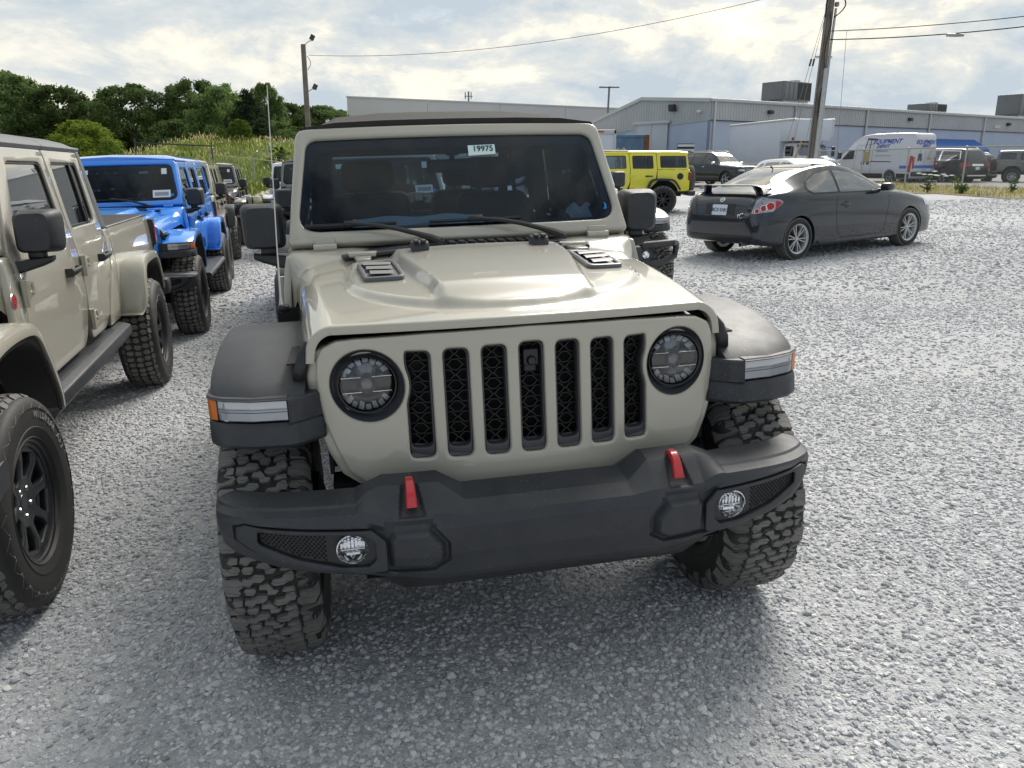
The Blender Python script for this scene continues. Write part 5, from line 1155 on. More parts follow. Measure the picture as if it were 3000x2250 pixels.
# --- white box truck ----------------------------------------------------
def box_truck(loc, heading):
    r = root_at('box_truck', loc, heading); tag(r, 'white box truck with tall cargo box over its cab beside the utility pole', 'truck')
    WP = material('truck box white', (.66, .70, .80), .5, dust=.25, dustcol=(.45, .42, .38), dscale=.8); TR = material('box corner trim', (.62, .62, .60), .45)
    bx = put('cargo_box', MB().rbox(-8.2, -1.2, -1.22, 1.22, 1.05, 3.58, .03, 2).rbox(-1.25, .45, -1.22, 1.22, 2.35, 3.58, .05, 2), WP, r)
    for s in (1, -1):
        put('top_rail', MB().tube([(-8.22, s*1.20, 3.56), (.40, s*1.20, 3.56), (.46, s*1.2, 3.5)], .07, 8), TR, bx); put('rear_post', MB().rbox(-8.26, -8.16, s*1.2-.05, s*1.2+.05, 1.0, 3.6, .02), TR, bx)
        put('front_post', MB().rbox(.40, .48, s*1.2-.04, s*1.2+.04, 2.36, 3.56, .02), TR, bx); put('bottom_rail', MB().rbox(-8.2, -1.2, s*1.2-.04, s*1.2+.05, .98, 1.12, .02), TR, bx)
        put('red_marker', MB().rbox(.2, .46, s*1.2-.05, s*1.2+.055, 2.40, 2.56, .01), REDB, bx)
        for k in range(-1, 2): put('roof_marker_lamp', MB().rbox(.455, .49, k*.14+s*0-.04, k*.14+.04, 3.40, 3.45, .01), REDB, bx) if s > 0 else None
    cab = put('cab', MB().loft([[(x, a, b) for a, b in rpoly([(-w_, .75), (w_, .75), (w_, zs), (w_*.88, zt), (-w_*.88, zt), (-w_, zs)], .12, 3)] for x, w_, zs, zt in ((-1.1, 1.05, 1.45, 2.28), (.0, 1.05, 1.45, 2.28), (.10, 1.04, 1.45, 2.25), (.62, 1.02, 1.42, 1.52), (.70, .95, 1.38, 1.48), (1.9, .82, 1.12, 1.30), (2.0, .75, 1.05, 1.2))]), material('cab white', (.68, .70, .74), .35, coat=.7, dust=.15), r)
    put('windshield', MB().add([(.17, -.86, 2.14), (.17, .86, 2.14), (.60, .94, 1.56), (.60, -.94, 1.56)], [(0, 1, 2, 3)]).map(lambda a, b, c: (a+.03, b, c+.02)), GLR, cab)
    for s in (1, -1):
        put('cab_window', MB().box(-.75, .05, s*1.06-.01, s*1.06+.01, 1.52, 2.1), DGL, cab); put('side_mirror', MB().rbox(.42, .50, s*1.32-.1, s*1.32+.1, 1.5, 2.05, .03).tube([(.2, s*1.05, 2.0), (.45, s*1.3, 2.0)], .015, 6), PLASTD, cab)
        put('fender', MB().rbox(.75, 1.85, s*.95-.18, s*.95+.18, .72, 1.08, .1, 3), MATS['cab white'], cab); put('head_lamp', MB().rbox(1.93, 2.0, s*.66-.13, s*.66+.13, .80, .98, .03), LAMPW, cab)
        put('fuel_tank', MB().rbox(-1.0, .1, s*.95-.2, s*.95+.12, .45, .85, .08, 3), GUN, r)
    gr = put('cab_grille', MB().rbox(1.96, 2.02, -.48, .48, .68, 1.18, .02), PLASTD, cab)
    for k in range(5): put('grille_bar', MB().rbox(2.0, 2.035, -.46, .46, .72+k*.095, .76+k*.095, .01), CHROME, gr)
    for k in range(5): put('cab_marker_lamp', MB().rbox(.0, .1, (k-2)*.2-.04, (k-2)*.2+.04, 2.26, 2.31, .01), REDB, cab)
    put('front_bumper', MB().rbox(1.95, 2.15, -1.05, 1.05, .42, .68, .03), GUN, r); put('chassis', MB().box(-8.0, 1.9, -.4, .4, .55, .95), DARK, r)
    finish_wheels(r, (1.25, -5.9), .98, .48, .14, .29, 'five', GUN)
# ------------------------------------------------------------------ ground
_o = NEAR @ Vector((0, 0, 0)); _d = NEAR.to_3x3() @ Vector((1, 0, 0)); SLOPE = _d.z/_d.x
def soft_clip(x, lo, hi, k=4.):
    if x > hi-k: t = (x-(hi-k))/k; return hi-k+k*(1-exp(-max(t, 0)))
    if x < lo+k: t = ((lo+k)-x)/k; return lo+k-k*(1-exp(-max(t, 0)))
    return x
def gz(x, y):
    z = _o.z+(soft_clip(x, -16, 18)-_o.x)*SLOPE
    t = ss(36, 62, y)*ss(3.5, 14, -x)*lerp(.12, 1., ss(-32, -21, x)); z += t*(3.3+.25*sin(x*.21+1)+.02*max(0, y-62)); return z
def sheet(xs, ys, off=0., inside=None):
    m = MB(); V = [(x, y, gz(x, y)+off) for x in xs for y in ys]; n = len(ys); F = []
    for i in range(len(xs)-1):
        for j in range(n-1):
            if inside is None or inside((xs[i]+xs[i+1])/2, (ys[j]+ys[j+1])/2): F.append((i*n+j, (i+1)*n+j, (i+1)*n+j+1, i*n+j+1))
    return m.add(V, F)
def frange(a, b, s):
    out = []; x = a
    while x < b-1e-6: out.append(x); x += s
    return out+[b]
def gravel_mat():
    m = bpy.data.materials.new('crushed stone'); m.use_nodes = True; nt = m.node_tree; L = nt.links.new; b = nt.nodes['Principled BSDF']; b.inputs['Roughness'].default_value = .95; b.inputs['Specular IOR Level'].default_value = .15
    tc = nd(nt, 'ShaderNodeTexCoord')
    v1 = nd(nt, 'ShaderNodeTexVoronoi', i_Scale=46., i_Randomness=1.); v2 = nd(nt, 'ShaderNodeTexVoronoi', i_Scale=120.); v3 = nd(nt, 'ShaderNodeTexVoronoi', i_Scale=17.)
    nw = nd(nt, 'ShaderNodeTexNoise', i_Scale=60., i_Detail=2.); L(tc.outputs['Object'], nw.inputs[0])
    ad = nd(nt, 'ShaderNodeMix', data_type='VECTOR'); ad.inputs[0].default_value = .012; L(tc.outputs['Object'], ad.inputs[4]); L(nw.outputs[1], ad.inputs[5])
    for v in (v1, v2, v3): L(ad.outputs[1], v.inputs['Vector'])
    big = nd(nt, 'ShaderNodeTexNoise', i_Scale=.55, i_Detail=7., i_Roughness=.65, i_Distortion=.5); L(tc.outputs['Object'], big.inputs[0])
    c1 = ramp(nt, [(0., (.29, .30, .315)), (.45, (.42, .43, .445)), (.8, (.52, .53, .54)), (1., (.61, .615, .62))]); sp = nd(nt, 'ShaderNodeSeparateColor'); L(v1.outputs['Color'], sp.inputs[0]); L(sp.outputs[0], c1.inputs[0])
    c2 = ramp(nt, [(0., (.36, .37, .385)), (1., (.55, .555, .565))]); s2 = nd(nt, 'ShaderNodeSeparateColor'); L(v2.outputs['Color'], s2.inputs[0]); L(s2.outputs[0], c2.inputs[0])
    mx = nd(nt, 'ShaderNodeMix', data_type='RGBA'); mx.inputs[0].default_value = .45; L(c1.outputs[0], mx.inputs[6]); L(c2.outputs[0], mx.inputs[7])
    dm = ramp(nt, [(.46, 0.), (.68, .45)]); L(big.outputs[0], dm.inputs[0])
    md = nd(nt, 'ShaderNodeMix', data_type='RGBA'); L(dm.outputs[0], md.inputs[0]); L(mx.outputs[2], md.inputs[6]); md.inputs[7].default_value = (.52, .51, .495, 1)
    big2 = nd(nt, 'ShaderNodeTexNoise', i_Scale=.16, i_Detail=5., i_Roughness=.6); L(tc.outputs['Object'], big2.inputs[0]); r2 = ramp(nt, [(.3, .84), (.7, 1.12)]); L(big2.outputs[0], r2.inputs[0])
    mu = nd(nt, 'ShaderNodeMix', data_type='RGBA', blend_type='MULTIPLY'); mu.inputs[0].default_value = 1; L(md.outputs[2], mu.inputs[6]); L(r2.outputs[0], mu.inputs[7]); L(mu.outputs[2], b.inputs['Base Color'])
    hs = nd(nt, 'ShaderNodeMath', operation='MULTIPLY_ADD'); L(v1.outputs['Distance'], hs.inputs[0]); hs.inputs[1].default_value = -1.; L(v2.outputs['Distance'], hs.inputs[2])
    h2 = nd(nt, 'ShaderNodeMath', operation='MULTIPLY_ADD'); L(v3.outputs['Distance'], h2.inputs[0]); h2.inputs[1].default_value = -.7; L(hs.outputs[0], h2.inputs[2])
    bs = ramp(nt, [(.46, .62), (.66, .48)]); L(big.outputs[0], bs.inputs[0])
    bp = nd(nt, 'ShaderNodeBump', i_Distance=.009); L(bs.outputs[0], bp.inputs['Strength']); L(h2.outputs[0], bp.inputs['Height']); L(bp.outputs[0], b.inputs['Normal'])
    return m
GRAVEL = gravel_mat()
def on_verge(x, y):   # strip of grass along the chain-link fence
    if not 12 < y < 60: return -1
    a = 16.3-(y-25)*.115; b = 22.2-(y-30)*.16; return min(x-a, b-x)
def on_asphalt(x, y):
    return y > 39.5-.05*(x-8)+.25*sin(x*1.3) and x > 3 if x < 16 else x > 22.2-(y-30)*.16
xs = frange(-130, -20, 5)+frange(-19, 30, 1.)+frange(33, 190, 6); ys = frange(-30, -4, 4)+frange(-3, 66, 1.)+frange(70, 420, 14)
tag(put('gravel_ground', sheet(xs, ys).mesh('gravel_ground', 180), GRAVEL), kind='structure')
ASPH = material('grey asphalt', (.15, .15, .155), .85, var=.18, vscale=1.2, bump=.4, bscale=90., dust=.4, dustcol=(.26, .255, .25), dscale=.35)
tag(put('asphalt_lot', sheet(frange(2, 90, 1.), frange(24, 130, 1.), .012, on_asphalt).mesh('asphalt_lot', 180), ASPH), kind='structure')
LINE = material('worn white road paint', (.62, .62, .60), .7, dust=.5, dustcol=(.2, .2, .2), dscale=3.)
for x0, y0, x1, y1 in ((9.2, 46.2, 15.5, 44.0), (14.0, 50.5, 17.0, 49.4)):
    d = Vector((x1-x0, y1-y0)).normalized(); nx, ny = -d.y*.06, d.x*.06
    P = [(lerp(x0, x1, k/8), lerp(y0, y1, k/8)) for k in range(9)]; m = MB().loft([[(x+nx, y+ny, gz(x, y)+.020), (x-nx, y-ny, gz(x, y)+.020)] for x, y in P], closed=False)
    tag(put('parking_line', m, LINE), kind='structure')
GRASSG = material('dry turf soil', (.17, .15, .075), .95, var=.35, vscale=.9)
tag(put('grass_verge', sheet(frange(12, 26, .5), frange(13, 60, .5), .016, lambda x, y: on_verge(x, y) > 0).mesh('grass_verge', 180), GRASSG), kind='structure')
HILLM = material('grassy bank soil', (.15, .16, .06), .95, var=.4, vscale=.5)
tag(put('grassy_hill', sheet(frange(-130, -5, 2.), frange(36.5, 190, 2.), .02, lambda x, y: x < -6.5-.4*sin(y)).mesh('grassy_hill', 180), HILLM), kind='structure')
# loose stones
def stones():
    rnd = random.Random(11); P = []; S = []; Rr = []
    def scatter(y0, y1, dens, smin, smax, big=.05):
        area = (y1*y1-y0*y0)*.70+2*1.5*(y1-y0); n = int(area*dens)
        for _ in range(n):
            y = rnd.uniform(y0, y1); hw = y*.70+1.5; x = rnd.uniform(-hw, hw)
            if rnd.random() > hw/(y1*.70+1.5): continue
            d = noise.fractal(Vector((x*.55+4, y*.55, 1.3)), .7, 2., 5); d2 = noise.noise(Vector((x*2.3, y*2.3, 7.)))
            k = .98-.75*d-.2*d2
            if rnd.random() > max(.10, min(1, k)): continue
            s = smin+(smax-smin)*rnd.random()**2.4
            if rnd.random() < big: s *= 1.5
            P.append((x, y, gz(x, y)+s*.10)); S.append((s*rnd.uniform(.8, 1.35), s*rnd.uniform(.7, 1.1), s*rnd.uniform(.42, .75))); Rr.append((rnd.uniform(-.3, .3), rnd.uniform(-.3, .3), rnd.uniform(0, 6.28)))
    scatter(1.15, 3.2, 6800, .0040, .0115); scatter(3.2, 5.5, 3700, .0048, .0128); scatter(5.5, 9., 1600, .0060, .0155); scatter(9., 16., 420, .010, .024); scatter(16., 26., 90, .014, .030)
    me = bpy.data.meshes.new('loose_gravel'); me.from_pydata(P, [], [])
    for nm, data in (('scl', S), ('rot', Rr)):
        a = me.attributes.new(nm, 'FLOAT_VECTOR', 'POINT'); a.data.foreach_set('vector', [c for v in data for c in v])
    ob = bpy.data.objects.new('loose_gravel', me); COL.objects.link(ob); tag(ob, 'loose grey crushed stones scattered over the lot', 'gravel', kind='stuff')
    sm = bpy.data.materials.new('loose stone'); sm.use_nodes = True; nt = sm.node_tree; b = nt.nodes['Principled BSDF']; b.inputs['Roughness'].default_value = .9; b.inputs['Specular IOR Level'].default_value = .2
    oi = nd(nt, 'ShaderNodeObjectInfo'); r = ramp(nt, [(0., (.27, .28, .295)), (.25, (.41, .42, .44)), (.6, (.51, .52, .54)), (.88, (.60, .605, .615)), (1., (.70, .68, .65))]); nt.links.new(oi.outputs['Random'], r.inputs[0])
    tcn = nd(nt, 'ShaderNodeTexCoord'); nn = nd(nt, 'ShaderNodeTexNoise', i_Scale=3., i_Detail=4.); nt.links.new(tcn.outputs['Object'], nn.inputs[0]); rr = ramp(nt, [(.3, .85), (.7, 1.12)]); nt.links.new(nn.outputs[0], rr.inputs[0])
    mu = nd(nt, 'ShaderNodeMix', data_type='RGBA', blend_type='MULTIPLY'); mu.inputs[0].default_value = 1; nt.links.new(r.outputs[0], mu.inputs[6]); nt.links.new(rr.outputs[0], mu.inputs[7]); nt.links.new(mu.outputs[2], b.inputs['Base Color'])
    ng = bpy.data.node_groups.new('scatter stones', 'GeometryNodeTree'); ng.interface.new_socket('Geometry', in_out='INPUT', socket_type='NodeSocketGeometry'); ng.interface.new_socket('Geometry', in_out='OUTPUT', socket_type='NodeSocketGeometry')
    N = ng.nodes; L = ng.links.new; gi = N.new('NodeGroupInput'); go = N.new('NodeGroupOutput'); ip = N.new('GeometryNodeInstanceOnPoints'); gl = N.new('GeometryNodeGeometryToInstance')
    for k in range(7):
        ico = N.new('GeometryNodeMeshIcoSphere'); ico.inputs['Radius'].default_value = 1.; ico.inputs['Subdivisions'].default_value = 2
        sp = N.new('GeometryNodeSetPosition'); pos = N.new('GeometryNodeInputPosition'); tn = N.new('ShaderNodeTexNoise'); tn.noise_dimensions = '4D'; tn.inputs['W'].default_value = k*3.7; tn.inputs['Scale'].default_value = .9; tn.inputs['Detail'].default_value = 1.5
        vm = N.new('ShaderNodeVectorMath'); vm.operation = 'SUBTRACT'; vm.inputs[1].default_value = (.5, .5, .5); v2 = N.new('ShaderNodeVectorMath'); v2.operation = 'SCALE'; v2.inputs['Scale'].default_value = 1.7
        L(pos.outputs[0], tn.inputs['Vector']); L(tn.outputs['Color'], vm.inputs[0]); L(vm.outputs[0], v2.inputs[0]); L(ico.outputs[0], sp.inputs[0]); L(v2.outputs[0], sp.inputs['Offset'])
        st_ = N.new('GeometryNodeSetMaterial'); st_.inputs['Material'].default_value = sm; L(sp.outputs[0], st_.inputs[0]); L(st_.outputs[0], gl.inputs[0])
    L(gi.outputs[0], ip.inputs['Points']); L(gl.outputs[0], ip.inputs['Instance']); ip.inputs['Pick Instance'].default_value = True
    rv = N.new('FunctionNodeRandomValue'); rv.data_type = 'INT'; rv.inputs[4].default_value = 0; rv.inputs[5].default_value = 6; L(rv.outputs[2], ip.inputs['Instance Index'])
    for nm, sk in (('scl', 'Scale'), ('rot', 'Rotation')):
        at_ = N.new('GeometryNodeInputNamedAttribute'); at_.data_type = 'FLOAT_VECTOR'; at_.inputs[0].default_value = nm
        if sk == 'Rotation':
            er = N.new('FunctionNodeEulerToRotation'); L(at_.outputs[0], er.inputs[0]); L(er.outputs[0], ip.inputs['Rotation'])
        else: L(at_.outputs[0], ip.inputs['Scale'])
    L(ip.outputs[0], go.inputs[0]); md = ob.modifiers.new('stones', 'NODES'); md.node_group = ng
stones()
# ------------------------------------------------------------------ the grey and pale blue workshop
BLK = material('pale blue painted block', (.46, .525, .66), .75, var=.06, vscale=.8, bump=.35, bscale=6., dust=.18, dustcol=(.36, .38, .42), dscale=.5); CLAD = material('grey ribbed cladding', (.47, .48, .49), .5, .1, var=.08, vscale=.4); FASC = material('grey fascia metal', (.54, .545, .545), .45, .2); DRK = material('dark bronze fixture', (.04, .04, .042), .5); ROOFM = material('roof sheet metal', (.30, .31, .32), .5, .4)
def workshop():
    Cn = Vector((14.9, 60.0)); u = Vector((.842, .539)); v = Vector((-u.y, u.x)); g0 = .45; E_, M_, LEN = 5.92, 4.62, 62.
    r = empty('workshop_building', Matrix((( u.x, v.x, 0, Cn.x), (u.y, v.y, 0, Cn.y), (0, 0, 1, 0), (0, 0, 0, 1))))   # local x along the long wall, y back from it
    tag(r, 'long pale blue block workshop with grey ribbed metal upper walls', 'building')
    put('block_wall', MB().box(0, LEN, 0, .3, g0-1, M_), BLK, r)
    gx = [(0, E_), (7.3, 6.45), (13.5, 4.93)]
    m = MB().add([(0, 0, g0-1), (0, 13.5, g0-1), (0, 13.5, 3.9), (0, 0, M_), (.3, 0, g0-1), (.3, 13.5, g0-1), (.3, 13.5, 3.9), (.3, 0, M_)], [(0, 1, 2, 3), (4, 7, 6, 5), (0, 4, 5, 1), (3, 2, 6, 7), (1, 5, 6, 2)]); put('gable_block_wall', m, BLK, r)
    # ribbed sheets: a rib every 0.3 m
    def ribs(L_, ztop, zbot, along):
        V = []; F = []; k = 0; x = 0.
        prof = [(0, 0), (.20, 0), (.22, .035), (.28, .035), (.30, 0)]; cols = []
        while x < L_:
            for a, d in prof[:-1]: cols.append((x+a, d))
            x += .30
        cols.append((x, 0))
        for a, d in cols:
            a = min(a, L_)
            if along == 'x': V += [(a, -.03-d, zbot(a)), (a, -.03-d, ztop(a))]
            else: V += [(-.03-d, a, zbot(a)), (-.03-d, a, ztop(a))]
        n = len(cols); return MB().add(V, [(2*i, 2*i+2, 2*i+3, 2*i+1) for i in range(n-1)])
    put('ribbed_cladding', ribs(LEN, lambda a: E_, lambda a: M_-.05, 'x').mesh('ribs', 20), CLAD, r)
    def gt(a): return interp(gx, a)
    put('gable_cladding', ribs(13.5, gt, lambda a: lerp(M_, 3.9, a/13.5)-.05, 'y').mesh('ribs2', 20), CLAD, r)
    put('gutter', MB().rbox(-.15, LEN, -.22, 0, E_-.06, E_+.16, .03), FASC, r)
    for (a, za), (b, zb) in zip(gx, gx[1:]): put('rake_trim', MB().loft([[(-.20, a, za-.08), (.1, a, za-.08), (.1, a, za+.16), (-.20, a, za+.16)], [(-.20, b, zb-.08), (.1, b, zb-.08), (.1, b, zb+.16), (-.20, b, zb+.16)]]), FASC, r)
    put('roof', MB().add([(0, 0, E_+.1), (LEN, 0, E_+.1), (LEN, 7.3, 6.55), (0, 7.3, 6.55), (0, 13.5, 5.03), (LEN, 13.5, 5.03)], [(0, 1, 2, 3), (3, 2, 5, 4)]), ROOFM, r)
    put('drip_flashing', MB().box(0, LEN, -.09, 0, M_-.07, M_-.01), DRK, r)
    for x in (.25, 9.2, 18.5, 28., 37.5, 47.): put('downspout', MB().rbox(x-.07, x+.07, -.20, -.06, g0-.4, E_, .02), FASC, r)
    for x in (6.2, 24.8, 42.): put('wall_lamp', MB().rbox(x-.25, x+.25, -.34, -.06, 5.18, 5.45, .06), DRK, r)
    put('flood_lamp', MB().rbox(-.50, -.15, 3.4, 3.95, 5.35, 5.85, .04, fn=lambda a, b, c: (a-.25*(c-5.6), b, c)), DRK, r); put('camera_dome', MB().rbox(-.35, -.06, .9, 1.15, 5.12, 5.32, .06), PAPERW, r)
    # pale sliding doors in the gable
    dm = material('pale door panel', (.55, .60, .66), .6, dust=.25, dustcol=(.4, .36, .3), dscale=.5)
    dr = put('sliding_door', MB().box(-.14, -.07, 4.3, 7.9, g0-.6, 4.55), dm, r)
    for a in (4.3, 6.1, 7.9): put('door_stile', MB().box(-.17, -.14, a-.06, a+.06, g0-.6, 4.55), FASC, dr)
    put('door_track', MB().rbox(-.28, -.06, 4.0, 8.1, 4.52, 4.75, .02), FASC, dr)
    put('lean_to_roof', MB().box(-5.2, .2, 9.4, 14.2, 3.68, 3.92), FASC, r)
    # blue awning over the office door
    AW = material('blue awning canvas', (.035, .13, .42), .8, var=.08)
    x0, x1 = 27.2, 36.2; put('awning', MB().add([(x0, -.05, 3.75), (x1, -.05, 3.75), (x1, -1.6, 2.85), (x0, -1.6, 2.85), (x1, -1.6, 2.55), (x0, -1.6, 2.55), (x0, -.05, 2.55), (x1, -.05, 2.55)], [(0, 1, 2, 3), (3, 2, 4, 5), (0, 3, 5, 6), (1, 7, 4, 2)]), AW, r)
    for x in (29.5, 33.): put('office_window', MB().box(x-.9, x+.9, -.03, 0, 1.2, 2.5), DGL, r)
    put('wall_plate_sign', MB().box(39.5, 40.6, -.10, -.07, 4.9, 5.2), FASC, r)
    # rooftop units
    UN = material('grey enamel unit', (.20, .205, .21), .5, .2, var=.1, vscale=.6); CO = material('dark coil face', (.045, .045, .045), .7, var=.2, vscale=3.)
    for lab, x, y, w_, d_, hh in (('large grey rooftop air unit with dark coil end behind the utility pole', 9.2, 1.2, 3.4, 2.2, 1.45), ('low grey rooftop air unit half hidden by the roof edge', 32.5, 2.8, 3.2, 2.2, .75), ('grey rooftop air unit on a pale curb at the right edge of the roof', 46.5, 1.2, 4.6, 2.4, 2.1)):
        q = r.matrix_world @ Vector((x, y, 0)); e = empty('rooftop_air_unit', Matrix.Translation((q.x, q.y, 6.05)) @ r.matrix_world.to_quaternion().to_matrix().to_4x4()); tag(e, lab, 'air unit', 'rooftop air units')
        put('curb', MB().box(.2, w_-.2, .1, d_-.1, -.2, .35), FASC, e); c = put('cabinet', MB().rbox(0, w_, 0, d_, .35, .35+hh, .04), UN, e)
        put('coil_face', MB().box(w_*.5, w_-.08, -.03, 0, .45, .25+hh), CO, e); put('end_coil', MB().box(-.03, 0, .1, d_-.1, .45, .25+hh), UN, e)
        for k in range(3): put('access_panel', MB().rbox(.1+k*w_*.16, w_*.155+k*w_*.16, -.025, 0, .45, .25+hh, .01), UN, c)
        put('fan_shroud', MB().lathe([(.55, 0), (.55, .16), (.5, .16)], 20, (w_*.72, d_*.5, .35+hh), 'z'), UN, e)
workshop()
def far_warehouse():
    r = empty('warehouse', Matrix()); tag(r, 'flat pale grey warehouse far behind the tan off-road suv', 'building')
    a, b = at(1016, 284, 110), at(1900, 322, 136); zt = a.z; G = material('pale tilt-up concrete', (.58, .575, .58), .8, var=.05, vscale=.1)
    d = Vector((b.x-a.x, b.y-a.y)).normalized(); n = Vector((a.x, a.y)).normalized(); n = Vector((n.x+.05, n.y)).normalized(); L_ = (Vector((b.x, b.y))-Vector((a.x, a.y))).length+30
    def P(t, o, z): return (a.x+d.x*t+n.x*o, a.y+d.y*t+n.y*o, z)
    for k in range(7):
        t0, t1 = L_*k/7+.02, L_*(k+1)/7-.02; V = [P(t0, 0, -1), P(t1, 0, -1), P(t1, 0, zt), P(t0, 0, zt), P(t0, .3, -1), P(t1, .3, -1), P(t1, .3, zt), P(t0, .3, zt)]; put('wall_panel', MB().add(V, [(0, 1, 2, 3), (4, 7, 6, 5), (3, 2, 6, 7), (0, 3, 7, 4), (1, 5, 6, 2)]), G, r)
    V = [P(0, 0, -1), P(0, 60, -1), P(0, 60, zt), P(0, 0, zt)]; put('end_wall', MB().add(V, [(0, 1, 2, 3)]), G, r); put('roof', MB().add([P(0, 0, zt-.3), P(L_, 0, zt-.3), P(L_, 60, zt-.3), P(0, 60, zt-.3)], [(0, 1, 2, 3)]), ROOFM, r)
    put('coping', MB().loft([[P(t, -.12, zt-.05), P(t, .4, zt-.05), P(t, .4, zt+.12), P(t, -.12, zt+.12)] for t in (-.1, L_+.1)]), FASC, r)
far_warehouse()
# ------------------------------------------------------------------ poles, wires, fences
WOOD = material('weathered pole wood', (.16, .14, .115), .9, var=.25, vscale=3., bump=.5, bscale=12.); GALV = material('galvanised steel', (.42, .43, .44), .4, .7, var=.1); WIRE = material('black cable', (.02, .02, .02), .6); STEELW = material('grey strand wire', (.22, .22, .22), .5, .5)
def pole(name, label, base, top, r0, r1):
    e = empty(name, Matrix.Translation(base)); tag(e, label, 'utility pole'); t = Vector(top)-Vector(base)
    put('pole_shaft', MB().tube([t*(k/6) for k in range(7)], [lerp(r0, r1, k/6) for k in range(7)], 12), WOOD, e); return e, t
def right_pole():
    b = at(2362, 590, 30.); b.z = gz(b.x, b.y)-.3; tp = at(2437, -30, 30.); tp = tp+(tp-b)*.25
    e, t = pole('utility_pole', 'leaning wooden utility pole with steel conduits behind the dark coupe', b, tp, .175, .13)
    def at_h(f, dx, dy): return t*f+Vector((dx, dy, 0))
    put('steel_conduit', MB().tube([at_h(.0, .06, -.21), at_h(.52, .06, -.19)], .075, 12), GALV, e); put('conduit', MB().tube([at_h(0, -.19, -.12), at_h(.5, -.16, -.10), at_h(.86, -.10, -.12)], .03, 8), STEELW, e); put('conduit', MB().tube([at_h(0, .20, -.05), at_h(.60, .19, -.05), at_h(.735, .21, -.04)], .045, 8), GALV, e)
    put('weatherhead', MB().rbox(-.07, .07, -.07, .07, -.05, .12, .05, 3, fn=lambda a, b_, c: tuple(at_h(.745, .22, -.05)+Vector((a, b_, c)))), STEELW, e)
    put('pole_lamp_box', MB().rbox(-.22, .06, -.28, -.06, -.10, .16, .03, 2, fn=lambda a, b_, c: tuple(at_h(.800, -.14, -.1)+Vector((a, b_, c)))), DRK, e)
    P = [at_h(.795, .14, -.12)+Vector((.35*sin(pi*k/10), 0, -.85*k/10)) for k in range(11)]; put('service_loop', MB().tube(P, .022, 6), WIRE, e)
    rn = random.Random(2); P = [at_h(.80-.10*k/14, -.16-.05*rn.random(), -.18-.04*rn.random()) for k in range(15)]; put('cable_bundle', MB().tube(P, .03, 6), WIRE, e); P = [at_h(.72-.42*k/14, -.02+.05*sin(k), -.20) for k in range(15)]; put('cable_run', MB().tube(P, .018, 6), WIRE, e)
    for f in (.56, .565): put('pole_bolt', MB().tube([at_h(f, -.30, 0), at_h(f, .30, 0)], .015, 6), STEELW, e)
    put('warning_sign', MB().box(-.10, .10, -.29, -.285, -.12, .12).map(lambda a, b_, c: tuple(at_h(.155, 0, 0)+Vector((a, b_, c)))), material('blue label plate', (.08, .30, .65), .5), e)
    return b, t
PB, PT = right_pole()
def wire(label, p, q, sag=.3, r_=.014, name='overhead_wire', mat=WIRE):
    p = Vector(p); q = Vector(q); P = [p.lerp(q, k/24)-Vector((0, 0, sag*4*(k/24)*(1-k/24))) for k in range(25)]; o = put(name, MB().tube(P, r_, 5), mat); tag(o, label, 'wire', 'overhead wires'); return o
lb = at(908, 470, 40.); lb.z = 0.; lt = at(888, 130, 40.)
e, t = pole('utility_pole', 'slim wooden pole with two floodlights rising behind the tan off-road suv', (lb.x, lb.y, -.3), lt, .15, .115)
for f, s in ((.985, 1.), (.70, .75)):
    q = t*f; put('lamp_arm', MB().tube([q, q+Vector((.10, 0, .12*s)), q+Vector((.30, -.03, .25*s)), q+Vector((.42, -.05, .26*s))], .022, 6), GALV, e); fl = put('flood_lamp', MB().rbox(-.10, .10, -.06, .06, -.13, .13, .02, 2, fn=lambda a, b, c: tuple(q+Vector((.46, -.06, .40*s))+Matrix.Rotation(.5, 3, 'Y') @ Vector((a, b, c)))), DRK, e)
P = [t*(.93-.03*k/8)+Vector((.15+.16*sin(pi*k/8), -.04, -.4*k/8)) for k in range(9)]; put('drip_loop', MB().tube(P, .014, 5), WIRE, e)
wire('thin cable sagging from the floodlight pole across the sky', at(905, 162, 40.), PB+PT*.83, .75, .010)
wire('upper thick cable running right from the leaning pole', PB+PT*.655, at(3300, 10, 26.), .12, .014); wire('lower lashed cable running right from the leaning pole', PB+PT*.625, at(3300, 38, 26.), .16, .018); wire('short top cable running right from the leaning pole', PB+PT*.81, at(3300, -20, 36.), .05, .012)
_a = PB+PT*.625; _b = at(3300, 38, 26.); sp_ = _a.lerp(_b, .47)-Vector((0, 0, .16*4*.47*.53+.05)); o = put('splice_case', MB().lathe([(0, -.30), (.05, -.28), (.06, 0), (.05, .28), (0, .30)], 10, tuple(sp_), 'x'), GALV); tag(o, 'grey splice case hanging on the lower lashed cable', 'splice case')
for k, (px, py) in enumerate(((2260, 575), (2285, 575), (2330, 560))):
    q = at(px, py, 33.); q.z = gz(q.x, q.y); a = PB+PT*(.80 if k < 2 else .56); o = wire(['outer guy wire staying the leaning pole on the left', 'inner guy wire staying the leaning pole on the left', 'short low guy wire close beside the leaning pole'][k], a, q, 0., .009, 'guy_wire', STEELW)
    if k < 2: i_ = a.lerp(q, .30); tag(put('guy_insulator', MB().tube([i_, a.lerp(q, .335)], .035, 8), DRK), ['dark insulator on the outer guy wire', 'dark insulator on the inner guy wire'][k], 'insulator', 'guy wire insulators')
q0 = at(2290, 520, 31); q0.z = gz(q0.x, q0.y); q1 = at(2348, 415, 31); tag(put('wood_brace', MB().tube([q0, q1], .04, 6), material('raw plank wood', (.36, .27, .16), .8)), 'pale slanted wooden stake left of the leaning pole', 'stake')
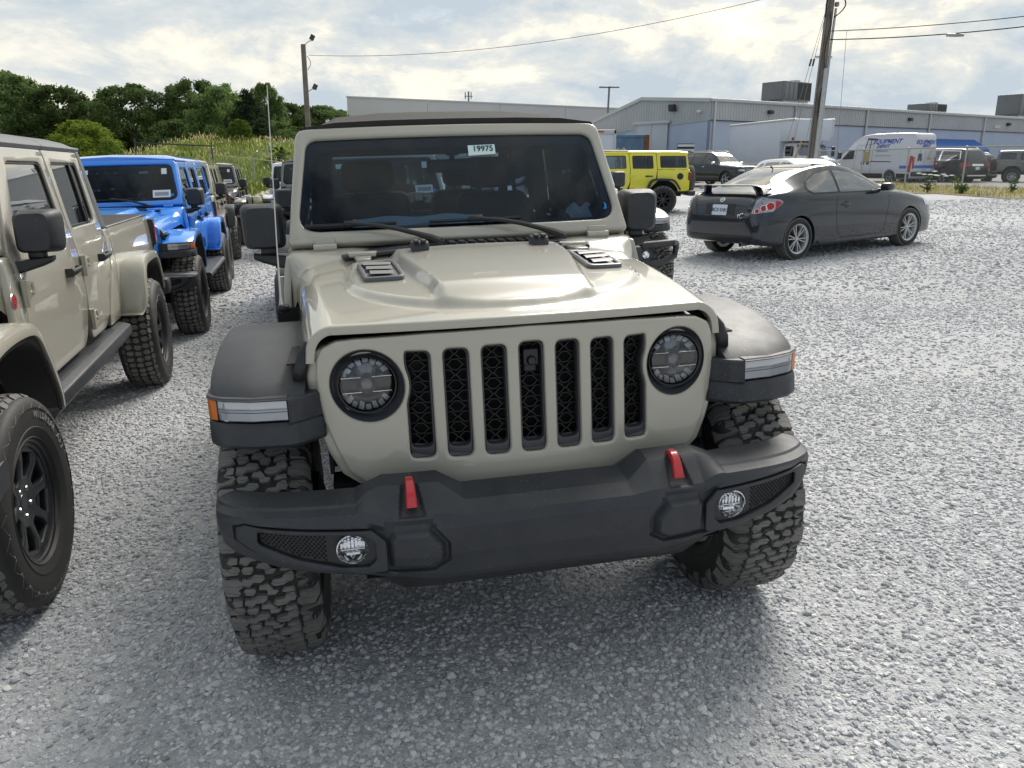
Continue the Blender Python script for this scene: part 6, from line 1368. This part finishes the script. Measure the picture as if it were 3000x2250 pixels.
g1 = at(2525, 320, 31); g0_ = PB+PT*.655; wire('thin guy wire slanting down right of the leaning pole', g0_+Vector((.7, 0, 0)), at(2440, 600, 30.5), 0., .008, 'guy_wire', STEELW)
def chain_link():
    pts = [(16.35, 42.5), (17.2, 39.3), (17.75, 36.0), (18.9, 33.5), (20.0, 30.2), (21.1, 27.)]; r = empty('chain_link_fence', Matrix.Translation((17.75, 36, 0))); tag(r, 'galvanised chain-link fence with top rail along the grass verge', 'fence')
    o = Vector((17.75, 36, 0)); hgt = 1.70; V = []; F = []
    for i, p in enumerate(pts): z = gz(*p); put('fence_post', MB().tube([Vector((p[0], p[1], z-.1))-o, Vector((p[0], p[1], z+hgt+.02))-o], .036, 8).lathe([(.05, 0), (.04, .05), (0, .06)], 8, (p[0]-o.x, p[1]-o.y, z+hgt), 'z'), GALV, r)
    for p, q in zip(pts, pts[1:]):
        zp, zq = gz(*p), gz(*q); put('top_rail', MB().tube([Vector((p[0], p[1], zp+hgt))-o, Vector((q[0], q[1], zq+hgt))-o], .032, 6), GALV, r)
        L_ = sqrt((q[0]-p[0])**2+(q[1]-p[1])**2); s = .075; n = int(L_/s); m = MB()
        def W_(t, z): t = max(0, min(1, t/L_)); return Vector((lerp(p[0], q[0], t)-o.x, lerp(p[1], q[1], t)-o.y, lerp(zp, zq, t)+z))
        rise = hgt-.06; run = rise*.9
        for k in range(-int(run/s), n+1):
            for sg in (1, -1):
                a, b = k*s, k*s+run
                za, zb = .05, .05+rise
                if a < 0: za += -a/run*rise; a = 0
                if b > L_: zb -= (b-L_)/run*rise; b = L_
                if b <= a: continue
                A, B = W_(a, za if sg > 0 else hgt-za+.04), W_(b, zb if sg > 0 else hgt-zb+.04); w_ = Vector((0, 0, .0034)); m.add([A-w_, B-w_, B+w_, A+w_], [(0, 1, 2, 3)])
        f = put('wire_mesh', m.mesh('wire_mesh', None, False), GALV, r); tag(f, kind='stuff')
chain_link()
def left_fence():
    pts = [(-16.5, 46), (-13.6, 44.5), (-11., 43.), (-8.6, 41.8)]; o = Vector((-12, 43, 0)); r = empty('barbed_wire_fence', Matrix.Translation(o)); tag(r, 'low chain-link fence with barbed wire below the grassy bank', 'fence')
    for p in pts: z = gz(*p); put('fence_post', MB().tube([Vector((p[0], p[1], z))-o, Vector((p[0], p[1], z+1.5))-o, Vector((p[0]+.3, p[1]-.25, z+1.85))-o], .035, 8), GALV, r)
    for p, q in zip(pts, pts[1:]):
        a = Vector((p[0], p[1], gz(*p)))-o; b = Vector((q[0], q[1], gz(*q)))-o; up = Vector((0, 0, 1)); put('top_rail', MB().tube([a+up*1.45, b+up*1.45], .03, 6), material('pale yellow rail', (.5, .46, .32), .5), r)
        for k in range(3): put('barbed_wire', MB().tube([a+up*(1.58+.12*k)+Vector((.1+.09*k, -.1, 0)), b+up*(1.58+.12*k)+Vector((.1+.09*k, -.1, 0))], .008, 4), STEELW, r)
        m = MB()
        L_ = (b-a).length; n = int(L_/.09)
        for k in range(n):
            for sg in (1, -1):
                A = a.lerp(b, k/n)+up*(.05 if sg > 0 else 1.4); B = a.lerp(b, min(1, k/n+1.2/L_))+up*(1.4 if sg > 0 else .05); m.add([A, B, B+up*.006, A+up*.006], [(0, 1, 2, 3)])
        tag(put('wire_mesh', m.mesh('wm', None, False), GALV, r), kind='stuff')
    # white pipe rail on top of the bank and a gate rail behind the blue car
    for nm, lab, P, hh, mt in (('pipe_railing', 'white pipe railing on the grassy bank behind the antenna', [(780, 432, 55), (800, 425, 55), (830, 418, 54), (862, 412, 53)], .9, GALV), ('gate_rail', 'dark low gate rail behind the blue off-road suv', [(395, 418, 40), (620, 428, 40)], .6, DRK)):
        e = empty(nm, Matrix.Translation(at(*P[0]))); tag(e, lab, 'railing'); o2 = at(*P[0]); Q = [at(*p)-o2 for p in P]; put('top_tube', MB().tube(Q, .035, 6), mt, e)
        for q in Q: put('upright', MB().tube([q+Vector((0, 0, .2 if mt is DRK else .0)), q-Vector((0, 0, hh))], .03, 6), mt, e)
left_fence()
def rubble():
    rn = random.Random(4); 
    m = MB()
    for k in range(70):
        x, y = -11.4+rn.gauss(0, .8), 38.5+rn.gauss(0, 1.); s = rn.uniform(.06, .2); z = gz(x, y)+max(0, .45-.4*abs(x+11.4)); bm = bmesh.new(); bmesh.ops.create_icosphere(bm, subdivisions=1, radius=s)
        for v in bm.verts: v.co = Vector((x, y, z))+v.co*rn.uniform(.7, 1.2)
        m.add([v.co[:] for v in bm.verts], [[v.index for v in f.verts] for f in bm.faces]); bm.free()
    tag(put('rubble_pile', m.mesh('rubble', None), material('pale rubble', (.50, .46, .38), .9, var=.2)), 'pale stone rubble heap below the grassy bank', 'rubble', kind='stuff')
rubble()
def street_light():
    b = at(1776, 345, 100); tp = at(1785, 255, 100); e = empty('street_light', Matrix.Translation((b.x, b.y, 0))); tag(e, 'distant double-headed light pole standing above the warehouse roof', 'street light'); z = tp.z
    put('light_pole', MB().tube([(0, 0, 0), (tp.x-b.x, 0, z)], .12, 8), STEELW, e)
    for s in (1, -1): put('lamp_head', MB().rbox(-.1, 1.2, -.2, .2, z-.1, z+.06, .04).map(lambda a, b_, c: (s*a+tp.x-b.x, b_, c)), STEELW, e)
    b = at(1373, 300, 260); e = empty('antenna_mast', Matrix.Translation((b.x, b.y, 0))); tag(e, 'tiny distant phone mast above the warehouse', 'mast'); z = at(1373, 268, 260).z; put('mast_pole', MB().tube([(0, 0, 0), (0, 0, z)], .3, 6), STEELW, e)
    for k in range(3): put('antenna_panel', MB().box(-1+k*.9-.15, -1+k*.9+.15, -.2, .2, z-2.2, z-.2), STEELW, e); put('antenna_ring', MB().box(-1.3, 1.3, -.3, .3, z-1.5, z-1.3), STEELW, e) if k == 0 else None
street_light()
def yard_things():
    # blue container with a rusty corner and painted numerals
    b = at(1845, 470, 55); z0 = gz(b.x, b.y); e = empty('shipping_container', Matrix.Translation((b.x, b.y, z0)) @ Matrix.Rotation(.05, 4, 'Z')); tag(e, 'faded blue shipping container with a rusty corner beside the workshop', 'container')
    CB = material('faded blue container paint', (.10, .22, .34), .7, var=.25, vscale=1.5, dust=.45, dustcol=(.20, .10, .05), dscale=.9); RU = material('rusty steel', (.20, .07, .03), .85, var=.35, vscale=3.)
    V = []; n = 24
    for k in range(n+1):
        x = -1.15+2.2*k/n; d = .04 if k % 4 in (1, 2) else 0; V += [(x, -d, .1), (x, -d, 3.0)]
    put('corrugated_wall', MB().add(V, [(2*i, 2*i+2, 2*i+3, 2*i+1) for i in range(n)]), CB, e); put('container_body', MB().box(-1.15, 1.05, .05, 8, 0, 3.05), CB, e); put('corner_post', MB().rbox(.95, 1.25, -.12, .1, 0, 3.15, .02), RU, e); put('top_beam', MB().rbox(-1.2, 1.2, -.08, .1, 2.98, 3.15, .02), CB, e); put('corner_post', MB().rbox(-1.25, -1.12, -.1, .1, 0, 3.15, .02), CB, e)
    for t_, x, z in (('6', -.85, 2.15), ('0', -.45, 2.15), ('3', -.9, 1.70), ('2', -.45, 1.70), ('2', 0., 1.70), ('4', .45, 1.70), ('6', -.85, 1.25), ('1', -.45, 1.25)):
        g = text_mb(t_, .42, .004, bold=.008); g.v = [(a+x, -.06+c, b_+z) for a, b_, c in g.v]; put('painted_number', g, PAPERW, e)
    b = at(1745, 480, 50); z0 = gz(b.x, b.y); e = empty('cargo_trailer', Matrix.Translation((b.x, b.y, z0))); tag(e, 'white cargo trailer end beside the blue container', 'trailer'); WT = material('trailer white', (.62, .66, .74), .5)
    put('trailer_box', MB().rbox(-1.35, 1.12, 0, 9, .8, 3.25, .03), WT, e); put('rear_frame', MB().rbox(-1.4, 1.2, -.06, .04, 3.1, 3.36, .02).rbox(1.06, 1.2, -.06, .04, .8, 3.36, .02), FASC, e); put('marker_lamp', MB().rbox(.1, .45, -.09, -.05, 3.2, 3.28, .01), REDB, e); put('trailer_axle', MB().box(-1., 1., 2, 3.6, .2, .8), DARK, e)
    b = at(2010, 505, 53); z0 = gz(b.x, b.y); e = empty('dumpster', Matrix.Translation((b.x, b.y, z0)) @ Matrix.Rotation(-.3, 4, 'Z')); tag(e, 'dark green lidded dumpster behind the lime off-road suv', 'dumpster'); DG = material('dumpster green', (.03, .04, .035), .6, var=.2)
    put('bin', MB().loft([[(-.85, -.7, .1), (.85, -.7, .1), (.85, .8, .1), (-.85, .8, .1)], [(-1., -1., 1.15), (1., -1., 1.15), (1., .9, 1.35), (-1., .9, 1.35)]]), DG, e); put('lid', MB().rbox(-1.08, 1.08, -1.1, .95, 1.2, 1.3, .03, fn=lambda a, b_, c: (a, b_, c+.1*b_)), DG, e)
    for s in (-1, 1): put('lift_pocket', MB().rbox(s*.98-.08, s*.98+.08, -.5, .3, .6, .8, .02), DG, e)
    b = at(2008, 446, 54.5); e = empty('wall_louvre', Matrix.Translation(b)); tag(e, 'small white louvred vent box standing above the dumpster', 'vent'); put('vent_frame', MB().box(-.55, .55, 0, .1, -.55, .55), DRK, e)
    for k in range(4): put('louvre_slat', MB().rbox(-.55, .55, -.12, 0, -.5+k*.28, -.36+k*.28, .02), PAPERW, e)
yard_things()
# ------------------------------------------------------------------ trees, grass
def leaf_mat(name, c, tr=.45):
    m = bpy.data.materials.new(name); m.use_nodes = True; nt = m.node_tree; nt.nodes.clear(); L = nt.links.new; out = nd(nt, 'ShaderNodeOutputMaterial')
    tc = nd(nt, 'ShaderNodeTexCoord'); n = nd(nt, 'ShaderNodeTexNoise', i_Scale=.9, i_Detail=4.); L(tc.outputs['Object'], n.inputs[0]); r = ramp(nt, [(.3, tuple(x*.62 for x in c)), (.55, c), (.75, (c[0]*1.55, c[1]*1.4, c[2]*1.1))]); L(n.outputs[0], r.inputs[0])
    oi = nd(nt, 'ShaderNodeObjectInfo'); hs = nd(nt, 'ShaderNodeHueSaturation'); mr = nd(nt, 'ShaderNodeMapRange', i_3=.62, i_4=1.5); L(oi.outputs['Random'], mr.inputs[0]); L(mr.outputs[0], hs.inputs['Value']); L(r.outputs[0], hs.inputs['Color'])
    d = nd(nt, 'ShaderNodeBsdfDiffuse'); t = nd(nt, 'ShaderNodeBsdfTranslucent'); mx = nd(nt, 'ShaderNodeMixShader'); mx.inputs[0].default_value = tr; L(hs.outputs[0], d.inputs[0]); L(hs.outputs[0], t.inputs[0]); L(d.outputs[0], mx.inputs[1]); L(t.outputs[0], mx.inputs[2]); L(mx.outputs[0], out.inputs[0]); return m
LEAF = leaf_mat('broadleaf foliage', (.135, .195, .070)); LEAFD = leaf_mat('dark conifer foliage', (.060, .090, .048), .3); LEAFB = leaf_mat('fresh willow foliage', (.22, .29, .05), .45); LEAFM = leaf_mat('young tree foliage', (.14, .21, .045), .4)
BARK = material('tree bark', (.07, .058, .045), .9, var=.3, vscale=4.)
def crown_mesh(seed, shape, nclump, per, leaf):
    """crown of leaf-sized faces gathered in clumps, unit height 1, unit half width .5"""
    rn = random.Random(seed); V = []; F = []; cl = []
    for _ in range(nclump):
        for _t in range(40):
            z = rn.uniform(.12, .97); rmax = shape(z)*.5
            a = rn.uniform(0, 6.283); rr = rmax*sqrt(rn.uniform(.15, 1)); cr = rn.uniform(.055, .11)*(.6+.8*rmax)
            if rr+cr*.5 < rmax*1.08: break
        cl.append((Vector((rr*cos(a), rr*sin(a), z)), cr))
    for c, cr in cl:
        for _ in range(per):
            d = Vector((rn.gauss(0, 1), rn.gauss(0, 1), rn.gauss(0, 1)+.25)).normalized(); p = c+Vector((d.x, d.y, d.z*.75))*cr*(rn.uniform(.55, 1.12) if rn.random() < .85 else rn.uniform(1.1, 1.5))
            n = (d+Vector((rn.gauss(0, .6), rn.gauss(0, .6), rn.gauss(0, .6)))).normalized(); u = n.orthogonal().normalized(); u.rotate(Matrix.Rotation(rn.uniform(0, 6.28), 3, n)); v = n.cross(u); s = leaf*rn.uniform(.6, 1.4); i = len(V)
            V += [p-u*s, p+v*s*.55, p+u*s, p-v*s*.55]; F.append((i, i+1, i+2, i+3))
    me = bpy.data.meshes.new('crown'); me.from_pydata(V, [], F); return me
def trunk_mesh(seed, fork=5, h=.55):
    rn = random.Random(seed); m = MB().tube([(0, 0, -.04), (.006, 0, .12), (0, .006, .3), (.01, 0, h)], [.034, .026, .02, .012], 8)
    for k in range(fork):
        a = rn.uniform(0, 6.28); z = rn.uniform(.22, h); L_ = rn.uniform(.15, .32); m.tube([(0, 0, z), (cos(a)*L_*.5, sin(a)*L_*.5, z+L_*.55), (cos(a)*L_, sin(a)*L_, z+L_*.8)], [.012, .008, .003], 6)
    return m
def oak(z): return sinterp([(0, .15), (.12, .55), (.3, .92), (.55, 1.), (.78, .82), (.92, .5), (1., .12)], z)
def tall(z): return sinterp([(0, .2), (.1, .55), (.35, .9), (.6, .85), (.85, .55), (1., .1)], z)
def cone(z): return sinterp([(0, .5), (.08, .95), (.4, .72), (.7, .42), (.95, .12), (1., .02)], z)
def bushs(z): return sinterp([(0, .7), (.2, 1.), (.5, .95), (.8, .6), (1., .15)], z)
CR = {'oak': [crown_mesh(1, oak, 150, 130, .017), crown_mesh(2, oak, 160, 130, .017), crown_mesh(9, oak, 140, 140, .018)], 'tall': [crown_mesh(3, tall, 130, 130, .018), crown_mesh(8, tall, 120, 130, .018)], 'cone': [crown_mesh(4, cone, 140, 110, .016)], 'bush': [crown_mesh(5, bushs, 60, 120, .020)], 'willow': [crown_mesh(6, bushs, 150, 140, .015)]}
TR = {k: trunk_mesh(k).mesh('trunk') for k in range(4)}
def tree(label, px, top, hwpx, Y, kind='oak', mat=LEAF, base=None, group='trees along the wooded skyline', name='broadleaf_tree', i=[0]):
    i[0] += 1; p = at(px, top, Y); z0 = gz(p.x, p.y)-.1 if base is None else base; H = p.z-z0; W_ = 2*hwpx/2311.4*Y
    e = empty(name, Matrix.Translation((p.x, p.y, z0)) @ Matrix.Rotation(i[0]*1.7, 4, 'Z')); tag(e, label, 'tree', group); cm = CR[kind][i[0] % len(CR[kind])]
    put('trunk', TR[i[0] % 4], BARK, e, scale=(H*.8, H*.8, H)); put('crown', cm, mat, e, scale=(W_, W_, H))
for a in [('tallest dark tree at the left edge of the wooded skyline', 30, 210, 120, 92, 'tall'), ('rounded tree second from the left edge of the skyline', 165, 252, 120, 90, 'oak'), ('lower tree in the dip left of the big oak', 265, 292, 80, 94, 'oak'), ('broad dark oak standing alone above the blue off-road suv', 372, 248, 122, 84, 'oak'), ('low tree in the skyline gap right of the big oak', 480, 318, 75, 96, 'oak'),
          ('tall broad tree left of the main skyline hump', 560, 236, 105, 86, 'oak'), ('lighter green tree in the centre of the main skyline hump', 645, 246, 105, 80, 'tall'), ('tall tree at the top right of the main skyline hump', 775, 240, 62, 88, 'tall'), ('dark background tree filling the skyline hump', 600, 262, 110, 99, 'oak'), ('low tree right of the skyline hump', 830, 302, 75, 92, 'oak'),
          ('small tree just left of the floodlight pole', 880, 308, 62, 95, 'oak'), ('small tree just right of the floodlight pole', 945, 310, 66, 97, 'oak'), ('last small tree beside the warehouse wall', 1000, 322, 45, 99, 'tall'), ('background tree low behind the willow', 90, 300, 130, 99, 'oak'), ('background tree low behind the oak', 440, 345, 100, 99, 'oak'), ('shaded tree filling in under the big oak', 310, 345, 100, 88, 'oak'), ('shaded tree low in the skyline hump', 520, 350, 100, 82, 'oak'), ('shaded tree low under the conifer', 800, 355, 80, 84, 'oak')]: tree(*a)
tree('dark pointed conifer in front of the skyline hump', 720, 262, 78, 78, 'cone', LEAFD, name='conifer_tree'); tree('small dark conifer left of the pipe railing', 765, 345, 60, 72, 'cone', LEAFD, name='conifer_tree')
tree('bright yellow-green willow shrub behind the tan pickup', 232, 352, 118, 48, 'willow', LEAFB, group='shrubs on the grassy bank', name='willow_shrub'); tree('slim bright shrub right of the willow', 318, 410, 42, 47, 'bush', LEAFM, group='shrubs on the grassy bank', name='willow_shrub')
tree('young light green tree on the crest of the bank', 700, 348, 38, 60, 'tall', LEAFM, group='shrubs on the grassy bank', name='young_tree'); tree('shorter young tree left of its neighbour on the bank crest', 655, 378, 36, 60, 'bush', LEAFM, group='shrubs on the grassy bank', name='young_tree'); tree('round dark bush low on the grassy bank', 545, 448, 40, 54, 'bush', LEAF, group='shrubs on the grassy bank', name='round_bush'); tree('tangled bright bush by the barbed wire fence', 815, 430, 40, 50, 'bush', LEAFM, group='shrubs on the grassy bank', name='round_bush')
def blades(name, label, n, area, hmin, hmax, wd, cols, seed, keep=None, head=False):
    rn = random.Random(seed); V = []; F = []
    k = 0
    while k < n:
        x = rn.uniform(area[0], area[1]); y = rn.uniform(area[2], area[3]); k += 1
        if keep and not keep(x, y): continue
        c = noise.noise(Vector((x*.35, y*.35, seed)))
        if rn.random() > .65+.6*c: continue
        h = rn.uniform(hmin, hmax)*(1+.5*c); z = gz(x, y); dx, dy = rn.gauss(0, .22)*h, rn.gauss(0, .22)*h; a = rn.uniform(0, 3.14); wx, wy = wd*cos(a), wd*sin(a); i = len(V)
        if head: V += [(x+dx*.7, y+dy*.7, z+h*.72), (x+dx*.85+wx, y+dy*.85+wy, z+h*.86), (x+dx, y+dy, z+h), (x+dx*.85-wx, y+dy*.85-wy, z+h*.86)]; F.append((i, i+1, i+2, i+3))
        else: V += [(x-wx, y-wy, z), (x+wx, y+wy, z), (x+dx*.5+wx*.7, y+dy*.5+wy*.7, z+h*.6), (x+dx, y+dy, z+h), (x+dx*.5-wx*.7, y+dy*.5-wy*.7, z+h*.6)]; F.append((i, i+1, i+2, i+3, i+4))
    me = bpy.data.meshes.new(name); me.from_pydata(V, [], F); tag(put(name, me, leaf_mat(name+' blades', cols, .4)), label, 'grass', kind='stuff')
def hk(x, y): return x < -7 and y > 37
blades('bank_grass', 'tall green and straw grass covering the bank', 52000, (-36, -6.5, 37, 68), .25, .60, .035, (.19, .25, .065), 3, hk); blades('seed_heads', 'golden seed heads above the bank grass', 9000, (-36, -6.5, 37, 68), .45, .85, .030, (.40, .35, .17), 5, hk, True)
blades('verge_grass', 'short dry grass on the fence verge', 16000, (12.5, 23, 14, 46), .06, .20, .014, (.30, .27, .10), 7, lambda x, y: on_verge(x, y) > .1)
def weed(label, px, py, Y, h, n, mat, flower=False):
    p = at(px, py, Y); z = gz(p.x, p.y); rn = random.Random(px); e = empty('weed_plant', Matrix.Translation((p.x, p.y, z))); tag(e, label, 'weed', 'weeds along the fence'); V = []; F = []; st = MB()
    for k in range(n):
        a = rn.uniform(0, 6.28); r_ = rn.uniform(.05, .35)*h; top = Vector((cos(a)*r_, sin(a)*r_, h*rn.uniform(.6, 1))); st.tube([(cos(a)*.03, sin(a)*.03, 0), top*.6, top], [.012, .009, .004], 4)
        for q in range(16):
            f = rn.uniform(.15, 1); c = top*f+Vector((rn.gauss(0, .07), rn.gauss(0, .07), rn.gauss(0, .05))); d = Vector((rn.gauss(0, 1), rn.gauss(0, 1), rn.gauss(0, .5))).normalized(); u = d.orthogonal().normalized(); s = rn.uniform(.04, .09); i = len(V); V += [c-d*s, c+u*s*.5, c+d*s, c-u*s*.5]; F.append((i, i+1, i+2, i+3))
    me = bpy.data.meshes.new('leaves'); me.from_pydata(V, [], F); put('stems', st, LEAFM, e); put('leaves', me, LEAF, e)
    if flower:
        m = MB()
        for k in range(9): c = (rn.gauss(0, .25), rn.gauss(0, .25), h+rn.uniform(-.1, .1)); m.lathe([(0, .03), (.09, .02), (.1, 0), (0, -.02)], 8, c, 'z')
        put('flower_heads', m, PAPERW, e)
weed('white-flowered weed at the fence foot right of the coupe nose', 2715, 575, 31, .7, 5, LEAFM, True); weed('tall slim weed on the verge beside the fence post', 2802, 570, 30.5, 1.0, 3, LEAFM); weed('bushy green weed clump under the fence post', 2815, 578, 29.5, .38, 8, LEAFM); weed('small lone weed near the right edge of the verge', 2965, 560, 30, .6, 5, LEAFM)
# ------------------------------------------------------------------ vehicles in place
hero = jeep('off_road_suv', 'tan off-road suv in the foreground with black fenders and red tow hooks', (-.039, 2.732, 11.13), TAN, '2dr', 'soft', hook=REDP, hero=True)
# whip antenna, stock card, window stickers and papers belong to it
put('antenna', MB().tube([(-.42, -.768, 1.075), (-.43, -.768, 1.11), (-.47, -.764, 1.30), (-.52, -.756, 1.55), (-.56, -.744, 1.885)], [.009, .004, .0022, .0018, .0015], 6), material('pale antenna', (.62, .62, .60), .5), hero)
put('antenna_mount', MB().rbox(-.445, -.395, -.780, -.74, 1.055, 1.085, .010), PLASTD, hero)
def ws_card(poly, c=-.0025, th=.0012): return plate(poly, (), th).map(lambda a, b, cc: WSm(a, b, c+cc))
def ws_text(t, size, y, b, c=-.0008, bold=.0008):
    g = text_mb(t, size, .0006, bold=bold); g.v = [WSm(y+a, b+bb, c+cc) for a, bb, cc in g.v]; return g
cd = put('stock_card', ws_card([(.062, .400), (.185, .406), (.186, .453), (.063, .450)]), PAPERT, hero); put('stock_number', ws_text('19975', .038, .130, .432), INK, cd); put('card_band', ws_card([(.070, .403), (.180, .408), (.180, .416), (.070, .412)], -.0010), PAPERW, cd)
pr = put('dash_papers', MB().grid(lambda u, v: (-.835-.04*v+.012*sin(u*9), lerp(-.47, .10, u), 1.322+.046*v+.005*sin(u*14+v*4)), 28, 4), PAPERT, hero)
put('paper_print', MB().grid(lambda u, v: (-.836-.03*v+.012*sin((.245+.49*u)*9), lerp(-.33, -.05, u), 1.334+.026*v+.005*sin((.245+.49*u)*14+v*4)), 14, 3), PAPERW, pr)
put('blue_sticker', ws_card(rpoly([(.645, .108), (.662, .115), (.664, .135), (.652, .150), (.656, .128)], .004, 2), -.0025), BLUDOT, hero)
put('plastic_bag', MB().grid(lambda u, v: (-.86-.05*v, lerp(.50, .61, u)+.01*sin(v*7), 1.30+.085*v+.012*sin(u*11+v*5)), 10, 8), material('clear bag', (.45, .52, .52), .3), hero)
glad = jeep('pickup_truck', 'tan crew-cab pickup at the left edge, nearest of the left row', (-2.70, 2.53, 15.4), TAN, 'truck', 'hard', fender='paint', topmat=PLASTG, steer=radians(-2), tyre='wild', rim='chunky', letters='WILDPEAK A/T', cat='pickup')
put('trail_badge', MB().lathe([(0, .004), (.034, .004), (.038, 0)], 24, (-.67, Yb(1.07), 1.07), 'y'), ALLOY, glad); put('badge_face', MB().lathe([(0, .006), (.030, .0055), (.030, .004)], 24, (-.67, Yb(1.07), 1.07), 'y'), REDP, glad)
for k in range(3): put('badge_line', MB().box(-.69, -.65, Yb(1.07)+.006, Yb(1.07)+.0068, 1.058+k*.010, 1.061+k*.010), CHROME, glad)
put('wheel_label', MB().box(.205, .222, .905, .906, .50, .53), PAPERT, glad)
blue = jeep('off_road_suv', 'bright blue off-road suv second in the left row', (-4.06, 7.95, 14.4), BLUE, '4dr', 'hard', fender='paint', topmat=BLUE, tyre='wild', zoff=-.02, step_bar=True, cat='suv', group='off-road cars in the left row')
tan2 = jeep('off_road_suv', 'tan off-road suv with black fenders behind the blue one', (-5.15, 12.0, 15.8), TAN, '4dr', 'hard', topmat=TAN, zoff=-.02, group='off-road cars in the left row')
grey3 = jeep('off_road_suv', 'granite grey off-road suv farthest back in the left row', (-6.70, 17.9, 15.), GREYBR, '4dr', 'hard', fender='paint', topmat=GREYBR, tyre='wild', zoff=-.02, group='off-road cars in the left row')
silv = jeep('off_road_suv', 'silver off-road suv close behind the foreground suv, seen through its windscreen', (-1.16, 7.35, 13.), SILV, '4dr', 'hard', topmat=TAN, zoff=-.04, group='off-road cars behind the foreground one')
whit = jeep('off_road_suv', 'white off-road suv with black tube bumper right behind the foreground suv', (.80, 8.95, 14.6), WHITE, '4dr', 'hard', fender='paint', topmat=WHITE, hook=REDP, bumper='tube', group='off-road cars behind the foreground one')
dmid = jeep('off_road_suv', 'dark grey off-road suv glimpsed left of the foreground windscreen pillar', (-3.58, 15.7, 14.), GREYBR, '4dr', 'hard', topmat=FABRIC, zoff=-.02, group='off-road cars behind the foreground one')
wfar = jeep('off_road_suv', 'pale white-blue off-road suv farthest behind the foreground suv', (-5.0, 20.0, 14.), WHITE, '4dr', 'hard', fender='paint', topmat=WHITE, tyre='wild', zoff=-.02, group='off-road cars behind the foreground one')
yell = jeep('off_road_suv', 'lime yellow off-road suv with rear spare wheel facing left', (1.85, 24.75, -88.), LIME, '4dr', 'hard', topmat=LIME, rim='beadlock', world=Matrix.Translation((1.70, 24.55, gz(3.5, 24.5)+.02)))
put('black_roof_front', MB().grid(lambda u, v: (lerp(-1.06, -1.90, u), lerp(-.64, .64, v), 1.833-.03*abs(2*v-1)**3*1.2+.018*ss(0, .5, u)*0), 6, 12), PLAST, yell); put('fuel_cap', MB().lathe([(0, .02), (.085, .02), (.095, 0)], 24, (-3.42, .776, 1.08), 'y'), PLASTD, yell)
fgl = jeep('off_road_suv', 'grey-green off-road suv behind the fence at the right edge', (0, 0, 62.), paint('paint sage grey', (.15, .155, .135)), '4dr', 'hard', fender='paint', topmat=GREYBR, tyre='wild', wheelmat=ALLOY, world=Matrix.Translation((31.2, 44.6, .47)))
def win_cards(root, num):
    put('stock_card', ws_card([(-.33, .400), (-.20, .400), (-.20, .450), (-.33, .450)]), PAPERT, root); put('barcode_sheet', ws_card([(.44, .10), (.62, .10), (.62, .19), (.44, .19)]), PAPERW, root); put('barcode', ws_card([(.46, .12), (.60, .12), (.60, .165), (.46, .165)], -.0010), material('grey barcode', (.3, .32, .36), .7), root)
    put('white_tag', ws_card([(.535, .385), (.590, .385), (.590, .455), (.535, .455)]), PAPERW, root); put('blue_dot', ws_card(circ(.635, .125, .018, 12), -.0005), BLUDOT, root)
for j in (blue, tan2, grey3, silv, whit, wfar): win_cards(j, '')
coupe()
suv('estate_suv', 'black suv with chrome slotted grille parked on the asphalt by the workshop', (12.45, 43.4, gz(12, 44)+.02), (.50, -.866), BLACKP, 4.82, .97, 1.78, 2.91)
b = at(2380, 560, 19.5); suv('pale_car', 'pale car whose roof shows above the dark coupe', (8.05, 19.6, gz(8, 20)), (.16, -.98), WHITE, 4.4, .88, 1.46, 2.65, rails=False, R_=.32, cat='car', front='plain')
suv('large_suv', 'black large suv with chrome window trim behind the fence beside the van', (24.3, 48.6, .46), (-.35, .94), BLACKP, 5.3, 1.02, 1.93, 3.08, rails=True, chrome=True, wide_lamp=True, front='plain', R_=.42)
suv('small_suv', 'dark small suv behind the fence right of the black large suv', (27.3, 50.6, .45), (-.22, .975), GREYBR, 4.3, .92, 1.70, 2.6, rails=True, front='plain', R_=.36)
van((20.9, 49.6, .47), (-.44, .90)); box_truck((17.9, 48.4, .47), (.17, -.985))
